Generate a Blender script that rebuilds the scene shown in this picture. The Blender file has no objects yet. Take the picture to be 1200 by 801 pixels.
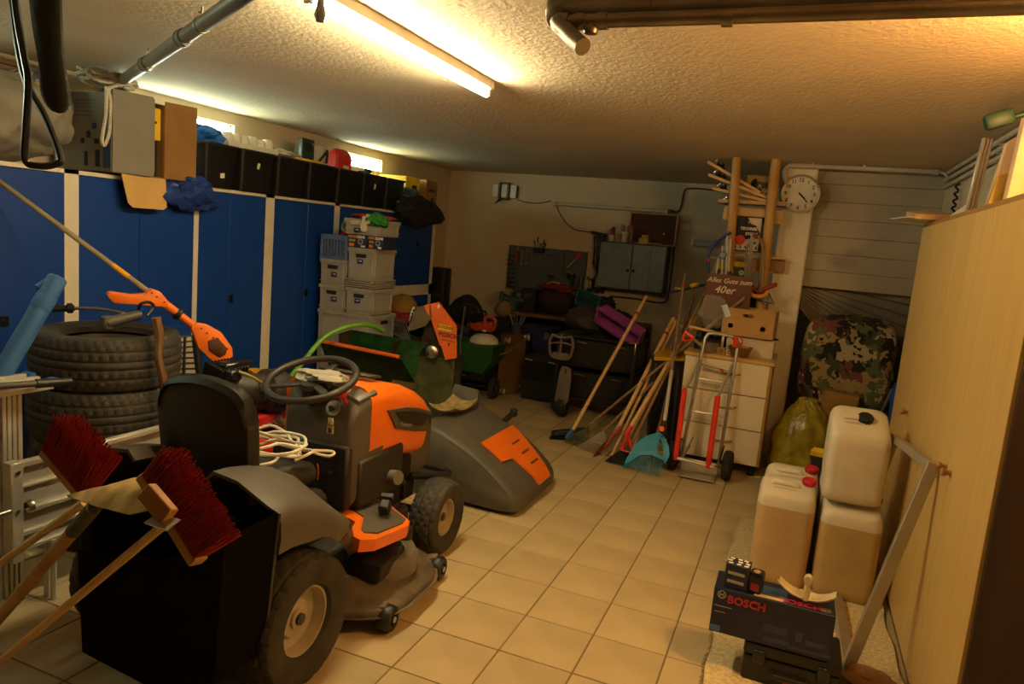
import bpy, bmesh, math, random
from mathutils import Vector, Matrix, Euler
random.seed(7)
C = bpy.context.scene.collection
PI = math.pi
def V(*a): return Vector(a)

# ---------------------------------------------------------------- camera
H = 1.7
FPX = 843.76
yaw, pit, rol = -0.37042306, 0.14494615, -0.08786699
_f = V(math.sin(yaw), math.cos(yaw), 0); _r = V(math.cos(yaw), -math.sin(yaw), 0); _u = V(0, 0, 1)
_f2 = _f*math.cos(pit) - _u*math.sin(pit); _u2 = _u*math.cos(pit) + _f*math.sin(pit)
CR = _r*math.cos(rol) - _u2*math.sin(rol); CU = _u2*math.cos(rol) + _r*math.sin(rol); CF = _f2
CAM = V(0, 0, H)
cd = bpy.data.cameras.new('camera'); co = bpy.data.objects.new('camera', cd); C.objects.link(co)
m4 = Matrix((CR, CU, -CF)).transposed().to_4x4(); m4.translation = CAM
co.matrix_world = m4
cd.sensor_width = 36; cd.lens = FPX/1200*36; cd.clip_start = .05
cd.dof.use_dof = False
bpy.context.scene.camera = co
def P(x, y, X=None, Y=None, Z=None):
    """real-world point seen at photo pixel (x,y) on the plane X=, Y= or Z="""
    d = CR*((x-600)/FPX) - CU*((y-400.5)/FPX) + CF
    if X is not None: t = X/d.x
    elif Y is not None: t = Y/d.y
    else: t = (Z-H)/d.z
    return CAM + d*t

# ---------------------------------------------------------------- world, lights, exposure
w = bpy.data.worlds.new('world'); bpy.context.scene.world = w; w.use_nodes = True
w.node_tree.nodes['Background'].inputs[0].default_value = (.80, .9, 1, 1)
w.node_tree.nodes['Background'].inputs[1].default_value = .3
vs = bpy.context.scene.view_settings
vs.view_transform = 'Standard'; vs.look = 'None'; vs.gamma = 1; vs.use_curve_mapping = False
vs.exposure = -0.12
TUBE_E = 235.0      # fluorescent tube emission
PANE_E = 42.0       # daylight seen through the cellar windows
BULB_W = 85.0       # warm lamp by the wardrobe (out of frame)

# ---------------------------------------------------------------- helpers
def thing(name, label, cat, loc=(0, 0, 0), rotz=0, group=None, rot=None):
    o = bpy.data.objects.new(name, None); C.objects.link(o)
    o.empty_display_size = .1
    o.location = loc; o.rotation_euler = rot if rot else (0, 0, rotz)
    o['label'] = label; o['category'] = cat
    if group: o['group'] = group
    return o
def tag(o, label, cat, group=None):
    o['label'] = label; o['category'] = cat
    if group: o['group'] = group
    return o
def world_mat(o):
    m = o.matrix_basis.copy()
    while o.parent: o = o.parent; m = o.matrix_basis @ m
    return m
def rotmat(a, b=None):
    """matrix with z axis along a (b hints x)"""
    a = Vector(a).normalized()
    b = Vector(b) if b else (V(0, 0, 1) if abs(a.z) < .95 else V(1, 0, 0))
    x = b - a*b.dot(a); x.normalize(); y = a.cross(x)
    return Matrix((x, y, a)).transposed()
class MB:
    def __init__(s): s.bm = bmesh.new()
    def _add(s, bm2, mat=None):
        if mat is not None: bm2.transform(mat)
        me = bpy.data.meshes.new('t'); bm2.to_mesh(me); bm2.free(); s.bm.from_mesh(me); bpy.data.meshes.remove(me); return s
    def box(s, c, d, rot=None, bev=0, seg=1, taper=None):
        b = bmesh.new(); bmesh.ops.create_cube(b, size=1)
        for v in b.verts:
            if taper and v.co.z < 0: v.co.x *= taper; v.co.y *= taper
            v.co = V(v.co.x*d[0], v.co.y*d[1], v.co.z*d[2])
        if bev: bmesh.ops.bevel(b, geom=b.edges[:], offset=bev, segments=seg, affect='EDGES', profile=.5)
        m = Matrix.Translation(c)
        if rot is not None: m = m @ (rot.to_4x4() if isinstance(rot, Matrix) else Euler(rot).to_matrix().to_4x4())
        return s._add(b, m)
    def cyl(s, p0, p1, r0, r1=None, n=12, caps=True):
        p0 = Vector(p0); p1 = Vector(p1); r1 = r0 if r1 is None else r1
        b = bmesh.new(); bmesh.ops.create_cone(b, cap_ends=caps, segments=n, radius1=max(r0,1e-4), radius2=max(r1,1e-4), depth=(p1-p0).length)
        m = rotmat(p1-p0).to_4x4(); m.translation = (p0+p1)/2
        return s._add(b, m)
    def tube(s, pts, r, n=8, closed=False):
        pts = [Vector(p) for p in pts]; N = len(pts); rings = []
        rr = r if isinstance(r, (list, tuple)) else [r]*N
        prev = None
        for i, p in enumerate(pts):
            if closed: t = pts[(i+1) % N]-pts[i-1]
            else: t = pts[min(i+1, N-1)]-pts[max(i-1, 0)]
            t.normalize()
            if prev is None: x = rotmat(t).col[0]
            else:
                x = prev - t*prev.dot(t)
                if x.length < 1e-6: x = rotmat(t).col[0]
            x = Vector(x).normalized(); prev = x; y = t.cross(x)
            rings.append([s.bm.verts.new(p + (x*math.cos(2*PI*k/n)+y*math.sin(2*PI*k/n))*rr[i]) for k in range(n)])
        for i in range(N if closed else N-1):
            a = rings[i]; b2 = rings[(i+1) % N]
            for k in range(n): s.bm.faces.new((a[k], a[(k+1) % n], b2[(k+1) % n], b2[k]))
        if not closed:
            s.bm.faces.new(rings[0][::-1]); s.bm.faces.new(rings[-1])
        return s
    def lathe(s, prof, c=(0, 0, 0), axis=(0, 0, 1), n=24, hint=None):
        m = rotmat(axis, hint).to_4x4(); m.translation = c
        rings = []
        for r, z in prof:
            if r < 1e-5: rings.append([s.bm.verts.new(m @ V(0, 0, z))])
            else: rings.append([s.bm.verts.new(m @ V(r*math.cos(2*PI*k/n), r*math.sin(2*PI*k/n), z)) for k in range(n)])
        for a, b in zip(rings, rings[1:]):
            for k in range(n):
                k2 = (k+1) % n
                if len(a) == 1 and len(b) == 1: continue
                if len(a) == 1: s.bm.faces.new((a[0], b[k], b[k2]))
                elif len(b) == 1: s.bm.faces.new((a[k], a[k2], b[0]))
                else: s.bm.faces.new((a[k], a[k2], b[k2], b[k]))
        return s
    def prism(s, poly, t, m=None, bev=0):
        """poly in xy, extruded 0..t along z, then matrix m"""
        b = bmesh.new(); f = b.faces.new([b.verts.new((p[0], p[1], 0)) for p in poly])
        r = bmesh.ops.extrude_face_region(b, geom=[f])
        for v in r['geom']:
            if isinstance(v, bmesh.types.BMVert): v.co.z += t
        bmesh.ops.recalc_face_normals(b, faces=b.faces[:])
        if bev: bmesh.ops.bevel(b, geom=b.edges[:], offset=bev, segments=2, affect='EDGES', profile=.5)
        return s._add(b, m)
    def ball(s, c, r, nu=16, nv=10, jit=0, rot=None):
        b = bmesh.new(); bmesh.ops.create_uvsphere(b, u_segments=nu, v_segments=nv, radius=1)
        r = r if isinstance(r, (list, tuple)) else (r, r, r)
        for v in b.verts:
            k = 1 + (random.uniform(-jit, jit) if jit else 0)
            v.co = V(v.co.x*r[0]*k, v.co.y*r[1]*k, v.co.z*r[2]*k)
        m = Matrix.Translation(c)
        if rot is not None: m = m @ Euler(rot).to_matrix().to_4x4()
        return s._add(b, m)
    def loft(s, secs, caps=True, closed=True):
        """list of rings (same count) of points"""
        R = [[s.bm.verts.new(p) for p in q] for q in secs]; n = len(R[0])
        for a, b in zip(R, R[1:]):
            for k in range(n if closed else n-1): s.bm.faces.new((a[k], a[(k+1) % n], b[(k+1) % n], b[k]))
        if caps and closed: s.bm.faces.new(R[0][::-1]); s.bm.faces.new(R[-1])
        return s
    def grid(s, fn, nu, nv, thick=0):
        G = [[s.bm.verts.new(fn(i/nu, j/nv)) for j in range(nv+1)] for i in range(nu+1)]
        fs = [s.bm.faces.new((G[i][j], G[i+1][j], G[i+1][j+1], G[i][j+1])) for i in range(nu) for j in range(nv)]
        if thick:
            bmesh.ops.recalc_face_normals(s.bm, faces=fs)
            bmesh.ops.solidify(s.bm, geom=fs, thickness=thick)
        return s
    def build(s, name, mat, parent=None, wld=False, smooth=True, sub=0, ang=38):
        bm = s.bm
        bmesh.ops.recalc_face_normals(bm, faces=bm.faces[:])
        if wld and parent: bm.transform(world_mat(parent).inverted())
        elif wld is not False and wld is not True: bm.transform(wld)
        me = bpy.data.meshes.new(name)
        if smooth:
            bm.normal_update()
            for f in bm.faces: f.smooth = True
            for e in bm.edges:
                if len(e.link_faces) == 2 and e.calc_face_angle(0) > math.radians(ang): e.smooth = False
        bm.to_mesh(me); bm.free()
        o = bpy.data.objects.new(name, me); C.objects.link(o)
        if mat: me.materials.append(mat)
        if parent: o.parent = parent
        if sub:
            md = o.modifiers.new('s', 'SUBSURF'); md.levels = sub; md.render_levels = sub
        return o
def solo(o, label, cat, group=None):
    """give a world-built single mesh an origin at its base"""
    me = o.data; xs = [v.co for v in me.vertices]
    c = V((min(v.x for v in xs)+max(v.x for v in xs))/2, (min(v.y for v in xs)+max(v.y for v in xs))/2, min(v.z for v in xs))
    me.transform(Matrix.Translation(-c)); o.location = c
    return tag(o, label, cat, group)
def kids(o): return [c for c in C.objects if c.parent == o]
def dup(root, loc, rotz=0, label=None, group=None, rot=None):
    ch = [(k, kids(k)) for k in kids(root)]
    r = root.copy(); C.objects.link(r); r.location = loc; r.rotation_euler = rot if rot else (0, 0, rotz)
    if label: r['label'] = label
    if group: r['group'] = group
    for k, gs in ch:
        c = k.copy(); C.objects.link(c); c.parent = r
        for g in gs:
            d = g.copy(); C.objects.link(d); d.parent = c
    return r
def struct(o): o['kind'] = 'structure'; return o
def arc(c, r, a0, a1, n, ax=(1, 0, 0), ay=(0, 0, 1)):
    ax = Vector(ax); ay = Vector(ay); c = Vector(c)
    return [c + ax*(r*math.cos(a0+(a1-a0)*i/n)) + ay*(r*math.sin(a0+(a1-a0)*i/n)) for i in range(n+1)]
def curve(pts, n=8):
    """catmull-rom through points"""
    pts = [Vector(p) for p in pts]; out = []
    for i in range(len(pts)-1):
        p0 = pts[max(i-1, 0)]; p1 = pts[i]; p2 = pts[i+1]; p3 = pts[min(i+2, len(pts)-1)]
        for k in range(n):
            t = k/n
            out.append(.5*((2*p1)+(p2-p0)*t+(2*p0-5*p1+4*p2-p3)*t*t+(3*p1-p0-3*p2+p3)*t**3))
    out.append(pts[-1]); return out
def text(name, body, size, mat, parent, loc, xdir, ydir, shear=0, bold=0, ext=.0008, align='CENTER'):
    cu = bpy.data.curves.new(name, 'FONT'); cu.body = body; cu.size = size; cu.shear = shear; cu.offset = bold
    cu.align_x = align; cu.align_y = 'CENTER'; cu.extrude = ext; cu.resolution_u = 2
    t = bpy.data.objects.new('t', cu); C.objects.link(t)
    bpy.context.view_layer.update()
    me = bpy.data.meshes.new_from_object(t.evaluated_get(bpy.context.evaluated_depsgraph_get()))
    bpy.data.objects.remove(t); bpy.data.curves.remove(cu)
    x = Vector(xdir).normalized(); y = Vector(ydir); y = (y-x*y.dot(x)).normalized(); z = x.cross(y)
    m = Matrix((x, y, z)).transposed().to_4x4(); m.translation = Vector(loc)
    me.transform(m)
    me.materials.clear(); me.materials.append(mat); me.name = name
    o = bpy.data.objects.new(name, me); C.objects.link(o); o.parent = parent
    return o

# ---------------------------------------------------------------- materials
def M(name, col, rough=.55, metal=0, var=.12, scale=9, bump=0, bscale=60, emit=0, spec=.5, trans=0, alpha=1, rnd=0, coat=0, sub=0, ior=1.45):
    m = bpy.data.materials.new(name); m.use_nodes = True; nt = m.node_tree; N = nt.nodes; L = nt.links
    b = N['Principled BSDF']
    b.inputs['Roughness'].default_value = rough; b.inputs['Metallic'].default_value = metal
    b.inputs['Specular IOR Level'].default_value = spec; b.inputs['IOR'].default_value = ior
    b.inputs['Transmission Weight'].default_value = trans; b.inputs['Alpha'].default_value = alpha
    b.inputs['Coat Weight'].default_value = coat
    tc = N.new('ShaderNodeTexCoord')
    nz = N.new('ShaderNodeTexNoise'); nz.inputs['Scale'].default_value = scale; nz.inputs['Detail'].default_value = 4
    L.new(tc.outputs['Object'], nz.inputs['Vector'])
    mx = N.new('ShaderNodeMix'); mx.data_type = 'RGBA'
    c = Vector(col)
    mx.inputs[6].default_value = (*(c*(1-var)), 1); mx.inputs[7].default_value = (*[min(1, x*(1+var)) for x in c], 1)
    rp = N.new('ShaderNodeMapRange'); rp.inputs[1].default_value = .3; rp.inputs[2].default_value = .7
    L.new(nz.outputs[0], rp.inputs[0]); L.new(rp.outputs[0], mx.inputs[0])
    out = mx.outputs[2]
    if rnd:
        oi = N.new('ShaderNodeObjectInfo'); hs = N.new('ShaderNodeHueSaturation')
        mr = N.new('ShaderNodeMapRange'); mr.inputs[3].default_value = 1-rnd; mr.inputs[4].default_value = 1+rnd
        L.new(oi.outputs['Random'], mr.inputs[0]); L.new(mr.outputs[0], hs.inputs['Value']); L.new(out, hs.inputs['Color']); out = hs.outputs[0]
    L.new(out, b.inputs['Base Color'])
    m['c'] = 1
    if bump:
        n2 = N.new('ShaderNodeTexNoise'); n2.inputs['Scale'].default_value = bscale; n2.inputs['Detail'].default_value = 3
        L.new(tc.outputs['Object'], n2.inputs['Vector'])
        bp = N.new('ShaderNodeBump'); bp.inputs['Strength'].default_value = bump; bp.inputs['Distance'].default_value = .02
        L.new(n2.outputs[0], bp.inputs['Height']); L.new(bp.outputs[0], b.inputs['Normal'])
    if emit:
        b.inputs['Emission Color'].default_value = (*col, 1); b.inputs['Emission Strength'].default_value = emit
    return m
def wood(name, c1, c2, scale=(30, 30, 2), rough=.5, rnd=0):
    m = M(name, c1, rough, rnd=0); nt = m.node_tree; N = nt.nodes; L = nt.links
    nz = [n for n in N if n.type == 'TEX_NOISE'][0]; tc = [n for n in N if n.type == 'TEX_COORD'][0]
    mp = N.new('ShaderNodeMapping'); mp.inputs['Scale'].default_value = scale
    L.new(tc.outputs['Object'], mp.inputs[0]); L.new(mp.outputs[0], nz.inputs['Vector']); nz.inputs['Scale'].default_value = 1; nz.inputs['Detail'].default_value = 6
    mx = [n for n in N if n.type == 'MIX'][0]; mx.inputs[6].default_value = (*c1, 1); mx.inputs[7].default_value = (*c2, 1)
    return m
def patches(name, cols, scale=6, rough=.9, bump=0):
    """hard-edged colour patches (camouflage, printed cloth)"""
    m = M(name, cols[0], rough, bump=bump); nt = m.node_tree; N = nt.nodes; L = nt.links
    tc = [n for n in N if n.type == 'TEX_COORD'][0]
    nz = N.new('ShaderNodeTexNoise'); nz.inputs['Scale'].default_value = scale*2; nz.inputs['Detail'].default_value = 1
    ad = N.new('ShaderNodeVectorMath'); ad.operation = 'MULTIPLY_ADD'; ad.inputs[1].default_value = (.25, .25, .25)
    L.new(tc.outputs['Object'], nz.inputs['Vector']); L.new(nz.outputs[1], ad.inputs[0]); L.new(tc.outputs['Object'], ad.inputs[2])
    vo = N.new('ShaderNodeTexVoronoi'); vo.inputs['Scale'].default_value = scale; L.new(ad.outputs[0], vo.inputs['Vector'])
    sp = N.new('ShaderNodeSeparateColor'); L.new(vo.outputs['Color'], sp.inputs[0])
    cr = N.new('ShaderNodeValToRGB'); cr.color_ramp.interpolation = 'CONSTANT'
    while len(cr.color_ramp.elements) < len(cols): cr.color_ramp.elements.new(.5)
    for i, c in enumerate(cols):
        e = cr.color_ramp.elements[i]; e.position = i/len(cols); e.color = (*c, 1)
    L.new(sp.outputs[0], cr.inputs[0]); L.new(cr.outputs[0], N['Principled BSDF'].inputs['Base Color'])
    return m
black = M('black_plastic', (.012, .011, .010), .45)
blackm = M('black_matte', (.014, .013, .012), .8, bump=.1)
blackg = M('black_gloss', (.01, .01, .01), .25)
darkgrey = M('dark_grey_plastic', (.06, .054, .045), .5)
midgrey = M('mid_grey_plastic', (.12, .105, .085), .5, bump=.08, bscale=300)
rubber = M('rubber', (.022, .020, .017), .75, var=.3, bump=.15, bscale=80)
tire_m = M('tire_rubber', (.034, .029, .022), .72, var=.3, bump=.15, bscale=80)
steel = M('steel', (.5, .48, .44), .35, 1, var=.2)
galv = M('galvanised', (.24, .20, .145), .45, 1, var=.3, scale=5)
alu = M('aluminium', (.58, .54, .46), .42, .45, var=.12)
chrome = M('chrome', (.75, .73, .7), .2, 1)
white = M('white_paint', (.75, .72, .65), .55)
cream = M('cream_laminate', (.78, .72, .58), .4, var=.04)
greyplas = M('grey_crate_plastic', (.36, .345, .30), .5, var=.08)
orange = M('orange_plastic', (.85, .16, .012), .35, var=.08)
red = M('red_plastic', (.6, .02, .012), .4)
redd = M('red_bristle', (.26, .008, .010), .85, var=.3, scale=60)
blue = M('blue_plastic', (.02, .08, .35), .45)
tealb = M('teal_blue_plastic', (.015, .23, .40), .4)
green = M('green_paint', (.02, .11, .022), .55, var=.45, scale=14)
limeg = M('lime_hose', (.17, .42, .04), .4)
yellow = M('yellow_card', (.8, .52, .02), .6)
purple = M('purple_plastic', (.30, .06, .30), .5)
card = M('cardboard', (.46, .27, .09), .85, var=.1, scale=5)
cardd = M('brown_cardboard', (.27, .135, .035), .85, var=.12, scale=5)
gcard = M('grey_printed_card', (.20, .185, .145), .7, var=.07)
ashw = wood('ash_handle_wood', (.72, .48, .20), (.62, .38, .14), (25, 25, 3))
oldw = wood('weathered_handle_wood', (.22, .13, .06), (.32, .20, .10), (30, 30, 3))
pine = wood('pine_wood', (.46, .25, .075), (.33, .15, .04), (14, 14, 3))
beech = wood('beech_laminate', (.62, .40, .13), (.54, .34, .10), (18, 18, .8), .4)
browns = wood('brown_board', (.10, .045, .02), (.14, .065, .03), (4, 40, 4))
darkw_shade = wood('dark_wood_and_shaded_panel', (.028, .012, .006), (.045, .02, .01), (12, 12, 1), .5)
printw = M('print_white', (.8, .76, .68), .7)
printk = M('print_black', (.02, .02, .02), .7)
# ================================================================= structure
XL, XR, YB, ZC, YN = -4.5, .96, 8.8, 2.5, -3.6
tile_m = M('floor_tile', (.47, .365, .19), .45, var=.13, scale=3.2, bump=.05, bscale=40, rnd=.06)
grout = M('grout', (.20, .145, .075), .9)
col_m = M('white_column_paint', (.80, .72, .56), .85, var=.05, scale=3, bump=.2, bscale=60)
front_dark_m = M('unseen_dark_front_wall', (.05, .035, .025), .6)  # unseen front wall, made dark to cut the fill light
wall_m = M('plaster_wall', (.58, .475, .32), .9, var=.07, scale=2.5, bump=.25, bscale=70)
ceil_m = M('rough_ceiling_plaster', (.69, .585, .42), .92, var=.06, scale=2, bump=.3, bscale=45)
board_m = M('painted_shutter_concrete', (.44, .385, .29), .9, var=.1, scale=3, bump=.3, bscale=60)
fl = struct(MB().box(((XL+XR)/2, (YN+YB)/2, -.054), (XR-XL+.4, YB-YN+.4, .1)).build('floor', grout, smooth=False))
T = .32; x0 = -.313; y0 = 2.292
cells = []
for i in range(-14, 5):
    for j in range(-19, 21):
        cx = x0+T*(i+.5); cy = y0+T*(j+.5)
        if cx+.16 < XL or cx-.16 > XR or cy-.16 > YB or cy < YN: continue
        d = V(cx, cy, 0)-CAM; z = d.dot(CF)
        vis = False
        if z > .2:
            u = 600+FPX*d.dot(CR)/z; v = 400.5-FPX*d.dot(CU)/z
            vis = -40 < u < 1240 and -40 < v < 860
        cells.append((not vis, d.length, cx, cy))
cells.sort()
tb = MB().box((0, 0, -.006), (T-.007, T-.007, .012), bev=.0015)
tile0 = tb.build('floor_tile', tile_m, fl, smooth=False)
rest = MB()
for k, (nv, dl, cx, cy) in enumerate(cells):
    if k >= 290 or nv:
        rest.box((cx, cy, -.006), (T-.007, T-.007, .012)); continue
    o = tile0 if k == 0 else tile0.copy()
    if k: C.objects.link(o); o.parent = fl
    o.location = (cx, cy, random.uniform(-.0008, .0004))
ro = rest.build('far_floor_tiles', tile_m, fl, smooth=False); ro['kind'] = 'stuff'

struct(MB().box(((XL+XR)/2, (YN+YB)/2, ZC+.1), (XR-XL+.8, YB-YN+.8, .2)).build('ceiling', ceil_m, smooth=False))
struct(MB().box(((XL+XR)/2, YB+.1, ZC/2), (XR-XL+.4, .2, ZC)).build('wall_back', wall_m, smooth=False))
struct(MB().box(((XL+XR)/2, YN-.1, ZC/2), (XR-XL+.4, .2, ZC)).build('wall_front', front_dark_m, smooth=False))
wr = struct(MB().box((XR+.1, (YN+YB)/2, ZC/2), (.2, YB-YN, ZC)).build('wall_right', wall_m, smooth=False))
# left wall pierced by cellar windows
wins = [(1.2, 2.1, 2.24, 2.42), (3.72, 4.83, 2.26, 2.405), (6.33, 7.10, 2.28, 2.41)]
lw = MB(); TW = .3
lw.box((XL-TW/2, (YN+YB)/2, 2.24/2), (TW, YB-YN, 2.24)); lw.box((XL-TW/2, (YN+YB)/2, (2.42+ZC)/2), (TW, YB-YN, ZC-2.42))
ys = [YN]+[v for q in wins for v in q[:2]]+[YB]
for a, b in zip(ys[::2], ys[1::2]): lw.box((XL-TW/2, (a+b)/2, 2.33), (TW, b-a, .18))
for a, b, z0, z1 in wins:
    if z0 > 2.24: lw.box((XL-TW/2, (a+b)/2, (2.24+z0)/2), (TW, b-a, z0-2.24))
    if z1 < 2.42: lw.box((XL-TW/2, (a+b)/2, (2.42+z1)/2), (TW, b-a, 2.42-z1))
struct(lw.build('wall_left', wall_m, smooth=False))
pane_m = M('daylit_frosted_pane', (.84, 1.0, .76), .3, var=0, emit=PANE_E)
for k, (a, b, z0, z1) in enumerate(wins):
    f = MB()
    for yy_ in (a+.008, b-.008): f.box((XL-.06, yy_, (z0+z1)/2), (.05, .016, z1-z0))
    for zz in (z0+.006, z1-.006): f.box((XL-.06, (a+b)/2, zz), (.05, b-a, .012))
    fo = struct(f.build('window_%d' % (k+1), white, smooth=False))
    MB().box((XL-.07, (a+b)/2, (z0+z1)/2), (.01, b-a-.03, z1-z0-.024)).build('pane', pane_m, fo, smooth=False)
# column and the wall beside it, cast against boards
struct(MB().box((-.1, 6.62, ZC/2), (.243, .24, ZC), bev=.012).build('wall_column', col_m, smooth=False))
sw = struct(MB().box(((.02+XR)/2, 6.78, (1.5+ZC)/2), (XR-.02, .2, ZC-1.5)).build('wall_stair', board_m, smooth=False))
zt = ZC
for k in range(7):
    h_ = .143
    MB().box(((.022+XR)/2, 6.66, zt-h_/2), (XR-.022, .045, h_-.002), bev=.0035).build('board', board_m, sw, smooth=False); zt -= h_
# winder stair soffit: boards fanning down and back from the column to the right wall
for k in range(12):
    p0, p1 = V(.028, 6.70+.012*k, 1.56-.022*k), V(.028, 6.70+.012*(k+.72), 1.56-.022*(k+.72))
    o0, o1 = V(XR-.004, 6.70+.11*k, 1.50-.105*k), V(XR-.004, 6.70+.11*(k+.78), 1.50-.105*(k+.78))
    up_ = V(0, .06, .03)
    MB().loft([[p0, p1, p1+up_, p0+up_], [o0, o1, o1+up_, o0+up_]]).build('soffit_board', board_m, sw, smooth=False)
struct(MB().box((-.1, 7.8, .75), (.1, 2.1, 1.5)).build('wall_stair_side', wall_m, smooth=False))
# ================================================================= lamps and pipes
lamp_m = M('fluorescent_tube_glow', (1.0, .83, .48), .3, var=0, emit=TUBE_E)
fx = -1.66
t = thing('ceiling_tube_light', 'long bare fluorescent tube light glowing on the ceiling', 'lamp', (fx, 2.85, ZC))
MB().box((0, 0, -.022), (.05, 1.55, .044), bev=.004).build('batten', white, t)
MB().cyl((0, -.73, -.075), (0, .73, -.075), .014, n=14).build('tube', lamp_m, t)
for s in (-1, 1): MB().box((0, s*.745, -.06), (.03, .02, .05), bev=.003).build('end_cap', white, t)
t = thing('lamp_holder', 'small grey starter lamp holder hanging at the near end of the tube light', 'lamp', P(376, 0, Y=2.12))
MB().cyl((0, 0, ZC-t.location.z), (0, 0, -.015), .012).lathe([(.012, 0), (.014, -.02), (.017, -.03), (.02, -.05), (.014, -.07), (0, -.072)]).build('holder', M('grey_glass', (.2, .2, .17), .2), t)
bulb = bpy.data.lights.new('warm_bulb', 'POINT'); bulb.energy = BULB_W; bulb.color = (1, .54, .17); bulb.shadow_soft_size = .05
bo = bpy.data.objects.new('warm_bulb', bulb); C.objects.link(bo); bo.location = (.80, 2.32, 2.33)
t = thing('pendant_bulb', 'bare bulb socket on the ceiling above the near wardrobe end', 'lamp', (.80, 2.32, 2.5))
MB().cyl((0, 0, 0), (0, 0, -.1), .02).build('socket', black, t)
# ================================================================= left wall: blue cabinets and what stands on them
blue_door = M('blue_laminate', (.003, .042, .25), .45, var=.07, scale=40)
carc = M('white_carcass', (.72, .66, .52), .55, var=.05)
CX, CZ = -4.0, 1.86
def lock(parent, x, y, z):
    MB().box((x+.004, y, z), (.008, .045, .06), bev=.003).cyl((x+.006, y, z), (x+.016, y, z), .013).build('lock_plate', blackg, parent, wld=True)
def cabinet(y0, y1, doors, label, locks=(), low=None):
    t = thing('storage_cabinet', label, 'cabinet', ((CX-4.48)/2, (y0+y1)/2, 0), group='row of blue cabinets along the left wall')
    b = MB()
    for y in (y0, y1): b.box(((CX-4.48)/2, y+(.008 if y == y0 else -.008), CZ/2), (.48, .016, CZ))
    b.box((-4.47, (y0+y1)/2, CZ/2), (.016, y1-y0, CZ)); b.box(((CX-4.48)/2, (y0+y1)/2, CZ-.009), (.48, y1-y0, .018)); b.box(((CX-4.48)/2, (y0+y1)/2, .06), (.48, y1-y0, .02))
    # white stiles and top rail of the front
    b.box((CX-.012, (y0+doors[0])/2, CZ/2), (.026, doors[0]-y0, CZ)); b.box((CX-.012, (y1+doors[-1])/2, CZ/2), (.026, y1-doors[-1], CZ))
    b.box((CX-.012, (y0+y1)/2, CZ-.012), (.026, y1-y0, .024)); b.box((CX-.012, (y0+y1)/2, .04), (.02, y1-y0, .08))
    if low: b.box((CX-.012, (y0+y1)/2, (low[0]+low[1])/2), (.026, y1-y0, low[0]-low[1]))
    b.build('carcass', carc, t, wld=True, smooth=False)
    spans = [(low[0], CZ-.026), (.085, low[1])] if low else [(.085, CZ-.026)]
    for a, c in zip(doors, doors[1:]):
        for z0, z1 in spans:
            MB().box((CX-.008, (a+c)/2, (z0+z1)/2), (.018, c-a-.004, z1-z0-.004), bev=.002).build('door', blue_door, t, wld=True, smooth=False)
    for y, z in locks: lock(t, CX, y, z)
    return t
cabinet(1.95, 3.01, (2.0, 2.485, 2.965), 'blue two-door cabinet nearest the camera, behind the stacked tires', [(2.615, 1.0)])
cabinet(3.01, 3.95, (3.055, 3.48, 3.93), 'blue two-door cabinet under the hanging cardboard flap')
cabinet(3.95, 4.71, (3.972, 4.272, 4.658), 'blue two-door cabinet with black lock, straight behind the steering wheel', [(4.305, 1.045)])
cabinet(4.71, 5.605, (4.757, 5.185, 5.565), 'blue two-door cabinet left of the grey crate stack, with black lock', [(5.2, 1.055)])
cabinet(5.605, 7.53, (5.645, 6.55, 7.46), 'blue cabinet at far end with white cross rail, behind the grey crates', [(7.126, 1.53)], low=(1.068, .95))

# --- seven black tubs on the cabinets
tubm = M('black_tub_plastic', (.016, .014, .012), .5, var=.2)
tagm = M('paper_tag', (.75, .70, .5), .7)
tub_y = [3.945, 4.30, 4.70, 5.10, 5.51, 5.92, 6.33, 6.71]
lab = ['at the near end of the row, blue cloth on top', 'with white tag, carrying pale cup trays', 'third from the near end of the row, without a tag', 'fourth in the row, black adapter on top', 'fifth in the row, under the red pouch', 'with a bent pale tag, second from the far end', 'with small square tag, at the far end of the row']
tags = {0: (.02, .09, .04, .035), 1: (.0, .2, .026, .045), 5: (.0, .2, .03, .05), 6: (.08, .08, .035, .035)}
for k in range(7):
    a, c = tub_y[k], tub_y[k+1]; m = (a+c)/2; hw = (c-a)/2-.006
    t = thing('storage_tub', 'open black plastic tub '+lab[k], 'tub', (-4.17, m, CZ), group='black tubs along the cabinet tops')
    def ring(sx, sy, z, r=.03):
        p = []
        for cx, cy, a0 in ((sx-r, sy-r, 0), (-sx+r, sy-r, PI/2), (-sx+r, -sy+r, PI), (sx-r, -sy+r, 1.5*PI)):
            p += [V(cx+r*math.cos(a0+i*PI/6), cy+r*math.sin(a0+i*PI/6), z) for i in range(4)]
        return p
    hx = .235
    b = MB(); b.loft([ring(hx-.035, hw-.034, .002), ring(hx-.006, hw-.016, .30), ring(hx-.006, hw-.016, .302)], caps=False)
    b.bm.faces.new([b.bm.verts.new(p) for p in ring(hx-.035, hw-.028, .002)][::-1])
    bmesh.ops.solidify(b.bm, geom=b.bm.faces[:], thickness=.004)
    b.build('body', tubm, t)
    b = MB(); q0, q1 = ring(hx+.005, hw-.003, .295), ring(hx-.012, hw-.02, .295); q2, q3 = ring(hx+.005, hw-.003, .31), ring(hx-.012, hw-.02, .31)
    b.loft([q0, q2, q3, q1, q0], caps=False); b.build('rim', tubm, t)
    if k in tags:
        dy, z, wy, hz = tags[k]
        MB().box((hx-.035+.029*z/.30+.004, dy, z), (.002, wy, hz), rot=(random.uniform(-.2, .2), .1, 0)).build('paper_tag', tagm, t)
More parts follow.
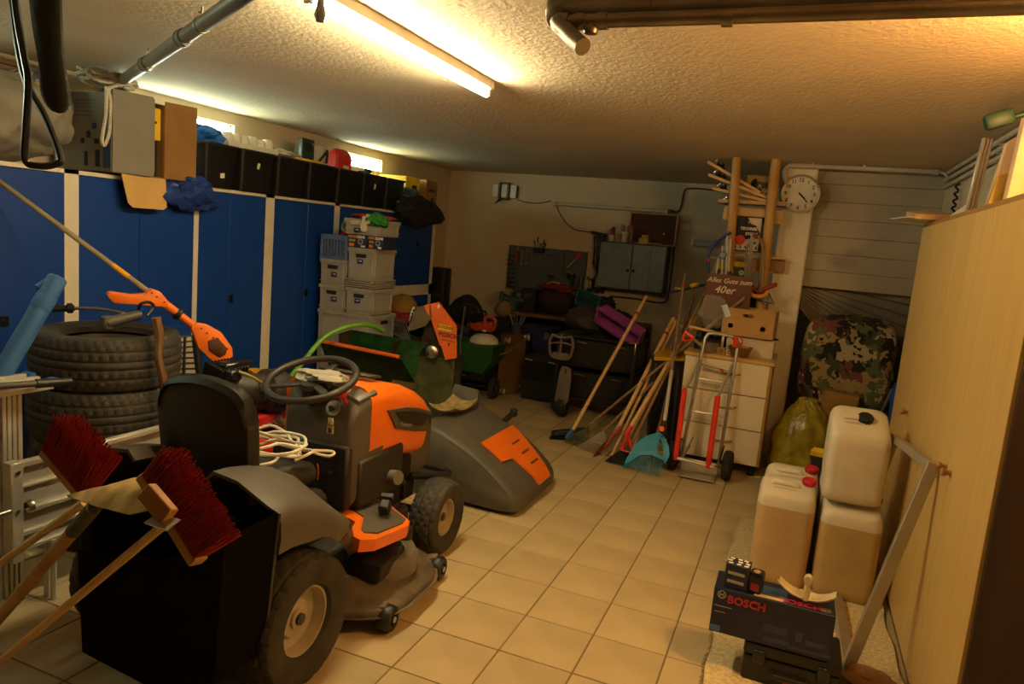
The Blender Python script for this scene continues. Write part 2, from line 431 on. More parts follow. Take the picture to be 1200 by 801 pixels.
# contents that stand out above the tubs
b = MB()
for i in range(6):
    for j in range(2):
        b.lathe([(.044, 0), (.046, .05), (.036, .075), (.026, .05), (.024, .02), (0, .02)], (-4.08-.10*j, 4.30+i*.088, CZ+.345+.012*math.sin(i*3+j)), n=12)
b.box((-4.13, 4.52, CZ+.335), (.24, .54, .04))
solo(b.build('cup_tray', M('egg_tray_pulp', (.62, .60, .5), .9), wld=False), 'pale cup tray with two rows of cups on the second tub', 'tray')
def crumple(c, r, seed=0, amp=.22, nu=28, nv=18, rot=None, fr=3.0, boxy=0):
    b = MB(); rs = random.Random(seed); ph = [rs.uniform(0, 6) for _ in range(12)]
    E_ = Euler(rot).to_matrix() if rot else None
    def fn(u, v):
        th = u*2*PI; fi = v*PI
        d = V(math.sin(fi)*math.cos(th), math.sin(fi)*math.sin(th), math.cos(fi))
        k = 1 if not boxy else (1-boxy)+boxy/((d.x**6+d.y**6+d.z**6)**(1/6))
        for i in range(4):
            q = fr*(1+.9*i)
            k += amp/(1+i*.75)*math.sin(q*d.x+ph[3*i])*math.sin(q*d.y*1.2+ph[3*i+1])*math.cos(q*d.z*1.1+ph[3*i+2])
        p = V(d.x*r[0], d.y*r[1], d.z*r[2])*k
        if E_: p = E_ @ p
        return Vector(c)+p
    G = b
    ver = [[fn(i/nu, j/nv) for i in range(nu)] for j in range(nv+1)]
    rings = [[b.bm.verts.new(p) for p in row] for row in ver[1:-1]]
    top = b.bm.verts.new(ver[0][0]); bot = b.bm.verts.new(ver[-1][0])
    for k in range(nu):
        k2 = (k+1) % nu
        b.bm.faces.new((top, rings[0][k], rings[0][k2])); b.bm.faces.new((bot, rings[-1][k2], rings[-1][k]))
        for A, B_ in zip(rings, rings[1:]): b.bm.faces.new((A[k], B_[k], B_[k2], A[k2]))
    return b
tarp = M('blue_tarp', (.012, .04, .22), .35, var=.3, scale=12)
solo(crumple((-4.10, 4.10, CZ+.36), (.13, .15, .07), 3, .35).build('blue_cloth', M('bright_blue_cloth', (.01, .12, .5), .6)), 'crumpled bright blue cloth on the nearest black tub', 'cloth')
def device(name, label, cat, c, d, mat, extra=None, rot=None, bev=.01):
    t = thing(name, label, cat, (c[0], c[1], c[2]-d[2]/2))
    MB().box((0, 0, d[2]/2), d, rot=rot, bev=bev, seg=2).build('body', mat, t)
    return t
t = device('adapter', 'upright black adapter with small green light on the fourth tub', 'adapter', (-4.12, 5.28, 2.275), (.05, .17, .21), M('dark_green_plastic', (.02, .04, .03), .4))
MB().box((.027, 0, .14), (.006, .1, .07), bev=.002).build('socket', black, t); MB().cyl((.026, .05, .17), (.032, .05, .17), .008).build('lamp', M('green_led', (.1, .6, .2), .3), t)
b = MB().tube(curve([(-4.05, 5.36, 2.19), (-4.02, 5.42, 2.28), (-4.04, 5.47, 2.3), (-4.05, 5.48, 2.2)], 6), .012)
solo(b.build('black_cable', black), 'thick black cable bent beside the adapter', 'cable')
t = thing('white_carton', 'white carton standing behind the black adapter by the wall', 'carton', (-4.458, 5.75, CZ))
MB().box((0, 0, .26), (.07, .34, .52), bev=.004).build('body', white, t); MB().box((0, 0, .525), (.075, .35, .012)).build('lid', white, t)
t = device('yellow_sander_strip', 'flat yellow tool case on the fourth tub', 'case', (-4.08, 5.22, 2.185), (.14, .34, .028), yellow); t.name = 'tool_case'
t = thing('red_pouch', 'upright red pouch with white patch on the fifth tub', 'pouch', (-4.08, 5.72, 2.165))
b = MB(); b.loft([[V(x*.05*s, y*.12*q, z) for x, y in ((1, -1), (1, 1), (-1, 1), (-1, -1))] for z, s, q in ((0, 1, 1), (.12, 1.2, 1), (.16, .8, .9), (.19, .3, .65))])
bmesh.ops.bevel(b.bm, geom=b.bm.edges[:], offset=.012, segments=2, affect='EDGES'); b.build('body', red, t)
MB().box((.058, .02, .03), (.004, .08, .03)).build('patch', white, t)
solo(MB().box((-4.06, 6.08, 2.185), (.06, .2, .04), rot=(.12, 0, .2), bev=.015).box((-4.06, 6.16, 2.21), (.04, .1, .03), rot=(-.1, 0, 0), bev=.01).build('folded_tool', M('dark_olive_plastic', (.03, .04, .025), .5)), 'dark olive folded tool lying across the sixth tub', 'tool')
solo(crumple((-4.1, 4.93, 2.20), (.1, .2, .035), 8, .4).build('paper_pile', M('pale_mixed_paper', (.42, .38, .30), .8)), 'loose pale papers on the third tub', 'papers')

# --- open grey carton with flaps
t = thing('open_carton', 'grey printed carton with open brown flaps on the cabinet, rope on top', 'box', (-4.17, 3.41, CZ))
y0, y1, xf, xb, zb, zt = 3.215, 3.60, -3.93, -4.42, 1.875, 2.335
b = MB(); th = .006
b.box(((xf+xb)/2, y0, (zb+zt)/2), (xf-xb, th, zt-zb)); b.box(((xf+xb)/2, y0+.19, zt), (xf-xb, .385, th))
b.build('printed_side', gcard, t, wld=True, smooth=False)
b = MB(); b.box(((xf+xb)/2, y1, (zb+zt)/2), (xf-xb, th, zt-zb)); b.box((xb, (y0+y1)/2, (zb+zt)/2), (th, y1-y0, zt-zb)); b.box(((xf+xb)/2, (y0+y1)/2, zb), (xf-xb, y1-y0, th))
b.build('carton_shell', cardd, t, wld=True, smooth=False)
m = Matrix.Translation((xf+.004, y0, zb)) @ Matrix.Rotation(math.radians(-12), 4, 'Z')
MB().prism([(0, 0), (.255, 0), (.262, .03), (.258, .47), (.245, .485), (0, .485)], .006, m @ Matrix.Rotation(PI/2, 4, 'X') @ Matrix.Identity(4) if False else m @ Matrix(((0, 0, 1, 0), (1, 0, 0, 0), (0, 1, 0, 0), (0, 0, 0, 1)))).build('left_flap', gcard, t, wld=True, smooth=False)
A = Matrix(((0, 0, 1, 0), (1, 0, 0, 0), (0, 1, 0, 0), (0, 0, 0, 1)))
m = Matrix.Translation((xf, y1, zb)) @ Matrix.Rotation(math.radians(-16), 4, 'Z')
MB().prism([(0, 0), (.215, .0), (.215, .485), (0, .485)], .006, m @ A).box(m @ V(.007, .108, .24), (.003, .215, .004), rot=(0, 0, math.radians(-16))).build('right_flap', cardd, t, wld=True, smooth=False)
m = Matrix.Translation((xf+.012, 3.27, zb-.005)) @ Matrix.Rotation(math.radians(-8), 4, 'Y')
MB().prism([(0, 0), (.03, -.175), (.06, -.20), (.29, -.2), (.32, -.18), (.33, 0)], .006, m @ A).build('bottom_flap', M('kraft_card', (.62, .38, .13), .8, var=.05), t, wld=True, smooth=False)
t2 = t
for i, (z, n) in enumerate(((2.29, 8), (2.27, 6), (2.25, 7), (2.225, 8), (2.2, 5))):
    MB().box((-4.17, y0-.0045, z), (.22+.02*(n-6), .002, .006)).build('print_line', M('grey_print', (.14, .13, .1), .8) if i == 0 else bpy.data.materials['grey_print'], t, wld=True, smooth=False)
pb = M('print_blue', (.03, .06, .16), .7)
for x, z, w_, h_, mm in ((-3.965, 1.99, .06, .19, pb), (-4.04, 1.95, .035, .10, printk), (-4.14, 1.945, .03, .085, printk), (-4.12, 2.09, .03, .04, printk), (-4.05, 2.05, .04, .03, printk), (-4.17, 2.05, .03, .03, printk), (-4.07, 2.14, .035, .035, pb)):
    MB().box((x, y0-.0045, z), (w_, .002, h_)).build('print_mark', mm, t, wld=True, smooth=False)
t = thing('yellow_box', 'yellow box showing in the mouth of the open grey carton', 'box', (-4.0, 3.53, 2.11))
MB().box((0, .0, .10), (.1, .12, .20), bev=.004).build('body', yellow, t); MB().box((.052, -.0, .11), (.003, .05, .015)).build('print_mark', printk, t)
t = thing('black_case', 'black case inside the open carton, under the yellow box', 'case', (-4.06, 3.5, 1.88))
MB().box((0, 0, .112), (.2, .16, .222), bev=.012).build('body', black, t)
# rope
rp = M('white_rope', (.55, .52, .43), .85, bump=.6, bscale=90)
c0 = V(-4.03, 3.22, 2.37); pts = []
for i in range(90):
    a = i*.36; pts.append(c0+V(.09*math.cos(a)*(1+.15*math.sin(i*.7)), .05+.17*math.sin(a)*(1+.1*math.cos(i*.5)), .016+.06*abs(math.sin(i*.31))*(1+.3*math.sin(i*1.3))))
pts += [V(-3.93, 3.20, 2.36), V(-3.90, 3.18, 2.28), V(-3.90, 3.175, 2.12), V(-3.91, 3.165, 2.05), V(-3.915, 3.15, 2.02), V(-3.91, 3.135, 2.06), V(-3.90, 3.15, 2.2), V(-3.92, 3.17, 2.36)]
solo(MB().tube(curve(pts, 3), .0105, n=6).build('rope_coil', rp), 'coiled white braided rope with a hanging loop on the grey carton', 'rope')
# big grey sack, poster, patterned bag, hanging tarp
solo(crumple((-4.02, 2.52, CZ+.235), (.30, .47, .23), 11, .13, 56, 36, fr=3.0).build('grey_sack', M('grey_sack_cloth', (.20, .18, .14), .85, var=.15, bump=.35, bscale=14)), 'big bulging grey sack on the cabinets at the left edge', 'sack')
t = thing('wall_notice', 'printed white notice with a red line, taped high on left wall', 'notice', (-4.495, 3.0, 2.26))
MB().box((.002, 0, .1), (.003, .36, .2)).build('paper', white, t); MB().box((.0045, -.02, .18), (.002, .24, .008)).build('red_line', red, t)
for i in range(4): MB().box((.0045, -.02, .15-.03*i), (.002, .22, .004)).build('print_line', bpy.data.materials['grey_print'], t)
solo(crumple((-4.30, 3.02, 2.24), (.13, .22, .18), 21, .08).build('patterned_bag', patches('floral_print', [(.45, .3, .22), (.08, .1, .14), (.4, .26, .03), (.22, .25, .28), (.16, .04, .03)], 9)), 'round flowery printed bag behind the white rope', 'bag')
b = crumple((-3.93, 3.83, 1.81), (.10, .21, .12), 5, .3, 44, 30, fr=3.2); solo(b.build('blue_tarp_bundle', tarp), 'shiny dark blue tarp bundle hanging over the cabinet edge under the brown flap', 'tarp')
# far end: yellow carton, brown carton, dark cloth
t = thing('yellow_carton', 'yellow carton with black marks and white label on the far cabinet', 'box', (-4.20, 7.0, CZ))
MB().box((0, 0, .19), (.34, .3, .38), bev=.004).build('body', yellow, t)
MB().box((.0, -.152, .24), (.22, .003, .1)).build('label', white, t); MB().box((.172, .03, .27), (.003, .10, .05)).build('print_mark', printk, t); MB().box((.172, -.03, .12), (.003, .07, .09)).build('print_mark', printk, t)
t = thing('brown_carton', 'brown carton at the end of the cabinet top next to the corner', 'box', (-4.16, 7.36, CZ))
MB().box((0, 0, .19), (.34, .26, .38), bev=.004).build('body', cardd, t); MB().box((.172, 0, .27), (.003, .12, .03)).build('print_mark', printk, t); MB().box((.172, .02, .17), (.003, .05, .04)).build('print_mark', printk, t)
solo(crumple((-3.97, 7.02, CZ+.02), (.13, .46, .14), 9, .30, 48, 30, fr=3.6, boxy=.5).build('dark_jacket', M('dark_cloth', (.012, .012, .013), .9, bump=.3, bscale=25)), 'dark crumpled jackets spilling over the far cabinet edge', 'jacket')
solo(crumple((-3.98, 6.86, CZ+.2), (.09, .16, .06), 14, .3).build('teal_cloth', M('teal_grey_cloth', (.05, .09, .09), .8)), 'grey teal cloth beside the yellow carton', 'cloth')

# --- hung from the ceiling close to the camera
wet = M('wetsuit_cloth', (.016, .021, .015), .85, bump=.2, bscale=30)
hy = 1.5
def ell(c, rx, ry, n=14, tw=0): return [V(c[0]+rx*math.cos(2*PI*k/n+tw), c[1]+ry*math.sin(2*PI*k/n+tw), c[2]) for k in range(n)]
b = MB(); b.loft([ell((-2.10, hy, 2.49), .05, .02), ell((-2.105, hy, 2.40), .06, .025), ell((-2.10, hy, 2.25), .064, .028), ell((-2.085, hy, 2.13), .05, .026), ell((-2.07, hy, 2.07), .046, .025), ell((-2.062, hy, 2.0), .056, .028), ell((-2.052, hy, 1.965), .05, .026), ell((-2.045, hy, 1.935), .018, .015)])
solo(b.build('hanging_sleeve', wet, sub=1), 'dark green black sleeve hanging from the ceiling at the left edge', 'clothing')
pts = [(-2.24, hy, 2.495), (-2.225, hy, 2.25), (-2.16, hy-.02, 2.09), (-2.13, hy-.03, 2.02), (-2.155, hy-.02, 1.9), (-2.19, hy, 1.80), (-2.16, hy+.02, 1.785), (-2.10, hy+.03, 1.795), (-2.095, hy+.04, 1.82), (-2.17, hy+.05, 1.93), (-2.28, hy+.06, 2.06), (-2.36, hy+.08, 2.3), (-2.37, hy+.08, 2.495)]
solo(MB().tube(curve(pts, 8), .0105).build('hanging_hose', black), 'black hose hanging in a loop in front of the grey sack', 'hose')
# --- grey waste pipe under the ceiling
pa, pb_ = V(-1.45, 1.78, 2.43), V(-4.49, 3.64, 2.43); pd = (pb_-pa).normalized()
t = thing('ceiling_pipe', 'grey plastic pipe running under the ceiling to the left wall', 'pipe', (pa+pb_)/2)
gp = M('grey_pipe_plastic', (.16, .155, .12), .35)
MB().cyl(pa, pb_, .031, n=18).build('pipe', gp, t, wld=True)
for px_, py_ in ((207, 42), (165, 73)):
    q = P(px_, py_, Z=2.43); s_ = (q-pa).dot(pd); q = pa+pd*s_
    MB().cyl(q-pd*.035, q+pd*.035, .036, n=18).cyl(q+pd*.03, q+pd*.04, .039, n=18).build('coupling', gp, t, wld=True)
for px_, py_ in ((219, 25), (160, 70), (125, 97)):
    q = P(px_, py_, Z=2.43); s_ = (q-pa).dot(pd); q = pa+pd*s_
    MB().cyl(q-pd*.008, q+pd*.008, .034, n=18).cyl(q+V(0, 0, .03), q+V(0, 0, .07), .004, n=6).box(q+V(0, 0, .045), (.02, .02, .008)).build('hanger', galv, t, wld=True)

# ================================================================= tires, trimmer, ladder
def tread(R, W, n, r0, groove=.008, circ=(-.55, -.18, .18, .55), lat=3, slant=.5, crown=.02, blocks=False):
    """tire skin as a ring grid with real grooves: axis z, width W"""
    prof = []
    m = 26
    for j in range(m+1):
        s = -1+2*j/m; prof.append((R-crown*abs(s)**3.2, s*W*.465, 'T', s))
    side0 = [(r0, -W*.32), (r0+.012, -W*.42), (r0+(R-r0)*.5, -W*.495), (R-.045, -W*.493), (R-crown-.012, -W*.485)]
    side1 = [(r, -z) for r, z in side0[::-1]]
    full = [(r, z, 'S', 0) for r, z in side0] + prof + [(r, z, 'S', 0) for r, z in side1]
    rings = []
    b = MB()
    for k in range(n):
        row = []
        for j, (r, z, ty, s) in enumerate(full):
            rr = r
            if ty == 'T':
                if blocks:
                    bi = math.floor((s+1)*2.999); ph = (k + (lat//2 if bi % 2 else 0)) % lat
                    g = ph == 0 or abs(((s+1)*2.999) % 1) < .14
                else:
                    g = any(abs(s-c) < .035 for c in circ) or ((k+int(round(abs(s)*slant*lat*2))) % lat == 0 and abs(s) > .2)
                if g: rr -= groove
            a = 2*PI*k/n; row.append(b.bm.verts.new((rr*math.cos(a), rr*math.sin(a), z)))
        rings.append(row)
    for k in range(n):
        A_, B_ = rings[k], rings[(k+1) % n]
        for j in range(len(full)-1): b.bm.faces.new((A_[j], A_[j+1], B_[j+1], B_[j]))
    return b
tx, ty, tw = -3.22, 2.62, .265
tr = thing('car_tire', 'black car tire topmost of the stack, trimmer lying on it', 'tire', (tx, ty, tw*3.5), group='car tires stacked by the cabinets')
tread(.345, tw, 150, .21, .007).build('tread', tire_m, tr)
b = MB(); b.lathe([(.205, -.10), (.208, -.04), (.17, .0), (.15, .03), (.07, .04), (.03, .055), (0, .055)], n=40); b.lathe([(.21, .07), (.198, .075), (.19, .03), (.208, .0)], n=40)
rimo = b.build('rim', darkgrey, tr)
for k in range(5):
    a = k*2*PI/5; MB().box((.12*math.cos(a), .12*math.sin(a), .035), (.16, .035, .03), rot=(0, -.15, a), bev=.008).build('spoke', darkgrey, rimo)
for k, nm in enumerate(('second from the top of the stack', 'third from the top of the stack', 'at the bottom of the stack, behind the aluminium panel')):
    dup(tr, (tx+random.uniform(-.012, .012), ty+random.uniform(-.012, .012), tw*(2.5-k)), rotz=1.1*(k+1), label='black car tire '+nm)
# pole trimmer
og = M('orange_tool_plastic', (.80, .17, .015), .4)
t = thing('pole_trimmer', 'orange pole trimmer with long pale shaft lying on the tires', 'trimmer', (-3.05, 2.75, .95))
s0 = P(0, 213, X=-3.9); s1 = P(176, 343, X=-3.12); e1 = P(262, 408, X=-2.92)
MB().cyl(s0+(s0-s1)*.03, s1, .0135, n=12).build('shaft', M('pale_shaft', (.42, .33, .19), .35, .3), t, wld=True)
q0 = P(132, 310, X=-3.35); a_ = s0.lerp(s1, .75); c_ = s0.lerp(s1, .86)
MB().cyl(a_, c_, .0142, n=12).build('label_band', M('orange_label', (.8, .36, .02), .4), t, wld=True)
d_ = (e1-s1).normalized()
side = d_.cross(V(0, 0, 1)).normalized(); up = side.cross(d_)
F = Matrix((d_, up, side)).transposed().to_4x4()
def TP(poly, th, at): 
    m = F.copy(); m.translation = at - side*th/2; return MB().prism(poly, th, m, bev=.006)
L1 = (e1-s1).length
TP([(-.015, .02), (.03, .035), (.09, .02), (.1, -.01), (.05, -.045), (-.05, -.115), (-.10, -.15), (-.15, -.135), (-.15, -.115), (-.06, -.06), (-.02, -.02)], .06, s1).build('motor_housing', og, t, wld=True)
MB().cyl(s1+d_*.05, s1+d_*(L1*.62), .024, .02, n=14).build('grip_tube', og, t, wld=True)
# D handle
hp = s1+d_*(L1*.60)
TP([(-.02, .02), (.04, .05), (.12, .06), (.22, .03), (.255, -.005), (.245, -.06), (.19, -.09), (.08, -.08), (.02, -.04), (-.02, -.02)], .055, hp).build('handle', og, t, wld=True)
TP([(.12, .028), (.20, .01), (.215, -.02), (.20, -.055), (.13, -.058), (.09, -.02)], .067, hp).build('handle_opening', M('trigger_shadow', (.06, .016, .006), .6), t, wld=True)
for f_ in (.02, .06, .1, .16, .2): MB().cyl(hp+d_*f_+up*(.012 if f_ < .12 else -.0)+side*-.034, hp+d_*f_+up*.012+side*.034, .004, n=8).build('screw', black, t, wld=True)
for f_ in (.0, .03, .075): MB().cyl(s1+d_*f_+side*-.036+up*.005, s1+d_*f_+side*.036+up*.005, .004, n=8).build('screw', black, t, wld=True)
MB().tube(arc(s1+d_*(.36*L1), .03, 0, 2*PI, 20, up, side), .007, closed=False).cyl(s1+d_*.33*L1, s1+d_*.39*L1, .03, n=12).build('clamp_ring', black, t, wld=True)
k0 = P(125, 378, X=-3.08); k1 = P(165, 368, X=-3.02)
MB().cyl(k0, k1, .028, .024, n=12).box(k0, (.04, .05, .07), bev=.008).build('battery_grip', darkgrey, t, wld=True)
MB().tube(curve([P(162, 366, X=-3.05), P(165, 356, X=-3.0), P(175, 354, X=-3.0), P(180, 360, X=-3.0), P(172, 370, X=-3.0)], 6), .008).build('cable', black, t, wld=True)
t = thing('steel_bar', 'dark gripped steel bar lying across the top tire', 'tool', (-3.3, 2.55, 1.0))
k0 = P(52, 362, X=-3.45); k1 = P(82, 361, X=-3.38); k2 = P(150, 368, X=-3.2)
MB().cyl(k0, k1, .017, n=10).lathe([(.012, -.02), (.026, -.01), (.026, .01), (.012, .02)], k1, k1-k0, 12).build('grip', black, t, wld=True)
MB().tube(curve([k1, k1.lerp(k2, .5)+V(0, 0, .012), k2], 6), .008).build('bar', steel, t, wld=True)
# blue padded tube
b = MB(); A0 = P(68, 325, X=-3.1); A1 = P(-8, 455, X=-3.1)
dd = (A1-A0).normalized(); b.lathe([(0, 0), (.036, .0), (.041, .006), (.041, 1.2), (.036, 1.21), (0, 1.21)], A0, dd, 20)
t = thing('foam_tube', 'light blue foam tube leaning at the left edge in front of cabinets', 'tube', A0+dd*1.2)
b.build('foam', M('light_blue_foam', (.03, .115, .31), .7, var=.1), t, wld=True)
MB().lathe([(.042, .10), (.044, .105), (.044, .16), (.042, .165)], A0, dd, 20).box(A0+dd*.09+V(-.03, 0, .03), (.012, .05, .06), rot=(.6, .2, .1)).build('cuff', M('blue_strap', (.03, .115, .31), .8), t, wld=True)
# leaning stick
b = MB().tube(curve([P(183, 372, X=-2.84), P(187, 395, X=-2.83), P(186, 420, X=-2.82), P(192, 450, X=-2.81), P(196, 520, X=-2.80), V(-2.80, 2.92, .0)], 5), [.022]*6+[.018]*20)
solo(b.build('wooden_stick', wood('bark_brown', (.17, .085, .03), (.10, .05, .02))), 'crooked brown wooden stick standing against the tires', 'stick')
# slatted grille
t = thing('slatted_grille', 'pale grille with black bars behind the tractor seat', 'grille', (-3.3, 3.2, .55))
G0 = [P(206, 395, X=-3.35), P(227, 392, X=-3.32), P(232, 444, X=-3.30), P(198, 444, X=-3.33)]
def bil(u, v): return G0[0].lerp(G0[1], u).lerp(G0[3].lerp(G0[2], u), v)
m_ = (G0[1]-G0[0]).cross(G0[2]-G0[1]).normalized(); m_ = m_ if m_.x > 0 else -m_
b = MB(); b.grid(lambda u, v: bil(u, v*2.1), 2, 2, .01); b.build('panel', M('pale_grey_panel', (.36, .34, .27), .6), t, wld=True)
for i in range(17):
    v = i/8; MB().cyl(bil(0, v)+m_*.012, bil(1, v)+m_*.012, .005, n=6).build('bar', black, t, wld=True)
MB().tube([bil(1.0, 0)+m_*.015, bil(1.02, 1)+m_*.015, bil(1.04, 2.1)+m_*.015], .022).tube([bil(.45, 0)+m_*.014, bil(.45, 2.1)+m_*.014], .008).build('frame', black, t, wld=True)

# aluminium panel (side board with rails)
X_ = -2.8
t = thing('aluminium_board', 'ribbed aluminium board standing on edge behind the brooms', 'board', (X_, 2.3, 0))
ya, yb, za, zb_ = 1.85, 2.85, .27, .63
b = MB(); b.box((X_, (ya+yb)/2, (za+zb_)/2), (.012, yb-ya, zb_-za)); b.build('sheet', alu, t, wld=True, smooth=False)
for z, h_ in ((zb_, .025), (.535, .014), (.43, .022), (.335, .02), (za, .02)):
    MB().box((X_+.012, (ya+yb)/2, z), (.035 if h_ > .02 else .022, yb-ya, h_), bev=.004).build('rail', alu, t, wld=True)
MB().box((X_+.018, ya-.005, (za+zb_)/2-.01), (.05, .05, zb_-za+.06), bev=.004).build('end_bracket', alu, t, wld=True)
for z in (zb_-.02, za+.02, .45): MB().cyl((X_+.04, ya-.005, z), (X_+.05, ya-.005, z), .008, n=8).build('bolt', steel, t, wld=True)
for y in (ya+.15, yb-.2): MB().cyl((X_-.01, y, 0), (X_-.01, y, za), .012, n=8).cyl((X_+.03, y, 0), (X_+.03, y, za), .012, n=8).build('foot', alu, t, wld=True)
MB().cyl((X_+.03, ya+.02, .455), (X_+.03, ya-.25, .45), .012, n=10).lathe([(.02, 0), (.028, .01), (.028, .02), (.012, .025)], (X_+.04, ya+.03, .455), (0, 1, 0), 10).build('latch_rod', steel, t, wld=True)
# folded aluminium ladder
t = thing('folding_ladder', 'folded aluminium ladder with grooved treads at the left edge', 'ladder', (-3.0, 1.9, 0))
for y, x in ((2.02, -3.0), (1.97, -2.93), (1.80, -3.1)):
    b = MB()
    for k in range(4): b.box((x, y-.035*k*.6, .45), (.014, .016, .9), bev=.003)
    b.box((x-.012, y-.03, .45), (.01, .085, .9)); b.build('stile', alu, t, wld=True)
for k in range(4):
    z = .16+k*.2; MB().box((-2.99, 1.72, z+.02), (.05, .46, .03), bev=.004).build('rung', alu, t, wld=True)
for k, x in enumerate((-3.06, -2.98, -2.90)): MB().box((x, 1.92, .915), (.03, .34, .03), bev=.004).build('tread_bar', alu, t, wld=True)
MB().box((-2.98, 1.92, .90), (.2, .33, .02)).build('top_step', alu, t, wld=True)
for x in (-3.06, -2.9): MB().box((x, 2.10, .915), (.06, .035, .035), bev=.006).build('end_cap', blue, t, wld=True)
t = thing('black_tube_handle', 'black gripped bar lying on the folded ladder', 'tool', (-2.86, 1.9, .93))
t.name = 'gripped_bar'
MB().cyl((-2.90, 1.65, .955), (-2.84, 1.98, .935), .014, n=10).build('bar', darkgrey, t, wld=True); MB().cyl((-2.84, 1.98, .935), (-2.81, 2.11, .93), .02, .016, n=12).build('grip', black, t, wld=True)
# ================================================================= ride-on mower
mx = -1.95
mow = thing('ride_on_mower', 'orange and grey ride-on lawn mower with black seat and steering wheel', 'mower', (mx, 2.7, 0))
og2 = M('orange_bonnet', (.85, .17, .008), .28, var=.04, coat=.3)
mgrey = M('mower_grey', (.085, .074, .056), .45, bump=.06, bscale=400, var=.08)
mdark = M('mower_dark_body', (.02, .017, .014), .5, bump=.05, bscale=300)
seatm = M('seat_vinyl', (.018, .016, .013), .5, bump=.1, bscale=200)
rimc = M('cream_steel_rim', (.42, .36, .26), .45, .2, var=.15)
def rrect(hw, z0, z1, y, r=.05, n=4, cx=mx, top=0):
    r = min(r, hw*.95, (z1-z0)*.48); p = []
    for ux, uz, a0 in ((hw-r, z1-r, 0), (-hw+r, z1-r, PI/2), (-hw+r, z0+r, PI), (hw-r, z0+r, 1.5*PI)):
        for i in range(n+1):
            a = a0+i*PI/2/n; x = ux+r*math.cos(a); z = uz+r*math.sin(a)
            if top and uz > (z0+z1)/2: z += top*(1-(x/hw)**2)
            p.append(V(cx+x, y, z))
    return p
def wheel(x, y, R, W, rim, sgn, n, lat):
    ax = Matrix.Rotation(PI/2, 4, 'Y'); ax.translation = (x, y, R)
    o = tread(R, W, n, rim, .007, lat=lat, crown=.02, blocks=True); o.bm.transform(ax)
    wo = o.build('wheel', M('turf_tire', (.04, .035, .026), .8, var=.35, bump=.2) if not bpy.data.materials.get('turf_tire') else bpy.data.materials['turf_tire'], mow, wld=True)
    w2 = W/2
    prof = [(rim+.004, -w2*.5), (rim+.012, w2*.62), (rim+.010, w2*.70), (rim-.004, w2*.68), (rim-.012, w2*.25), (rim*.62, w2*.12), (rim*.55, w2*.3), (rim*.3, w2*.34), (rim*.3, w2*.45), (0, w2*.46)]
    MB().lathe(prof, (x, y, R), (sgn, 0, 0), 36).build('rim', rimc, wo, wld=True)
    MB().lathe([(.022, w2*.3), (.022, w2*.56), (.012, w2*.62), (0, w2*.62)], (x, y, R), (sgn, 0, 0), 14).build('hub_cap', darkgrey, wo, wld=True)
for s in (1, -1):
    wheel(mx+s*.37, 2.04, .252, .22, .125, s, 120, 5)
    wheel(mx+s*.325, 3.30, .20, .16, .095, s, 108, 5)
# chassis, axle
b = MB(); b.box((mx, 2.55, .36), (.36, 1.5, .16), bev=.01).cyl((mx-.36, 2.04, .25), (mx+.36, 2.04, .25), .03).cyl((mx-.32, 3.30, .20), (mx+.32, 3.30, .20), .022)
b.box((mx, 2.12, .50), (.56, .56, .22), bev=.03).build('chassis', mdark, mow, wld=True)
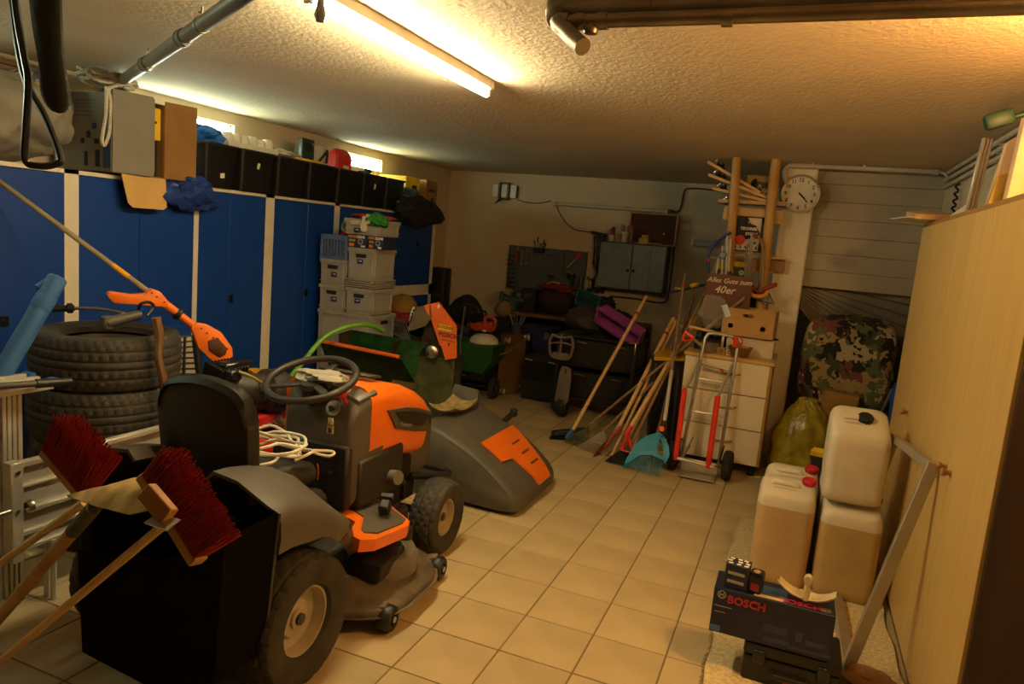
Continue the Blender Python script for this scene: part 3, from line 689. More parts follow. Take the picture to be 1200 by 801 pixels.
# fenders
for s in (1, -1):
    ks = [(1.83, .735, .815, .60), (1.90, .735, .81, .60), (2.0, .705, .79, .585), (2.07, .68, .77, .575), (2.12, .655, .75, .555), (2.18, .615, .70, .515), (2.225, .585, .64, .525), (2.265, .555, .59, .525), (2.285, .54, .565, .52)]
    rows = []
    for y, zo, zi, zb in ks:
        k = max(0, (y-2.18)/.105); xo = .475-.02*k
        rows.append([V(mx+s*xx, y, z) for xx, z in ((.17, zi-.03), (.20, zi), (.30, zi-.012), (xo-.05, zo+.012), (xo-.015, zo), (xo, zo-.025), (xo+.004, (zo*.4+zb*.6)), (xo-.004, zb))])
    b = MB(); R = [[b.bm.verts.new(p) for p in r] for r in rows]
    for a, c in zip(R, R[1:]):
        for k in range(7): b.bm.faces.new((a[k], a[k+1], c[k+1], c[k]))
    bmesh.ops.recalc_face_normals(b.bm, faces=b.bm.faces[:]); bmesh.ops.solidify(b.bm, geom=b.bm.faces[:], thickness=-.012 if s > 0 else .012)
    b.build('fender', mgrey, mow, wld=True, ang=50)
    # foot plate with mat
    pl = [(.17, 2.90), (.25, 2.90), (.46, 2.76), (.485, 2.70), (.47, 2.46), (.43, 2.40), (.36, 2.42), (.30, 2.56), (.17, 2.60)]
    def zz(x, y): return .41 + .10*(2.62-y) - .06*(x-.3)
    b = MB(); tp = [b.bm.verts.new((mx+s*x, y, zz(x, y))) for x, y in pl]; bt = [b.bm.verts.new((mx+s*x*.985, y, zz(x, y)-.055)) for x, y in pl]
    b.bm.faces.new(tp); b.bm.faces.new(bt[::-1])
    for i in range(len(pl)): j = (i+1) % len(pl); b.bm.faces.new((tp[i], bt[i], bt[j], tp[j]))
    bmesh.ops.triangulate(b.bm, faces=[f for f in b.bm.faces if len(f.verts) > 4])
    b.build('foot_plate', og2, mow, wld=True, ang=25)
    ml = [(.19, 2.87), (.25, 2.875), (.44, 2.755), (.455, 2.70), (.445, 2.51), (.40, 2.475), (.37, 2.50), (.30, 2.63), (.19, 2.68)]
    b = MB(); a_ = [b.bm.verts.new((mx+s*x, y, zz(x, y)+.007)) for x, y in ml]; c_ = [b.bm.verts.new((mx+s*x, y, zz(x, y)-.01)) for x, y in ml]
    b.bm.faces.new(a_); b.bm.faces.new(c_[::-1])
    for i in range(len(ml)): j = (i+1) % len(ml); b.bm.faces.new((a_[i], c_[i], c_[j], a_[j]))
    bmesh.ops.triangulate(b.bm, faces=[f for f in b.bm.faces if len(f.verts) > 4]); b.build('foot_mat', mgrey, mow, wld=True, ang=60)
MB().box((mx+.36, 2.70, .45), (.05, .06, .05), rot=(.4, 0, .3), bev=.008).box((mx+.345, 2.74, .485), (.06, .03, .02), rot=(.4, 0, .3), bev=.004).build('foot_pedal', black, mow, wld=True)
MB().cyl((mx+.22, 2.93, .50), (mx+.30, 2.91, .515), .035, n=16).build('brake_pad', M('worn_pedal', (.2, .18, .15), .4, .3), mow, wld=True)
MB().tube([(mx+.27, 2.92, .50), (mx+.28, 3.0, .46), (mx+.25, 3.05, .36)], .014).build('brake_arm', black, mow, wld=True)
# seat
sh = [(-.245, -.36), (-.245, .24), (-.215, .32), (-.15, .365), (0, .385), (.15, .365), (.215, .32), (.245, .24), (.245, -.36), (-.03, -.36), (-.045, -.30), (-.075, -.255), (-.10, -.25), (-.115, -.30), (-.10, -.36)]
m = Matrix(((1, 0, 0, mx-.02), (0, .16, -1, 2.07), (0, 1, .0, .70), (0, 0, 0, 1)))
m = Matrix.Translation((mx-.015, 2.075, .70)) @ Matrix.Rotation(PI/2+.10, 4, 'X')
sh = [(p.x, p.y) for p in curve([V(x, y, 0) for x, y in sh[1:8]], 4)]; sh = [(-.235, -.10)]+sh+[(.235, -.10), (-.03, -.10), (-.04, -.03), (-.062, .035), (-.085, .045), (-.098, -.0), (-.085, -.10)]; sh = [(x*.90, y) for x, y in sh]
sb = MB(); sb.prism(sh, .07, m, bev=.018); so = sb.build('seat_back', seatm, mow, wld=True)
b = MB(); b.loft([[(m @ V(x*k, y*k+.02, z)) for x, y in sh[1:26]] for k, z in ((.97, -.0), (1.0, .02), (1.0, .055), (.95, .075))], caps=False, closed=False)
bmesh.ops.solidify(b.bm, geom=b.bm.faces[:], thickness=.02); b.build('piping', seatm, so, wld=True)
b = MB(); b.loft([rrect(.21, .63, .745, 2.06, .04, cx=mx-.015), rrect(.235, .62, .745, 2.14, .05, cx=mx-.015), rrect(.24, .62, .73, 2.28, .05, cx=mx-.015), rrect(.23, .62, .71, 2.38, .04, cx=mx-.015), rrect(.19, .63, .685, 2.42, .02, cx=mx-.015)]); b.build('seat_cushion', seatm, mow, wld=True)
MB().cyl((mx-.015, 2.12, .62), (mx-.015, 2.4, .62), .03).box((mx-.015, 2.25, .60), (.3, .3, .05), bev=.01).build('seat_bracket', darkgrey, mow, wld=True)
# dash tower
b = MB(); b.loft([rrect(.17, .42, .84, 2.60, .05, cx=mx+.05), rrect(.185, .42, .90, 2.625, .06, cx=mx+.045), rrect(.205, .43, .945, 2.69, .07, cx=mx+.03), rrect(.236, .47, .962, 2.79, .07), rrect(.236, .60, .955, 2.86, .07)]); b.build('dash_tower', mgrey, mow, wld=True, ang=60)
MB().box((mx+.215, 2.85, .535), (.065, .38, .225), bev=.01).box((mx-.215, 2.85, .535), (.065, .38, .225), bev=.01).box((mx+.045, 2.605, .58), (.365, .05, .30), bev=.012).build('dash_panel', mdark, mow, wld=True)
b = MB(); b.box((mx+.185, 2.73, .925), (.08, .15, .05), rot=(.15, .3, 0), bev=.015, seg=2); b.build('dash_pod', mgrey, mow, wld=True)
MB().cyl((mx+.165, 2.65, .90), (mx+.165, 2.605, .952), .009).lathe([(0, .0), (.022, .004), (.027, .014), (.022, .026), (0, .030)], (mx+.165, 2.608, .948), (.1, -.5, 1), 16).build('choke_knob', M('pinkish_red_knob', (.5, .03, .025), .35), mow, wld=True)
nk = V(.12, -1, .35).normalized(); kc = P(391, 478, Y=2.598)
ig = MB().lathe([(.034, -.01), (.034, .006), (.028, .009), (0, .009)], kc, nk, 22).build('ignition', steel, mow, wld=True)
MB().box(kc+nk*.016, (.012, .03, .018), rot=rotmat(nk), bev=.003).box(kc+nk*.025+V(0, 0, -.005), (.01, .012, .026)).build('key', black, ig, wld=True)
MB().box(kc+V(.002, -.02, -.055), (.03, .006, .032), bev=.003).build('key_fob', M('cream_fob', (.6, .52, .33), .6), ig, wld=True)
MB().box(kc+V(.002, -.02, -.092), (.034, .004, .036)).build('key_label', M('cream_label', (.55, .45, .2), .7), ig, wld=True)
MB().box(kc+V(.002, -.023, -.096), (.016, .003, .02)).build('print_mark', printk, ig, wld=True)
MB().lathe([(.04, 0), (.042, .01), (.036, .014), (0, .012)], (mx+.10, 2.70, .95), (.1, -.35, 1), 24).build('gauge', white, mow, wld=True)
MB().tube(curve([P(372, 543, Y=2.575), P(373, 552, Y=2.57), P(372, 562, Y=2.575)], 4), .003, n=5).build('cord', M('orange_cord', (.5, .14, .03), .7), mow, wld=True)
MB().box((mx+.12, 2.578, .665), (.05, .004, .008)).cyl((mx+.14, 2.58, .60), (mx+.14, 2.574, .60), .01).build('clip', steel, mow, wld=True)
# bonnet
hs = [(2.74, .958, .62, .238), (2.80, .962, .62, .238), (2.95, .945, .60, .235), (3.10, .91, .56, .228), (3.25, .855, .52, .215), (3.36, .80, .49, .198), (3.42, .755, .475, .18)]
b = MB(); b.loft([rrect(hw, z0, z1, y, .07, 5, top=.02) for y, z1, z0, hw in hs]); b.build('bonnet', og2, mow, wld=True, ang=60)
b = MB(); b.loft([rrect(hw+.004, z0, z1, y, .05, 4) for y, z1, z0, hw in ((3.20, .56, .40, .20), (3.34, .62, .40, .20), (3.41, .755, .40, .185), (3.455, .74, .42, .17), (3.465, .6, .43, .16))]); b.build('grille', mgrey, mow, wld=True, ang=60)
for s in (1, -1):
    # bonnet side vent: follows the tapering side
    def SP(y, z, o=.0):
        for (ya_, za1, za0, ha), (yb_, zb1, zb0, hb) in zip(hs, hs[1:]):
            if y <= yb_: break
        k = (y-ya_)/(yb_-ya_); return V(mx+s*(ha+(hb-ha)*k+o), y, z)
    fr = [(2.87, .845), (3.05, .825), (3.20, .79), (3.34, .745), (3.42, .70), (3.42, .63), (3.34, .635), (3.15, .68), (2.96, .735)]
    def sheet(pts_, o0, o1):
        b = MB(); A_ = [b.bm.verts.new(SP(y, z, o0)) for y, z in pts_]; B_ = [b.bm.verts.new(SP(y, z, o1)) for y, z in pts_]
        n_ = len(pts_); b.bm.faces.new(A_); b.bm.faces.new(B_[::-1])
        for i in range(n_): j = (i+1) % n_; b.bm.faces.new((A_[i], A_[j], B_[j], B_[i]))
        bmesh.ops.triangulate(b.bm, faces=[f for f in b.bm.faces if len(f.verts) > 4]); return b
    vf = sheet(fr, -.02, .012).build('side_vent', mgrey, mow, wld=True)
    op = [(2.94, .822), (3.08, .80), (3.20, .77), (3.33, .73), (3.39, .705), (3.39, .665), (3.2, .695), (3.13, .74), (3.0, .765)]
    sheet(op, .005, .0145).build('vent_opening', black, vf, wld=True)
    t_ = text('lettering', 'Husqvarna', .032, M('worn_grey_print', (.16, .15, .12), .6) if not bpy.data.materials.get('worn_grey_print') else bpy.data.materials['worn_grey_print'], vf, (0, 0, 0), (1, 0, 0), (0, 1, 0), bold=.0006, ext=.002)
    q0, q1 = (SP(2.97, .755, .0145), SP(3.14, .715, .0145)) if s > 0 else (SP(3.14, .715, .0145), SP(2.97, .755, .0145))
    x_ = (q1-q0).normalized(); y_ = V(0, 0, 1); y_ = (y_-x_*y_.dot(x_)).normalized()
    mm = Matrix((x_, y_, x_.cross(y_))).transposed().to_4x4(); mm.translation = (q0+q1)/2
    t_.data.transform(world_mat(vf).inverted() @ mm)
MB().box((mx, 2.90, .985), (.3, .1, .012), rot=(-.15, 0, 0), bev=.004).build('bonnet_vent', mdark, mow, wld=True)
# steering wheel
sc = V(-1.945, 2.60, 1.0); sn = V(0, -.34, 1).normalized(); sx = V(1, 0, 0); sy = sn.cross(sx)
st = MB().tube([sc+(sx*math.cos(2*PI*k/40)+sy*math.sin(2*PI*k/40))*.196 for k in range(40)], .0165, n=10, closed=True).build('steering_wheel', mdark, mow, wld=True)
b = MB(); b.lathe([(.05, -.03), (.06, -.01), (.05, .01), (0, .015)], sc-sn*.02, sn, 20)
for a in (math.radians(-30), math.radians(90), math.radians(210)):
    d_ = sx*math.cos(a)+sy*math.sin(a); b.box(sc-sn*.018+d_*.115, (.15, .035, .012), rot=Matrix((d_, sn.cross(d_), sn)).transposed(), bev=.004)
b.build('spokes', mdark, st, wld=True)
MB().cyl(sc-sn*.03, sc-sn*.16, .028).build('steering_column', black, mow, wld=True)
# deck
b = MB()
out = [(.10, 2.38), (.34, 2.36), (.50, 2.44), (.56, 2.56), (.56, 2.72), (.55, 2.86), (.48, 2.98), (.36, 3.06), (.10, 3.06), (-.3, 3.06), (-.46, 2.95), (-.5, 2.7), (-.46, 2.45), (-.3, 2.37)]
out = [(p.x, p.y) for p in curve([V(*q, 0) for q in out+[out[0]]], 3)[:-1]]
cxy = (.03, 2.71)
def dring(k, z): return [V(mx+cxy[0]+(x-cxy[0])*k, cxy[1]+(y-cxy[1])*k, z) for x, y in out]
b.loft([dring(1.03, .085), dring(1.0, .075), dring(1.0, .10), dring(.985, .115), dring(.90, .125), dring(.84, .17), dring(.74, .205), dring(.55, .215)]); b.build('mower_deck', M('worn_deck_paint', (.10, .075, .045), .6, var=.4, scale=12), mow, wld=True, ang=60)
MB().lathe([(.21, 0), (.205, .06), (.19, .085), (.12, .095), (.04, .10), (0, .10)], (mx+.30, 2.72, .16), (0, 0, 1), 28).build('blade_dome', M('dusty_grey_paint', (.13, .11, .085), .5), mow, wld=True)
MB().box(P(440, 654, Z=.24), (.18, .26, .09), rot=(0, .1, .1), bev=.025, seg=2).box(P(452, 640, Z=.28), (.14, .10, .05), rot=(0, .1, .3), bev=.02, seg=2).cyl(P(470, 640, Z=.2), P(470, 640, Z=.2)+V(0, 0, .10), .05).build('belt_cover', black, mow, wld=True)
MB().box((mx+.15, 2.6, .28), (.3, .9, .12), bev=.02).build('under_guard', mdark, mow, wld=True)
for y, x in ((2.50, .525), (3.02, .49)):
    wo = MB().lathe([(.02, -.032), (.05, -.03), (.058, -.016), (.058, .016), (.05, .03), (.03, .032), (.026, .02), (0, .02)], (mx+x, y, .062), (1, .06, 0), 24).build('gauge_wheel', black, mow, wld=True)
    MB().cyl((mx+x+.02, y, .062), (mx+x+.036, y, .062), .014).build('axle_cap', steel, wo, wld=True)
    MB().box((mx+x-.07, y-.02, .10), (.14, .05, .02), rot=(0, -.3, .2), bev=.004).build('wheel_bracket', M('deck_bracket', (.14, .11, .07), .55) if not bpy.data.materials.get('deck_bracket') else bpy.data.materials['deck_bracket'], mow, wld=True)
# front bumper
b = MB().tube(curve([(mx+.2, 3.20, .42), (mx+.24, 3.38, .38), (mx+.235, 3.58, .33), (mx+.16, 3.66, .32), (mx-.16, 3.66, .32), (mx-.235, 3.58, .33), (mx-.24, 3.38, .38), (mx-.2, 3.2, .42)], 6), .02, n=10); b.build('bumper', black, mow, wld=True)
# black rear carrier box
b = MB(); cb = M('black_carrier', (.006, .005, .005), .85, spec=.15)
prof_o = [(-.06, 1.53), (.30, 1.50), (.47, 1.60), (.475, 1.83), (-.32, 1.83), (-.22, 1.66)]
bt_ = [V(mx+x*.92, y*.97+.06, .24) for x, y in prof_o]; tp_ = [V(mx+x, y, z) for (x, y), z in zip(prof_o, (.60, .66, .74, .745, .74, .64))]
b.loft([bt_, tp_], caps=False); b.bm.faces.new([b.bm.verts.new(p) for p in bt_][::-1]); bmesh.ops.solidify(b.bm, geom=b.bm.faces[:], thickness=.012)
b.build('rear_carrier', cb, mow, wld=True, smooth=False)
MB().tube([tp_[3]+V(.005, .0, .0), tp_[3]*.45+bt_[3]*.55, bt_[3]], .007, n=6).build('carrier_edge', darkgrey, mow, wld=True)
MB().tube(curve([V(mx-.36, 1.86, .62), V(mx-.30, 1.84, .68), V(mx+.3, 1.84, .68), V(mx+.36, 1.86, .62)], 4), .012).build('carrier_rail', black, mow, wld=True)
for x in (-.2, .2): MB().box((mx+x, 1.86, .45), (.05, .12, .05)).build('carrier_bracket', black, mow, wld=True)

# gloves behind the wheel, cable on the seat
solo(crumple((-1.93, 2.66, 1.0), (.13, .07, .03), 31, .35).build('work_gloves', M('grey_glove', (.30, .27, .21), .9)), 'pale grey work gloves lying on the dash behind the steering wheel', 'gloves')
wc = M('white_cable_sheath', (.72, .66, .52), .45)
pts = []
for i in range(46):
    a = i*.62; k = 1+.28*math.sin(i*1.7); pts.append(V(-1.89+.145*math.cos(a)*k, 2.25+.13*math.sin(a)*k+.03*math.sin(i*.4), .757+.07*(i/46)+.012*math.sin(i*2.1)))
pts += [V(-1.86, 2.33, .80), V(-1.80, 2.43, .735), V(-1.76, 2.49, .71), V(-1.75, 2.52, .715), V(-1.77, 2.51, .725), V(-1.82, 2.40, .745)]
solo(MB().tube(curve(pts, 4), .0062, n=7).build('white_cable', wc), 'coil of white cable lying on the mower seat', 'cable')

# brooms and shovel resting in the carrier, handles down to the floor on the left
def handle(a, b_, r=.0135, mat=ashw, parent=None, z=0):
    d = (b_-a).normalized(); e = a + d*((a.z-r-.002)/-d.z if d.z < 0 else 1.4)
    return MB().tube([a, e], r, n=10).build('handle', mat, parent, wld=True), e
def broom(label, c, axis, nrm, L_, hA, hB, hr=.0135, mat=ashw, bl=.09, tip=None):
    """c centre of wooden head, axis along head, nrm bristle direction"""
    axis = Vector(axis).normalized(); nrm = Vector(nrm); nrm = (nrm-axis*nrm.dot(axis)).normalized(); th = axis.cross(nrm)
    F_ = Matrix((axis, th, nrm)).transposed()
    d = (hB-hA).normalized(); e = hA+d*((hA.z-.02)/-d.z)
    t = thing('broom', label, 'broom', (e.x, e.y, 0), group='red bristled brooms')
    MB().box(c, (L_, .055, .03), rot=F_, bev=.004).build('head', pine, t, wld=True)
    b = MB(); rs = random.Random(4)
    nx = int(L_/.0075)
    for i in range(nx):
        for j in range(9):
            p = c+axis*(-L_/2+.006+(i+.5)*(L_-.012)/nx)+th*(-.03+.0075*j)+nrm*.012
            q = p+nrm*(bl+rs.uniform(-.006, .004))+axis*((i/nx-.5)*.025+rs.uniform(-.003, .003))+th*((j-4)*.004+rs.uniform(-.003, .003))
            b.cyl(p, q, .0032, .0026, n=4, caps=False)
    br = b.build('bristles', redd, t, wld=True, smooth=False); br['kind'] = 'stuff'
    MB().tube([hA, e], hr, n=10).build('handle', mat, t, wld=True)
    return t
Yb = 1.46
def Q(x, y, Y=Yb): return P(x, y, Y=Y)
a0, a1 = Q(56, 528, 1.52), Q(102, 582, 1.50)
broom('red bristled broom in the rear carrier, leftmost, its head tilted', (a0+a1)/2, a1-a0, Q(115, 520, 1.52)-Q(80, 556, 1.5), (a1-a0).length, Q(100, 588, 1.53), Q(0, 660, 1.62), bl=.13)
a0, a1 = Q(172, 560, 1.42), Q(231, 655, 1.40)
broom('red bristled broom in the rear carrier, right one nearest the mower seat', (a0+a1)/2, a1-a0, Q(225, 590, 1.42)-Q(200, 605, 1.40), (a1-a0).length+.02, Q(192, 615, 1.40), Q(0, 775, 1.46), bl=.105)
# coal shovel with worn wooden looking blade
t = thing('hand_shovel', 'worn tan shovel with thick handle lying between the two brooms', 'shovel', (-2.6, 1.45, 0))
sp_ = [Q(78, 580, 1.44), Q(110, 574, 1.50), Q(165, 558, 1.50), Q(200, 572, 1.44), Q(190, 592, 1.36), Q(150, 602, 1.34), Q(110, 592, 1.38)]
cc = sum(sp_, V(0, 0, 0))/7
b = MB(); rim_ = [b.bm.verts.new(p) for p in sp_]; mid = [b.bm.verts.new(cc+(p-cc)*.55+V(0, .0, .022)) for p in sp_]; ce = b.bm.verts.new(cc+V(0, 0, .03))
for i in range(7): j = (i+1) % 7; b.bm.faces.new((rim_[i], rim_[j], mid[j], mid[i])); b.bm.faces.new((mid[i], mid[j], ce))
bmesh.ops.recalc_face_normals(b.bm, faces=b.bm.faces[:]); bmesh.ops.solidify(b.bm, geom=b.bm.faces[:], thickness=.006)
b.build('blade', M('rusty_tan_blade', (.42, .27, .075), .95, var=.35, scale=18), t, wld=True, ang=60)
a_, e_ = Q(105, 600, 1.40), Q(0, 722, 1.48); d_ = (e_-a_).normalized(); e_ = a_+d_*((a_.z-.02)/-d_.z)
MB().tube([a_+d_*.1, e_], .0195, n=12).build('handle', pine, t, wld=True)
MB().tube([a_-d_*.03, a_+d_*.12], .0215, n=12).build('ferrule', M('dull_green_ferrule', (.05, .05, .03), .6), t, wld=True)
t = thing('wooden_scraper', 'short wooden board bracket lying on the right broom', 'board', (-1.63, 1.36, .76))
z0_, z1_ = Q(172, 574, 1.34), Q(198, 606, 1.33); ax_ = (z1_-z0_).normalized()
MB().box((z0_+z1_)/2, ((z1_-z0_).length, .05, .03), rot=rotmat(V(.1, -1, .3), ax_), bev=.003).build('block', pine, t, wld=True)
MB().box(z1_+V(-.01, -.01, -.01), (.07, .05, .004), rot=(.2, .1, .1)).build('metal_edge', steel, t, wld=True)

# ================================================================= compressor behind the seat
t = thing('compressor', 'black and red compressor with red spiral hose behind the mower seat', 'compressor', (-2.65, 3.0, 0))
cmp = t
MB().lathe([(0, -.24), (.08, -.235), (.115, -.20), (.12, -.1), (.12, .1), (.115, .20), (.08, .235), (0, .24)], (-2.62, 3.12, .44), (.25, 1, 0), 24).build('tank', red, t, wld=True)
for x, y in ((-2.55, 2.95), (-2.70, 2.98), (-2.5, 3.28), (-2.66, 3.32)): MB().cyl((x, y, 0), (x, y, .36), .015).build('leg', black, t, wld=True)
MB().box((-2.66, 3.02, .60), (.22, .4, .08), bev=.01).build('deck', red, t, wld=True)
MB().lathe([(0, -.16), (.09, -.155), (.115, -.12), (.118, .02), (.10, .04), (.10, .10), (.125, .12), (.128, .2), (.11, .24), (.05, .25), (0, .25)], (-2.66, 2.98, .76), (.35, 1, -.10), 26).build('motor', mdark, t, wld=True)
b = MB()
for k in range(9): b.box((-2.70, 2.80+.022*k, .88), (.13, .008, .08), rot=(0, .25, 0), bev=.002)
b.box((-2.68, 2.93, .91), (.08, .2, .05), bev=.012).box((-2.60, 2.84, .88), (.04, .08, .06), bev=.01); b.build('cylinder_head', blackg, t, wld=True)
MB().tube(curve([(-2.58, 2.85, .90), (-2.53, 2.90, .87), (-2.53, 3.0, .80), (-2.56, 3.02, .72)], 5), .008).build('yellow_line', M('olive_line', (.25, .22, .03), .5), t, wld=True)
MB().box((-2.56, 3.30, .68), (.07, .09, .1), bev=.006).cyl((-2.56, 3.28, .73), (-2.56, 3.28, .75), .015).build('switch_box', black, t, wld=True)
MB().box((-2.522, 3.27, .69), (.003, .025, .045), bev=.001).build('yellow_tag', yellow, t, wld=True)
b = MB().cyl((-2.52, 3.08, .62), (-2.48, 3.12, .55), .03).lathe([(.0, 0), (.03, .01), (.032, .03), (0, .035)], (-2.49, 3.18, .60), (1, -.6, .4), 14).cyl((-2.55, 3.0, .58), (-2.5, 3.25, .60), .012); b.build('regulator', steel, t, wld=True)
pts = [V(-2.49+.055*math.cos(a*.55), 3.40+.055*math.sin(a*.55), .36+.0048*a) for a in range(70)]
solo(MB().tube(pts, .0085, n=7).build('spiral_hose', M('red_hose', (.5, .012, .01), .3)), 'red spiral air hose standing beside the red compressor tank', 'hose')
t = thing('yellow_pan', 'yellow round pan on a tan drum in front of blue cabinets', 'pan', (-3.28, 3.70, .60))
MB().lathe([(0, .0), (.10, .0), (.125, .02), (.128, .075), (.118, .075), (.112, .02), (0, .012)], (0, 0, 0), n=28).build('pan', M('yellow_plastic', (.62, .33, .01), .45), t)
t = thing('tan_drum', 'tan round drum under the yellow pan', 'drum', (-3.24, 3.78, 0))
MB().lathe([(0, 0), (.17, 0), (.18, .05), (.18, .55), (.17, .59), (0, .595)], n=28).build('drum', M('tan_drum_side', (.35, .18, .045), .6), t)

# ================================================================= mower grass box lying on the floor
t = thing('grass_box', 'grey grass catcher hood with orange slotted panel lying on the floor', 'grass catcher', (-1.85, 4.4, 0))
prof = [(-2.16, .03), (-2.20, .38), (-2.17, .44), (-2.10, .47), (-1.98, .465), (-1.70, .34), (-1.50, .20), (-1.42, .12), (-1.405, .06), (-1.43, .02), (-1.6, .015)]
prof = [(p.x, p.y) for p in curve([V(x, z, 0) for x, z in prof], 3)]
pc = (-1.85, .2)
def sec(y, k, dz=0): return [V(pc[0]+(x-pc[0])*k, y, max(.004, pc[1]+(z-pc[1])*k+dz)) for x, z in prof]
b = MB(); b.loft([sec(3.95, .90), sec(3.965, .955), sec(4.0, .99), sec(4.08, 1), sec(4.3, 1), sec(4.55, 1), sec(4.66, .99), sec(4.70, .95), sec(4.715, .9)]); b.build('hood', M('grass_box_grey', (.085, .078, .06), .5, bump=.08, bscale=300), t, wld=True, ang=50)
def slope(y, x, o=0):
    zz_ = None
    for (xa, za), (xb_, zb2) in zip(prof, prof[1:]):
        if xa <= x <= xb_ and za > .05: zz_ = za+(zb2-za)*(x-xa)/(xb_-xa); break
    return V(x, y, (zz_ if zz_ else .1)+o)
b = MB(); xs_ = [-1.93+.52*i/16 for i in range(17)]
def op_(u, v): 
    x = -1.755+.345*u; y0_ = 4.12 if u < .48 else 4.26+.07*(u-.48)/.52; y1_ = 4.66-.11*u; return slope(y0_+(y1_-y0_)*v, x, .004)
b.grid(op_, 20, 4, .012); og_ = b.build('orange_panel', og2, t, wld=True, ang=60)
for x in (-1.645, -1.57, -1.50): 
    p0_, p1_ = slope(4.40, x, .014), slope(4.53, x, .014)
    MB().box((p0_+p1_)/2, (.016, .13, .016), rot=(0, .6, 0), bev=.004).build('slot', M('slot_dark', (.16, .03, .004), .6) if not bpy.data.materials.get('slot_dark') else bpy.data.materials['slot_dark'], og_, wld=True)
b = MB(); b.grid(lambda u, v: V(-2.19+.20*u, 4.20+.36*v, .475+.035*(2*u-1)**2+.04*(2*v-1)**2), 8, 8, .008); b.build('dusty_scoop', M('grass_dust', (.30, .22, .09), .95, var=.3, scale=20), t, wld=True)
b = MB(); b.loft([[V(-2.22, 4.55, .40), V(-2.0, 4.58, .46), V(-2.02, 4.62, .60), V(-2.20, 4.60, .62)], [V(-2.24, 4.70, .40), V(-1.98, 4.70, .44), V(-2.02, 4.70, .54), V(-2.22, 4.70, .56)]]); b.build('rear_lip', bpy.data.materials['grass_box_grey'], t, wld=True)
MB().cyl((-1.83, 4.66, .38), (-1.81, 4.82, .43), .022).box((-1.81, 4.82, .43), (.05, .05, .06), bev=.01).build('latch', black, t, wld=True)

# ================================================================= green rocking saw with orange guard
t = thing('rocking_saw', 'green firewood saw with tilting tray and orange blade guard', 'saw', (-2.9, 5.3, 0))
gold = M('worn_green_steel', (.05, .06, .018), .55, var=.7, scale=7)
T0, T1 = V(-3.46, 4.80, .74), V(-2.80, 4.93, .66)        # orange front edge
T0, T1 = P(374, 399, Y=4.75), P(468, 418, Y=4.85); U0, U1 = P(411, 386, Y=5.12), P(502, 402, Y=5.2)
B0, B1 = P(392, 445, Y=4.95), P(486, 447, Y=5.02); W0, W1 = P(408, 408, Y=5.1), P(492, 412, Y=5.18)
def quad(pts_, th):
    b = MB(); b.bm.faces.new([b.bm.verts.new(p) for p in pts_]); bmesh.ops.solidify(b.bm, geom=b.bm.faces[:], thickness=th); return b
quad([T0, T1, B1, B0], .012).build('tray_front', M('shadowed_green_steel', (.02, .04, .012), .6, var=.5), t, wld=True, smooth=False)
quad([U0, U1, W1, W0], .012).build('tray_back', green, t, wld=True, smooth=False)
quad([W0, W1, B1, B0], .012).build('tray_floor', green, t, wld=True, smooth=False)
for f_ in (.0, .68): quad([T0.lerp(T1, f_)*.4+U0.lerp(U1, f_)*.6, U0.lerp(U1, f_), W0.lerp(W1, f_), B0.lerp(B1, f_)*.6+W0.lerp(W1, f_)*.4], .01).build('tray_rib', M('worn_rib', (.09, .07, .03), .7) if not bpy.data.materials.get('worn_rib') else bpy.data.materials['worn_rib'], t, wld=True, smooth=False)
MB().tube([T0, T1], .016, n=10).build('orange_edge', orange, t, wld=True)
MB().box(B0.lerp(B1, .35)+V(.02, -.03, .06), (.22, .02, .05), rot=(.3, .1, .1)).box(B0.lerp(B1, .85)+V(.03, -.02, -.015), (.2, .03, .04), rot=(.0, .05, .1)).build('tray_bracket', M('rusty_bracket', (.14, .09, .04), .7), t, wld=True)
g_ = [(497, 358), (514, 354), (535, 382), (535, 418), (522, 422), (517, 405), (515, 404), (505, 373), (499, 364)]
gp_ = [P(x, y, Y=5.18+(x-508)*.004) for x, y in g_]
b = MB(); n_ = len(gp_); A_ = [b.bm.verts.new(p) for p in gp_]; B_ = [b.bm.verts.new(p+V(-.02, .05, 0)) for p in gp_]
b.bm.faces.new(A_); b.bm.faces.new(B_[::-1])
for i in range(n_): j = (i+1) % n_; b.bm.faces.new((A_[i], A_[j], B_[j], B_[i]))
bmesh.ops.triangulate(b.bm, faces=[f for f in b.bm.faces if len(f.verts) > 4])
gd = b.build('blade_guard', M('orange_guard_paint', (.72, .13, .012), .4, var=.15), t, wld=True, smooth=False)
x_ = (P(535, 391, Y=5.288)-P(514, 387, Y=5.204)).normalized(); y_ = (P(520, 380, Y=5.228)-P(517, 395, Y=5.216)).normalized(); n2 = x_.cross(y_)
def on(px_, py_, o=.004): return P(px_, py_, Y=5.18+(px_-508)*.004)+n2*o
MB().box(on(521.5, 384), (.115, .045, .003), rot=Matrix((x_, (y_-x_*y_.dot(x_)).normalized(), n2)).transposed()).build('yellow_sticker', yellow, gd, wld=True)
wi = world_mat(gd).inverted()
def lett(body, size, mat, px_, py_, bold=0, o=.006):
    tt = text('lettering', body, size, mat, gd, (0, 0, 0), (1, 0, 0), (0, 1, 0), bold=bold)
    mm = Matrix((x_, (y_-x_*y_.dot(x_)).normalized(), n2)).transposed().to_4x4(); mm.translation = on(px_, py_, o); tt.data.transform(wi @ mm)
lett('DOCKER', .032, printk, 521.8, 383.6, .0008); lett('POSCH', .05, M('dark_violet_print', (.03, .012, .08), .6), 525, 393, .0012)
MB().box(on(525, 399), (.12, .004, .003), rot=Matrix((x_, (y_-x_*y_.dot(x_)).normalized(), n2)).transposed()).build('print_line', printk, gd, wld=True)
MB().box(on(514, 359), (.02, .03, .003), rot=Matrix((x_, (y_-x_*y_.dot(x_)).normalized(), n2)).transposed()).build('white_sticker', white, gd, wld=True)
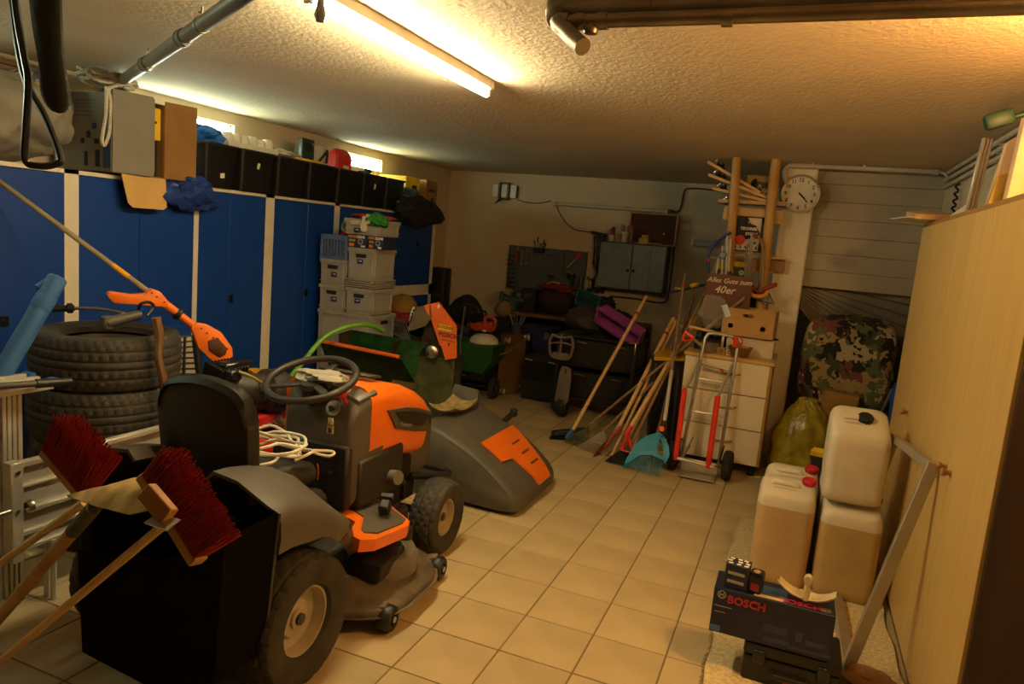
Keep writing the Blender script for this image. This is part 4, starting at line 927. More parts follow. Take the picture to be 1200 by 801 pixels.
MB().box(on(526, 403), (.014, .03, .003), rot=Matrix((x_, (y_-x_*y_.dot(x_)).normalized(), n2)).transposed()).build('grey_mark', darkgrey, gd, wld=True)
MB().tube([P(521, 421, Y=5.2), P(535, 418, Y=5.28)], .007).build('guard_lip', orange, t, wld=True)
bg = [(487, 360), (505, 357), (506, 372), (498, 382), (480, 388), (478, 384)]
bp_ = [P(x, y, Y=5.16) for x, y in bg]; b = MB(); n_ = len(bg)
A_ = [b.bm.verts.new(p) for p in bp_]; B_ = [b.bm.verts.new(p+V(-.02, .06, 0)) for p in bp_]; b.bm.faces.new(A_); b.bm.faces.new(B_[::-1])
for i in range(n_): j = (i+1) % n_; b.bm.faces.new((A_[i], A_[j], B_[j], B_[i]))
b.build('blade_cover', M('dusty_khaki_cover', (.16, .13, .07), .6), t, wld=True, smooth=False)
quad([P(484, 359, Y=5.15), P(488, 360, Y=5.15), P(481, 378, Y=5.15), P(477, 376, Y=5.15)], .004).build('white_label', white, t, wld=True, smooth=False)
for k in range(3): MB().box(P(484.8-1.6*k, 363.5+4*k, Y=5.143), (.014, .002, .02), rot=(0, .4, 0)).build('print_mark', M('label_blue', (.05, .05, .25), .6) if not bpy.data.materials.get('label_blue') else bpy.data.materials['label_blue'], t, wld=True)
quad([P(479, 388, Y=5.17), P(498, 382, Y=5.17), P(494, 395, Y=5.17), P(479, 393, Y=5.17)], .02).build('green_cover', green, t, wld=True, smooth=False)
# body: dark blade housing and green brown stand
b = MB(); b.loft([[P(x, y, Y=5.25+d) for x, y, d in ((494, 392, 0), (508, 374, 0), (519, 406, 0), (530, 423, .05), (533, 440, .05), (500, 440, 0))], [P(x, y, Y=5.55+d) for x, y, d in ((494, 392, 0), (508, 374, 0), (519, 406, 0), (530, 423, .05), (533, 440, .05), (500, 440, 0))]]); b.build('blade_housing', M('dark_brown_housing', (.05, .035, .018), .7, var=.4), t, wld=True, smooth=False)
b = MB(); b.loft([[V(-2.92, 5.12, z), V(-2.55, 5.30, z), V(-2.62, 5.60, z), V(-3.0, 5.45, z)] for z in (.02, .66)]); b.build('stand', gold, t, wld=True, smooth=False)
MB().cyl((-3.3, 5.0, .42), (-3.35, 5.0, .0), .025).build('leg', gold, t, wld=True); MB().cyl((-3.25, 5.35, .45), (-3.3, 5.4, .0), .025).build('leg', gold, t, wld=True); MB().box((-3.05, 5.2, .40), (.5, .06, .06)).build('crossbar', gold, t, wld=True)
wq = P(506, 412, Y=5.15); MB().lathe([(0, .03), (.02, .03), (.03, .02), (.05, .012), (.055, 0), (.05, -.04)], wq, (.3, -1, 0), 18).build('pivot_bolt', steel, t, wld=True)
hq = [P(341, 440, Y=4.3), P(352, 428, Y=4.35), P(366, 410, Y=4.45), P(382, 394, Y=4.55), P(402, 384, Y=4.66), P(425, 380, Y=4.8), P(440, 383, Y=4.95), P(449, 388, Y=5.05)]
t = thing('lime_hose', 'lime green hose arching over the saw tray', 'hose', P(341, 440, Y=4.3))
MB().tube(curve(hq, 8), .019, n=12).build('hose', limeg, t, wld=True); MB().cyl(hq[0], hq[0]+(hq[0]-hq[1]).normalized()*.01, .0135).build('bore', black, t, wld=True)
# ================================================================= grey crate stack
def crate(name, label, cat, x0, x1, y0, y1, z0, z1, mat=greyplas, handles=('front',), ribs=True, group=None, tagm_=None):
    t = thing(name, label, cat, ((x0+x1)/2, (y0+y1)/2, z0), group=group)
    h = z1-z0; sx = (x1-x0)/2; sy = (y1-y0)/2; th = .008
    def R(k, z): return [V(-sx+k, -sy+k, z), V(sx-k, -sy+k, z), V(sx-k, sy-k, z), V(-sx+k, sy-k, z)]
    b = MB(); b.loft([R(.012, 0), R(.012, .02), R(.010, h-.03), R(.0, h-.03), R(0, h), R(.014, h), R(.02, .012)], caps=False)
    b.bm.faces.new([b.bm.verts.new(p) for p in R(.012, 0)][::-1]); b.bm.faces.new([b.bm.verts.new(p) for p in R(.02, .012)])
    bmesh.ops.remove_doubles(b.bm, verts=b.bm.verts[:], dist=1e-5)
    b.build('body', mat, t, smooth=False)
    b = MB()
    for z in (h-.045, .03): b.box((0, 0, z), (2*sx-.008, 2*sy-.008, .006))
    for i in (-.8, .8):
        b.box((i*sx, -sy+.006, h*.5), (.008, .012, h-.05)); b.box((sx-.006, i*sy, h*.5), (.012, .008, h-.05))
    if ribs: b.build('rib', mat, t, smooth=False)
    else: b.bm.free()
    hw = min(.05, sx*.4)
    if 'front' in handles:
        MB().box((0, -sy+.007, h-.065), (hw*2, .012, .032), bev=.003).build('handle_hole', M('handle_shadow', (.02, .018, .015), .8) if not bpy.data.materials.get('handle_shadow') else bpy.data.materials['handle_shadow'], t)
        MB().box((0, -sy+.006, h-.045), (hw*2.3, .014, .008), bev=.002).build('handle_lip', mat, t)
    if 'side' in handles:
        MB().box((sx-.007, 0, h-.065), (.012, .11, .032), bev=.003).build('handle_hole', bpy.data.materials['handle_shadow'] if bpy.data.materials.get('handle_shadow') else black, t)
        MB().box((sx-.006, 0, h-.045), (.014, .125, .008), bev=.002).build('handle_lip', mat, t)
    if tagm_:
        MB().box((tagm_[0], -sy+.003, tagm_[1]), (.055, .006, .04)).build('blue_tag', M('dark_blue_label', (.03, .04, .13), .6) if not bpy.data.materials.get('dark_blue_label') else bpy.data.materials['dark_blue_label'], t)
        MB().box((tagm_[0]+.005, -sy-.0005, tagm_[1]+.004), (.03, .002, .008)).build('print_mark', printw, t)
    return t
g_ = 'grey crates stacked by the cabinets'
X0, X1, X2, X3 = -3.90, -3.635, -3.62, -3.35
Y0 = 5.25
for k, (z0, z1, lb) in enumerate(((.0, .305, 'wide grey crate at the bottom of the stack on the floor'), (.305, .615, 'wide grey crate second from the floor in the stack'), (.615, .925, 'wide grey crate with side handle, topmost of the three wide ones'))):
    crate('storage_crate', lb, 'crate', X0, X3+.03, Y0, Y0+.37, z0+.002, z1, handles=('side',), group=g_)
crate('storage_crate', 'small grey crate of the left column, lower one, with white round tag', 'crate', X0, X1, Y0, Y0+.36, .927, 1.148, group=g_, tagm_=(.03, .10))
crate('storage_crate', 'small grey crate of the left column under the blue folding crate', 'crate', X0, X1, Y0, Y0+.36, 1.15, 1.37, group=g_, tagm_=(.02, .09))
crate('storage_crate', 'small grey crate of the right column, standing on the wide crate', 'crate', X2, X3, Y0, Y0+.36, .927, 1.148, group=g_, tagm_=(-.01, .11))
for k in range(4):
    z = 1.15+.019*k; t = thing('crate_lid', 'grey crate rim nested between the two right crates, '+('lowest', 'second lowest', 'second highest', 'highest')[k]+' of four', 'crate', ((X2+X3)/2, Y0+.18, z), group='nested grey crate rims')
    MB().box((0, 0, .003), (X3-X2-.03, .33, .006)).build('inset', greyplas, t, smooth=False); MB().box((0, 0, .0125), (X3-X2+.012, .375, .0125), bev=.003).build('rim', greyplas, t)
crate('storage_crate', 'small grey crate of the right column, under the dark printed tool boxes', 'crate', X2, X3, Y0, Y0+.36, 1.227, 1.49, group=g_, tagm_=(-.005, .15))
# blue folding crate
t = thing('folding_crate', 'blue folding crate with slotted sides on the left grey column', 'crate', ((X0+X1)/2, Y0+.17, 1.372))
fc = M('light_blue_crate', (.10, .17, .36), .5); h = .21; sx, sy = .125, .16
b = MB()
for s in (-1, 1):
    b.box((s*sx, 0, .012), (.012, 2*sy, .024)); b.box((s*sx, 0, h-.02), (.014, 2*sy, .04)); b.box((0, s*sy, .012), (2*sx, .012, .024)); b.box((0, s*sy, h-.022), (2*sx, .014, .044))
    for q in (-1, 1): b.box((s*sx, q*sy, h/2), (.022, .022, h), bev=.003)
b.box((0, 0, .006), (2*sx, 2*sy, .008)); b.build('frame', fc, t, smooth=False)
for k in range(7): MB().box((-sx+.03+.032*k, -sy, h/2-.005), (.009, .008, h-.05)).build('slat', fc, t, smooth=False)
for k in range(7): MB().box((sx, -sy+.035+.042*k, h/2-.005), (.008, .010, h-.05)).build('slat', fc, t, smooth=False)
MB().box((0, -sy+.004, h/2), (2*sx, .004, .006)).box((0, .0, h/2-.02), (2*sx-.03, 2*sy-.03, h-.06)).build('grey_filling', M('grey_filling', (.10, .12, .17), .8), t, smooth=False)
solo(crumple((X0+.18, Y0+.14, 1.59), (.07, .06, .028), 41, .25).build('pink_cloth', M('magenta_cloth', (.5, .02, .16), .8)), 'magenta cloth on top of the blue folding crate', 'cloth')
# dark printed tool boxes
navy = M('navy_printed_card', (.018, .024, .05), .45, var=.2)
orp = M('orange_print', (.8, .25, .02), .55)
def toolbox(label, x0, x1, y0, y1, z0, z1, word, side=False):
    t = thing('tool_carton', label, 'box', ((x0+x1)/2, (y0+y1)/2, z0), group='dark printed tool cartons')
    w_ = x1-x0; h = z1-z0; yf = -(y1-y0)/2
    MB().box((0, 0, h/2), (w_, y1-y0, h), bev=.002).build('carton', navy, t, smooth=False)
    text('lettering', 'WORK', .028, orp, t, (-.005, yf-.001, h-.018), (1, 0, 0), (0, 0, 1), bold=.0015, align='RIGHT')
    text('lettering', 'ZONE', .028, printw, t, (-.003, yf-.001, h-.018), (1, 0, 0), (0, 0, 1), bold=.0015, align='LEFT')
    MB().box((-w_*.30, yf-.001, .022), (w_*.28, .002, .026)).build('orange_panel', orp, t); MB().box((-w_*.28, yf-.001, .058), (w_*.34, .002, .02)).build('grey_panel', M('grey_print2', (.3, .3, .3), .6) if not bpy.data.materials.get('grey_print2') else bpy.data.materials['grey_print2'], t)
    MB().box((w_*.32, yf-.001, .014), (w_*.22, .002, .014)).build('white_panel', printw, t)
    MB().lathe([(.012, 0), (.013, .003), (.026, .003), (.027, 0)], (w_*.18, yf, .052), (0, -1, 0), 18).build('machine_picture', M('steel_print', (.2, .22, .26), .5) if not bpy.data.materials.get('steel_print') else bpy.data.materials['steel_print'], t)
    return t
toolbox('dark printed tool carton with orange lettering, left one on the crates', X2-.0, X3-.085, Y0, Y0+.2, 1.492, 1.60, 'a')
tt = toolbox('dark printed tool carton with orange lettering, right one on the crates', X3-.08, X3+.06, Y0+.02, Y0+.22, 1.492, 1.60, 'b')
crate('flat_crate', 'shallow grey crate with red and green cloth on top of the stack', 'crate', -3.665, X3+.03, Y0-.01, Y0+.35, 1.603, 1.735, handles=(), tagm_=(-.04, .035))
t = thing('cable_roll', 'round grey cable roll standing beside the shallow grey crate', 'roll', (-3.72, Y0+.12, 1.592))
t.location.z = 1.592
MB().lathe([(.035, -.02), (.045, -.025), (.06, -.02), (.062, 0), (.06, .02), (.045, .025), (.035, .02), (.035, -.02)], (0, 0, .062), (.3, 1, 0), 24).build('roll', greyplas, t)
solo(crumple((-3.50, Y0+.16, 1.75), (.17, .14, .035), 44, .35).build('red_cloth', M('red_cloth', (.42, .035, .015), .85)), 'dull red cloth lying in the shallow grey crate', 'cloth')
solo(crumple((-3.355, Y0+.04, 1.735), (.09, .10, .05), 47, .35, rot=(0, .3, 0)).build('green_cloth', M('green_cloth', (.03, .22, .03), .85)), 'green cloth hanging over the corner of the shallow crate', 'cloth')
b = MB().tube(curve([(-3.445, Y0-.035, 1.76), (-3.46, Y0-.045, 1.68), (-3.45, Y0-.04, 1.645), (-3.43, Y0-.04, 1.65), (-3.43, Y0-.045, 1.70), (-3.40, Y0-.04, 1.715), (-3.40, Y0-.03, 1.75), (-3.43, Y0-.02, 1.765)], 5), .017, n=10)
solo(b.build('white_glove', M('white_fleece', (.62, .56, .42), .95)), 'white fleece cuff hanging over the shallow crate beside green cloth', 'glove')
solo(MB().box((-3.54, Y0-.018, 1.70), (.10, .006, .035), rot=(0, -.1, 0), bev=.002).build('label_strip', M('cream_sticker', (.65, .58, .38), .7)), 'cream paper strip stuck to the shallow grey crate', 'label')

# behind the saw: ball, red bag, wires, black box
t = thing('straw_ball', 'round straw coloured bag behind the saw next to the crates', 'bag', (-3.5, 6.3, .0))
solo_ = MB()
ctr = P(472, 359, Y=6.4)
t.location = (ctr.x, ctr.y, 0)
crumple(ctr, (.15, .15, .13), 51, .06).build('bag', M('straw_cloth', (.30, .16, .03), .8), t, wld=True)
c2 = P(470, 372, Y=6.3); solo(crumple(c2, (.2, .12, .06), 52, .2).build('red_bag', M('dull_red_bag', (.25, .015, .015), .7)), 'dull red bag under the straw coloured ball', 'bag')
c3 = P(470, 388, Y=6.16)
t = thing('wire_bundle', 'bundle of grey wires hanging between crates and saw', 'wires', (c3.x, c3.y, 0))
b = MB()
for k in range(9):
    o_ = .025*(k-4); b.tube(curve([c3+V(-.16+o_*.3, 0, .08+.02*math.sin(k)), c3+V(-.05+o_, .0, .03+o_*.5), c3+V(.08+o_*.6, -.03, -.06-.01*k), c3+V(.10+o_, -.02, -.14)], 4), .006, n=5)
b.build('wires', M('grey_wire', (.16, .17, .16), .5), t, wld=True)
t = thing('dark_stool_box', 'dark chest under the straw ball behind the saw', 'chest', (c2.x, 6.45, 0)); t.name = 'chest'
MB().box((0, 0, (c2.z-.09)/2), (.62, .5, c2.z-.1), bev=.01).build('body', blackm, t); MB().box((0, 0, c2.z-.085), (.66, .54, .03), bev=.006).build('lid', blackm, t)
q = P(590, 362, Y=7.75); t = thing('sack_stand', 'dark crate under the round tan sack', 'crate', (q.x, 7.85, 0)); t.name = 'slatted_crate'; MB().box((0, 0, (q.z-.1)/2), (.2, .24, q.z-.1), bev=.006).build('body', blackm, t); MB().box((0, -.121, .5), (.14, .004, .05)).build('slot', black, t)
q = P(510, 352, Y=8.0); t = thing('black_speaker_box', 'black upright case in the left back corner', 'case', (q.x, q.y+.1, 0)); t.name = 'upright_case'
MB().box((0, 0, .62), (.22, .2, 1.24), bev=.03, seg=2).build('body', black, t); MB().box((0, -.105, .9), (.12, .01, .03), bev=.004).build('handle', darkgrey, t)
MB().tube([P(448, 345, Y=7.4), P(480, 343, Y=7.5)], .012).build('x', alu).name = 'pale_rod'
o = bpy.data.objects['pale_rod']; solo(o, 'thin pale rod leaning by the low blue door behind the crates', 'rod')
# black rolled mat / bag
q0 = P(520, 378, Y=7.7); q1 = P(556, 352, Y=7.9)
t = thing('rolled_bag', 'big black rolled bag with round end leaning in the back corner', 'bag', (-3.6, 7.8, 0))
d_ = (P(572, 350, Y=7.7)-P(520, 372, Y=7.9)).normalized()
a_ = P(520, 381, Y=7.75); L_ = .60
MB().lathe([(0, -.02), (.09, 0), (.13, .06), (.165, .2), (.185, .34), (.19, .46), (.175, .49), (.12, .50), (0, .49)], a_, P(565, 354, Y=7.66)-a_, 26).build('roll', M('black_vinyl', (.013, .012, .01), .42, bump=.3, bscale=12), t, wld=True)
for z in (.17, .36): MB().lathe([(.15+.1*z, -.02), (.16+.1*z, -.018), (.16+.1*z, .018), (.155+.1*z, .02)], a_+(P(565, 354, Y=7.66)-a_).normalized()*z, P(565, 354, Y=7.66)-a_, 26).build('strap', black, t, wld=True)
MB().box((a_.x+.40, 7.85, .36), (.6, .45, .72), bev=.02).build('stand', blackm, t, wld=True)
solo(crumple(P(590, 362, Y=7.75), (.10, .10, .10), 55, .1).build('tan_sack', M('tan_sack', (.22, .14, .05), .9)), 'round tan sack beside the black rolled bag', 'sack')
# chainsaw-like orange machine
q = P(566, 382, Y=7.3)
t = thing('chainsaw', 'orange red chainsaw with black bar resting on dark boxes', 'chainsaw', (q.x, q.y, q.z-.1))
rs_ = M('red_orange_plastic', (.55, .06, .015), .4)
MB().box((.02, 0, .10), (.22, .12, .10), rot=(0, -.12, .1), bev=.02, seg=2).box((-.12, .0, .08), (.14, .08, .06), rot=(0, .3, 0), bev=.015).build('body', rs_, t)
b = MB().tube(curve([(.10, -.06, .06), (.16, -.06, .1), (.16, -.06, .20), (.05, -.06, .21), (.06, -.06, .12)], 5), .02); b.build('rear_handle', rs_, t)
MB().tube(curve([(-.12, -.07, .05), (-.14, -.07, .2), (-.05, -.05, .26), (.0, .05, .25), (.0, .07, .1)], 6), .010).build('front_handle', black, t)
MB().box((-.32, 0, .06), (.32, .008, .07), rot=(0, .25, 0), bev=.003).build('guide_bar', darkgrey, t); MB().box((.05, -.065, .06), (.05, .004, .02)).build('white_sticker', white, t)
t = thing('black_trunk', 'dark trunk carrying the orange chainsaw', 'trunk', (q.x+.02, q.y+.05, 0)); t.name = 'trunk'
hh = q.z-.115; MB().box((0, 0, hh/2), (.62, .45, hh), bev=.015).build('body', blackm, t); MB().box((0, 0, hh-.07), (.635, .465, .012)).build('seam', black, t); MB().box((0, -.23, hh-.12), (.08, .012, .05), bev=.004).build('clasp', darkgrey, t)
# green spreader cart
q = P(558, 425, Y=6.85)
t = thing('spreader_cart', 'green two-wheeled spreader cart with upright push handle', 'cart', (q.x, q.y, 0))
gs = M('dark_green_plastic2', (.02, .085, .025), .5)
def rc(sx, sy, z): return [V(-sx, -sy, z), V(sx, -sy, z), V(sx, sy, z), V(-sx, sy, z)]
b = MB(); b.loft([rc(.12, .09, .26), rc(.24, .16, .42), rc(.25, .17, .56), rc(.265, .185, .565), rc(.265, .185, .58), rc(.24, .16, .58), rc(.22, .14, .42), rc(.1, .08, .28)], caps=False); b.build('hopper', gs, t)
for s in (-1, 1): 
    wo = MB().lathe([(.03, -.03), (.10, -.03), (.11, -.015), (.11, .015), (.10, .03), (.03, .03), (.03, -.03)], (s*.22, 0, .112), (1, 0, 0), 24).build('wheel', rubber, t); MB().cyl((s*.22-.035, 0, .112), (s*.22+.035, 0, .112), .016).build('hub', steel, wo)
MB().cyl((-.22, 0, .112), (.22, 0, .112), .012).box((0, 0, .22), (.25, .1, .1), bev=.01).build('axle_box', black, t)
MB().tube([(-.10, -.14, .18), (-.115, -.19, .6), (-.085, -.2, .95)], .010).tube([(-.14, -.2, .24), (-.02, -.2, .25)], .008).build('push_handle', steel, t)
MB().tube(curve([(-.20, -.2, .86), (-.185, -.2, .94), (-.085, -.2, .97), (.05, -.2, .96), (.08, -.2, .9)], 5), .010).build('grip_bar', black, t)
t = thing('white_bowl', 'white bowl upside down on the green spreader cart', 'bowl', (q.x+.08, q.y-.02, .58))
MB().lathe([(.15, 0), (.155, .006), (.14, .05), (.09, .085), (.03, .095), (0, .096)], n=28).build('bowl', M('white_enamel', (.62, .56, .44), .3), t)
# furniture dolly on edge with glassy casters
q = [P(583, 394, Y=7.2), P(607, 391, Y=7.25), P(609, 461, Y=7.25), P(584, 470, Y=7.1)]
t = thing('furniture_dolly', 'wooden furniture dolly standing on edge, clear casters facing out', 'dolly', (q[2].x, q[2].y, 0))
b = MB(); hz_ = max(q[0].z, q[1].z); xl, xr = q[3].x, q[2].x; yy0, yy1 = 7.02, 7.30
b.bm.faces.new([b.bm.verts.new(p) for p in ((xl, yy0, .003), (xr, yy1, .003), (xr, yy1, hz_), (xl, yy0, hz_))]); bmesh.ops.solidify(b.bm, geom=b.bm.faces[:], thickness=.03)
b.build('board', wood('dolly_plywood', (.27, .15, .045), (.20, .10, .03), (6, 6, 12)), t, wld=True, smooth=False)
clear = M('clear_plastic', (.8, .75, .65), .15, trans=.7)
nd = V(.57, -.82, 0).normalized() if False else V((yy1-yy0), -(xr-xl), 0).normalized()
for u, z in ((.12, .06), (.85, .10), (.15, hz_-.05), (.9, hz_-.02)):
    c_ = V(xl+(xr-xl)*u, yy0+(yy1-yy0)*u, z)+nd*.02
    co_ = MB().box(c_+nd*.01, (.05, .05, .008), rot=rotmat(nd)).tube([c_+nd*.01, c_+nd*.035], .018).build('caster', steel, t, wld=True)
    MB().lathe([(.012, -.014), (.034, -.012), (.038, 0), (.034, .012), (.012, .014), (.012, -.014)], c_+nd*.06, (1, .6, 0), 20).build('wheel', clear, co_, wld=True)
MB().tube(curve([c_+nd*.05, P(595, 412, Y=6.9), P(578, 417, Y=6.9)], 5), .004, n=5).build('cord', oldw, t, wld=True)
# ================================================================= back wall
yw = YB
t = thing('wall_floodlights', 'three white slim lamp panels in a black frame on the back wall', 'lamp', (-3.68, yw, 2.17))
for k in range(3): MB().box((-.13+.125*k, -.05, .10), (.085, .03, .17), bev=.008).build('lamp_panel', M('lamp_diffuser', (.78, .70, .58), .5) if not bpy.data.materials.get('lamp_diffuser') else bpy.data.materials['lamp_diffuser'], t)
b = MB()
for x in (-.067, .058): b.box((x, -.045, .10), (.022, .035, .21), bev=.003)
b.box((0, -.02, .1), (.34, .02, .15)).box((0, -.05, .2), (.14, .02, .02)); b.build('frame', black, t)
MB().tube([(-.06, -.05, 0), (-.11, -.07, -.06), (-.02, -.06, 0), (.06, -.05, -.005)], .009).build('bracket', black, t)
cab_m = M('dark_cable', (.03, .026, .02), .6)
def wallcable(label, pts, r=.006, cat='cable', mat=cab_m, name='wall_cable', Y=8.785):
    b = MB().tube(curve([P(x, y, Y=Y) for x, y in pts], 6), r, n=6); return solo(b.build(name, mat), label, cat)
wallcable('thin cable sagging from the lamp panels to the conduit', [(606, 234), (618, 237), (632, 238), (646, 235)], .005)
t = thing('conduit_tube_light', 'long unlit tube fitting high on the back wall', 'lamp', (-2.28, yw, 2.16))
MB().box((0, -.025, 0), (1.46, .05, .045), bev=.006).build('housing', M('aged_white', (.42, .36, .26), .5), t); MB().cyl((-.68, -.07, -.015), (.68, -.07, -.015), .013).build('tube', M('unlit_tube', (.55, .50, .40), .2), t)
for s in (-1, 1): MB().box((s*.70, -.055, -.01), (.05, .06, .06), bev=.006).build('end_cap', bpy.data.materials['aged_white'], t)
wallcable('dark cable drooping from the tube fitting to the socket strip', [(652, 238), (655, 248), (662, 259), (672, 268), (684, 271), (696, 272)], .006)
wallcable('dark conduit bending up from the tube fitting to the ceiling right', [(786, 247), (794, 248), (798, 242), (800, 232), (802, 224), (806, 221), (820, 221), (838, 223)], .009, 'conduit')
# pegboard with tools
t = thing('pegboard', 'dark grey metal pegboard with hand tools over the workbench', 'pegboard', (-3.03, yw, .98))
pw, ph = 1.06, .61
MB().box((0, -.012, ph/2), (pw, .02, ph), bev=.002).build('panel', M('peg_grey', (.10, .105, .11), .5, .2), t)
for s in (-1, 0, 1):
    if s: MB().box((s*(pw/2-.006), -.016, ph/2), (.012, .03, ph)).build('edge_strip', M('peg_edge', (.07, .07, .075), .5) if not bpy.data.materials.get('peg_edge') else bpy.data.materials['peg_edge'], t)
b = MB()
for i in range(24):
    for j in range(13): b.box((-pw/2+.03+i*.0435, -.0225, .03+j*.0455), (.007, .002, .007))
ho = b.build('peg_holes', black, t, smooth=False); ho['kind'] = 'stuff'
def tool(name, label, px_, py_, fn, cat='tool', Y=8.74, group='hand tools on the pegboard'):
    q = P(px_, py_, Y=Y); t = thing(name, label, cat, q, group=group); fn(t); return t
def spanner(t, L_=.18):
    MB().box((0, 0, -L_/2), (.014, .006, L_-.03), bev=.002).lathe([(.010, -.004), (.02, -.004), (.02, .004), (.010, .004), (.010, -.004)], (0, 0, 0), (0, 1, 0), 12).prism([(-.018, -L_), (.018, -L_), (.012, -L_+.03), (-.012, -L_+.03)], .006, Matrix(((1, 0, 0, 0), (0, 0, 1, -.003), (0, 1, 0, 0), (0, 0, 0, 1)))).build('spanner', steel, t)
def pliers(t):
    for s in (-1, 1): MB().tube([(s*.004, 0, 0), (s*.012, 0, -.06), (s*.022, 0, -.10), (s*.014, 0, -.18)], [.005, .007, .008, .007]).build('handle', red if s < 0 else black, t)
    MB().box((0, 0, .012), (.022, .01, .05), bev=.003).build('jaws', steel, t)
tool('spanner', 'bright spanner hanging at the left of the pegboard', 612, 294, spanner); tool('spanner', 'second bright spanner on the pegboard, with a wide head', 618, 293, spanner); tool('pliers', 'pliers with dark handles between the spanners on the pegboard', 607, 292, pliers)
def rack(t):
    MB().box((0, 0, 0), (.13, .08, .05), bev=.004).build('tray', black, t)
    for k, (x, h) in enumerate(((-.05, .12), (-.02, .17), (.01, .09), (.04, .14), (.055, .1))):
        MB().tube([(x, 0, .0), (x+.01*(k-2), 0, h*.6)], .004, n=6).tube([(x+.01*(k-2), 0, h*.55), (x+.014*(k-2), 0, h)], .009, n=8).build('screwdriver', darkw_shade if k % 2 else black, t)
tool('tool_holder', 'black holder with screwdrivers at the top edge of the pegboard', 632, 293, rack)
def hook(t): MB().tube([(0, 0, 0), (.13, 0, 0)], .005, n=6).tube([(0, .03, 0), (0, -.03, 0)], .004, n=6).build('rod', steel, t)
tool('steel_rod', 'thin steel rod along the top of the pegboard', 640, 297, hook); tool('steel_rod', 'thin steel rod in the middle of the pegboard', 624, 311, hook)
def saw(t):
    MB().tube([(0, 0, 0), (-.10, 0, -.12)], .009, n=8).build('blade', alu, t); MB().box((.02, 0, .03), (.05, .025, .10), rot=(0, .5, 0), bev=.01).build('grip', red, t)
tool('cutter', 'red gripped hand cutter slanting at the right of the pegboard', 675, 303, saw)
def square(t): MB().box((0, 0, -.14), (.012, .008, .32)).box((.04, 0, .02), (.1, .008, .014)).build('square', darkgrey, t)
tool('steel_square', 'tall dark steel square on the pegboard', 662, 295, square)
for k in range(9):
    def hk(t, k=k): MB().tube([(0, .03, 0), (0, -.04, 0), (0, -.05, .015)], .0045, n=6).box((.03-.01*(k % 3), -.03, 0), (.12, .012, .012), bev=.003).build('hook', black, t)
    tool('peg_hook', ('topmost second third fourth fifth sixth seventh eighth lowest'.split()[k])+' dark hook with small tools down the left pegboard edge', 598, 299+5.2*k, hk, 'hook', group='dark hooks at the left pegboard edge')
def hammer(t):
    MB().cyl((0, 0, 0), (0, 0, -.2), .012).build('handle', darkw_shade, t); MB().box((0, 0, .01), (.09, .025, .025), bev=.005).build('head', black, t)
tool('hammer', 'dark hammer on the pegboard centre', 645, 324, hammer)
def drillm(t):
    MB().box((0, 0, 0), (.12, .06, .06), bev=.02).box((.03, 0, -.07), (.04, .04, .12), bev=.01).build('body', black, t); MB().box((-.01, -.01, .04), (.1, .05, .02), rot=(0, .35, 0), bev=.006).build('yellow_grip', M('dull_yellow', (.4, .22, .01), .5), t)
tool('drill', 'black and yellow drill hanging at the right of the pegboard', 669, 323, drillm, Y=8.7)
def lev(t):
    for k in range(4): MB().tube([(k*.025, 0, 0), (k*.025+.004, -.02, -.2-.03*k)], .006, n=6).build('bar', steel if k % 2 else black, t)
tool('clamp_bars', 'row of hanging clamp bars at the right pegboard edge', 679, 325, lev)
# socket strip with cables left of the steel cabinet
t = thing('hanging_cables', 'bundle of black cables hanging from a socket strip left of the steel cabinet', 'cables', P(700, 275, Y=8.75))
b = MB()
for k in range(9):
    x = 696+k*1.7; b.tube(curve([P(x, 276, Y=8.74), P(x+(-1.5 if k % 2 else 1), 295, Y=8.72), P(x-2, 310+4*(k % 4), Y=8.73)], 5), .007, n=6)
b.tube(curve([P(702, 300, Y=8.72), P(700, 318, Y=8.72), P(695, 327, Y=8.72), P(688, 325, Y=8.74)], 6), .010, n=6)
b.build('cables', cab_m, t, wld=True)
MB().box(P(702, 274, Y=8.75), (.20, .06, .04), rot=(0, .12, 0), bev=.01).build('socket_strip', black, t, wld=True)
MB().box(P(705, 315, Y=8.76), (.05, .04, .36), rot=(0, .08, 0), bev=.01).build('plug_bar', black, t, wld=True)
t = thing('charger_row', 'dark chargers and plugs on the wall below the cable bundle', 'chargers', P(695, 338, Y=8.77))
for k, (x, y, w_, h_) in enumerate(((690, 341, .05, .08), (695, 333, .03, .14), (699, 340, .06, .07), (706, 338, .05, .12), (694, 352, .09, .03))): MB().box(P(x, y, Y=8.76), (w_, .05, h_), bev=.008).build('charger', black, t, wld=True)
for x0_, y0_, x1_, y1_ in ((690, 322, 690, 338), (695, 327, 693, 350), (701, 345, 700, 362), (691, 350, 693, 365)): MB().tube([P(x0_, y0_, Y=8.77), P(x1_, y1_, Y=8.77)], .005, n=6).build('lead', black, t, wld=True)
# steel wall cabinet
t = thing('steel_wall_cabinet', 'blue-grey two-door steel cabinet hung on the back wall', 'cabinet', (-1.875, 8.64, 1.185))
cm = M('blue_grey_steel', (.17, .22, .235), .45, .1)
w_, h_, d_ = .80, .56, .26
MB().box((0, 0, h_/2), (w_, d_, h_), bev=.004).build('carcass', M('dark_steel_edge', (.04, .045, .045), .5), t, smooth=False)
for s in (-1, 1): 
    do = MB().box((s*w_/4, -d_/2-.008, h_/2), (w_/2-.012, .018, h_-.03), bev=.004).build('door', cm, t, smooth=False)
    MB().lathe([(0, .03), (.014, .03), (.018, .022), (.018, 0)], (s*.035, -d_/2-.016, h_*.42), (0, -1, 0), 14).build('knob', black, do)
    if s > 0: MB().box((.22, -d_/2-.0175, h_/2), (.006, .002, h_-.05)).build('crease', M('crease', (.08, .1, .1), .6), do)
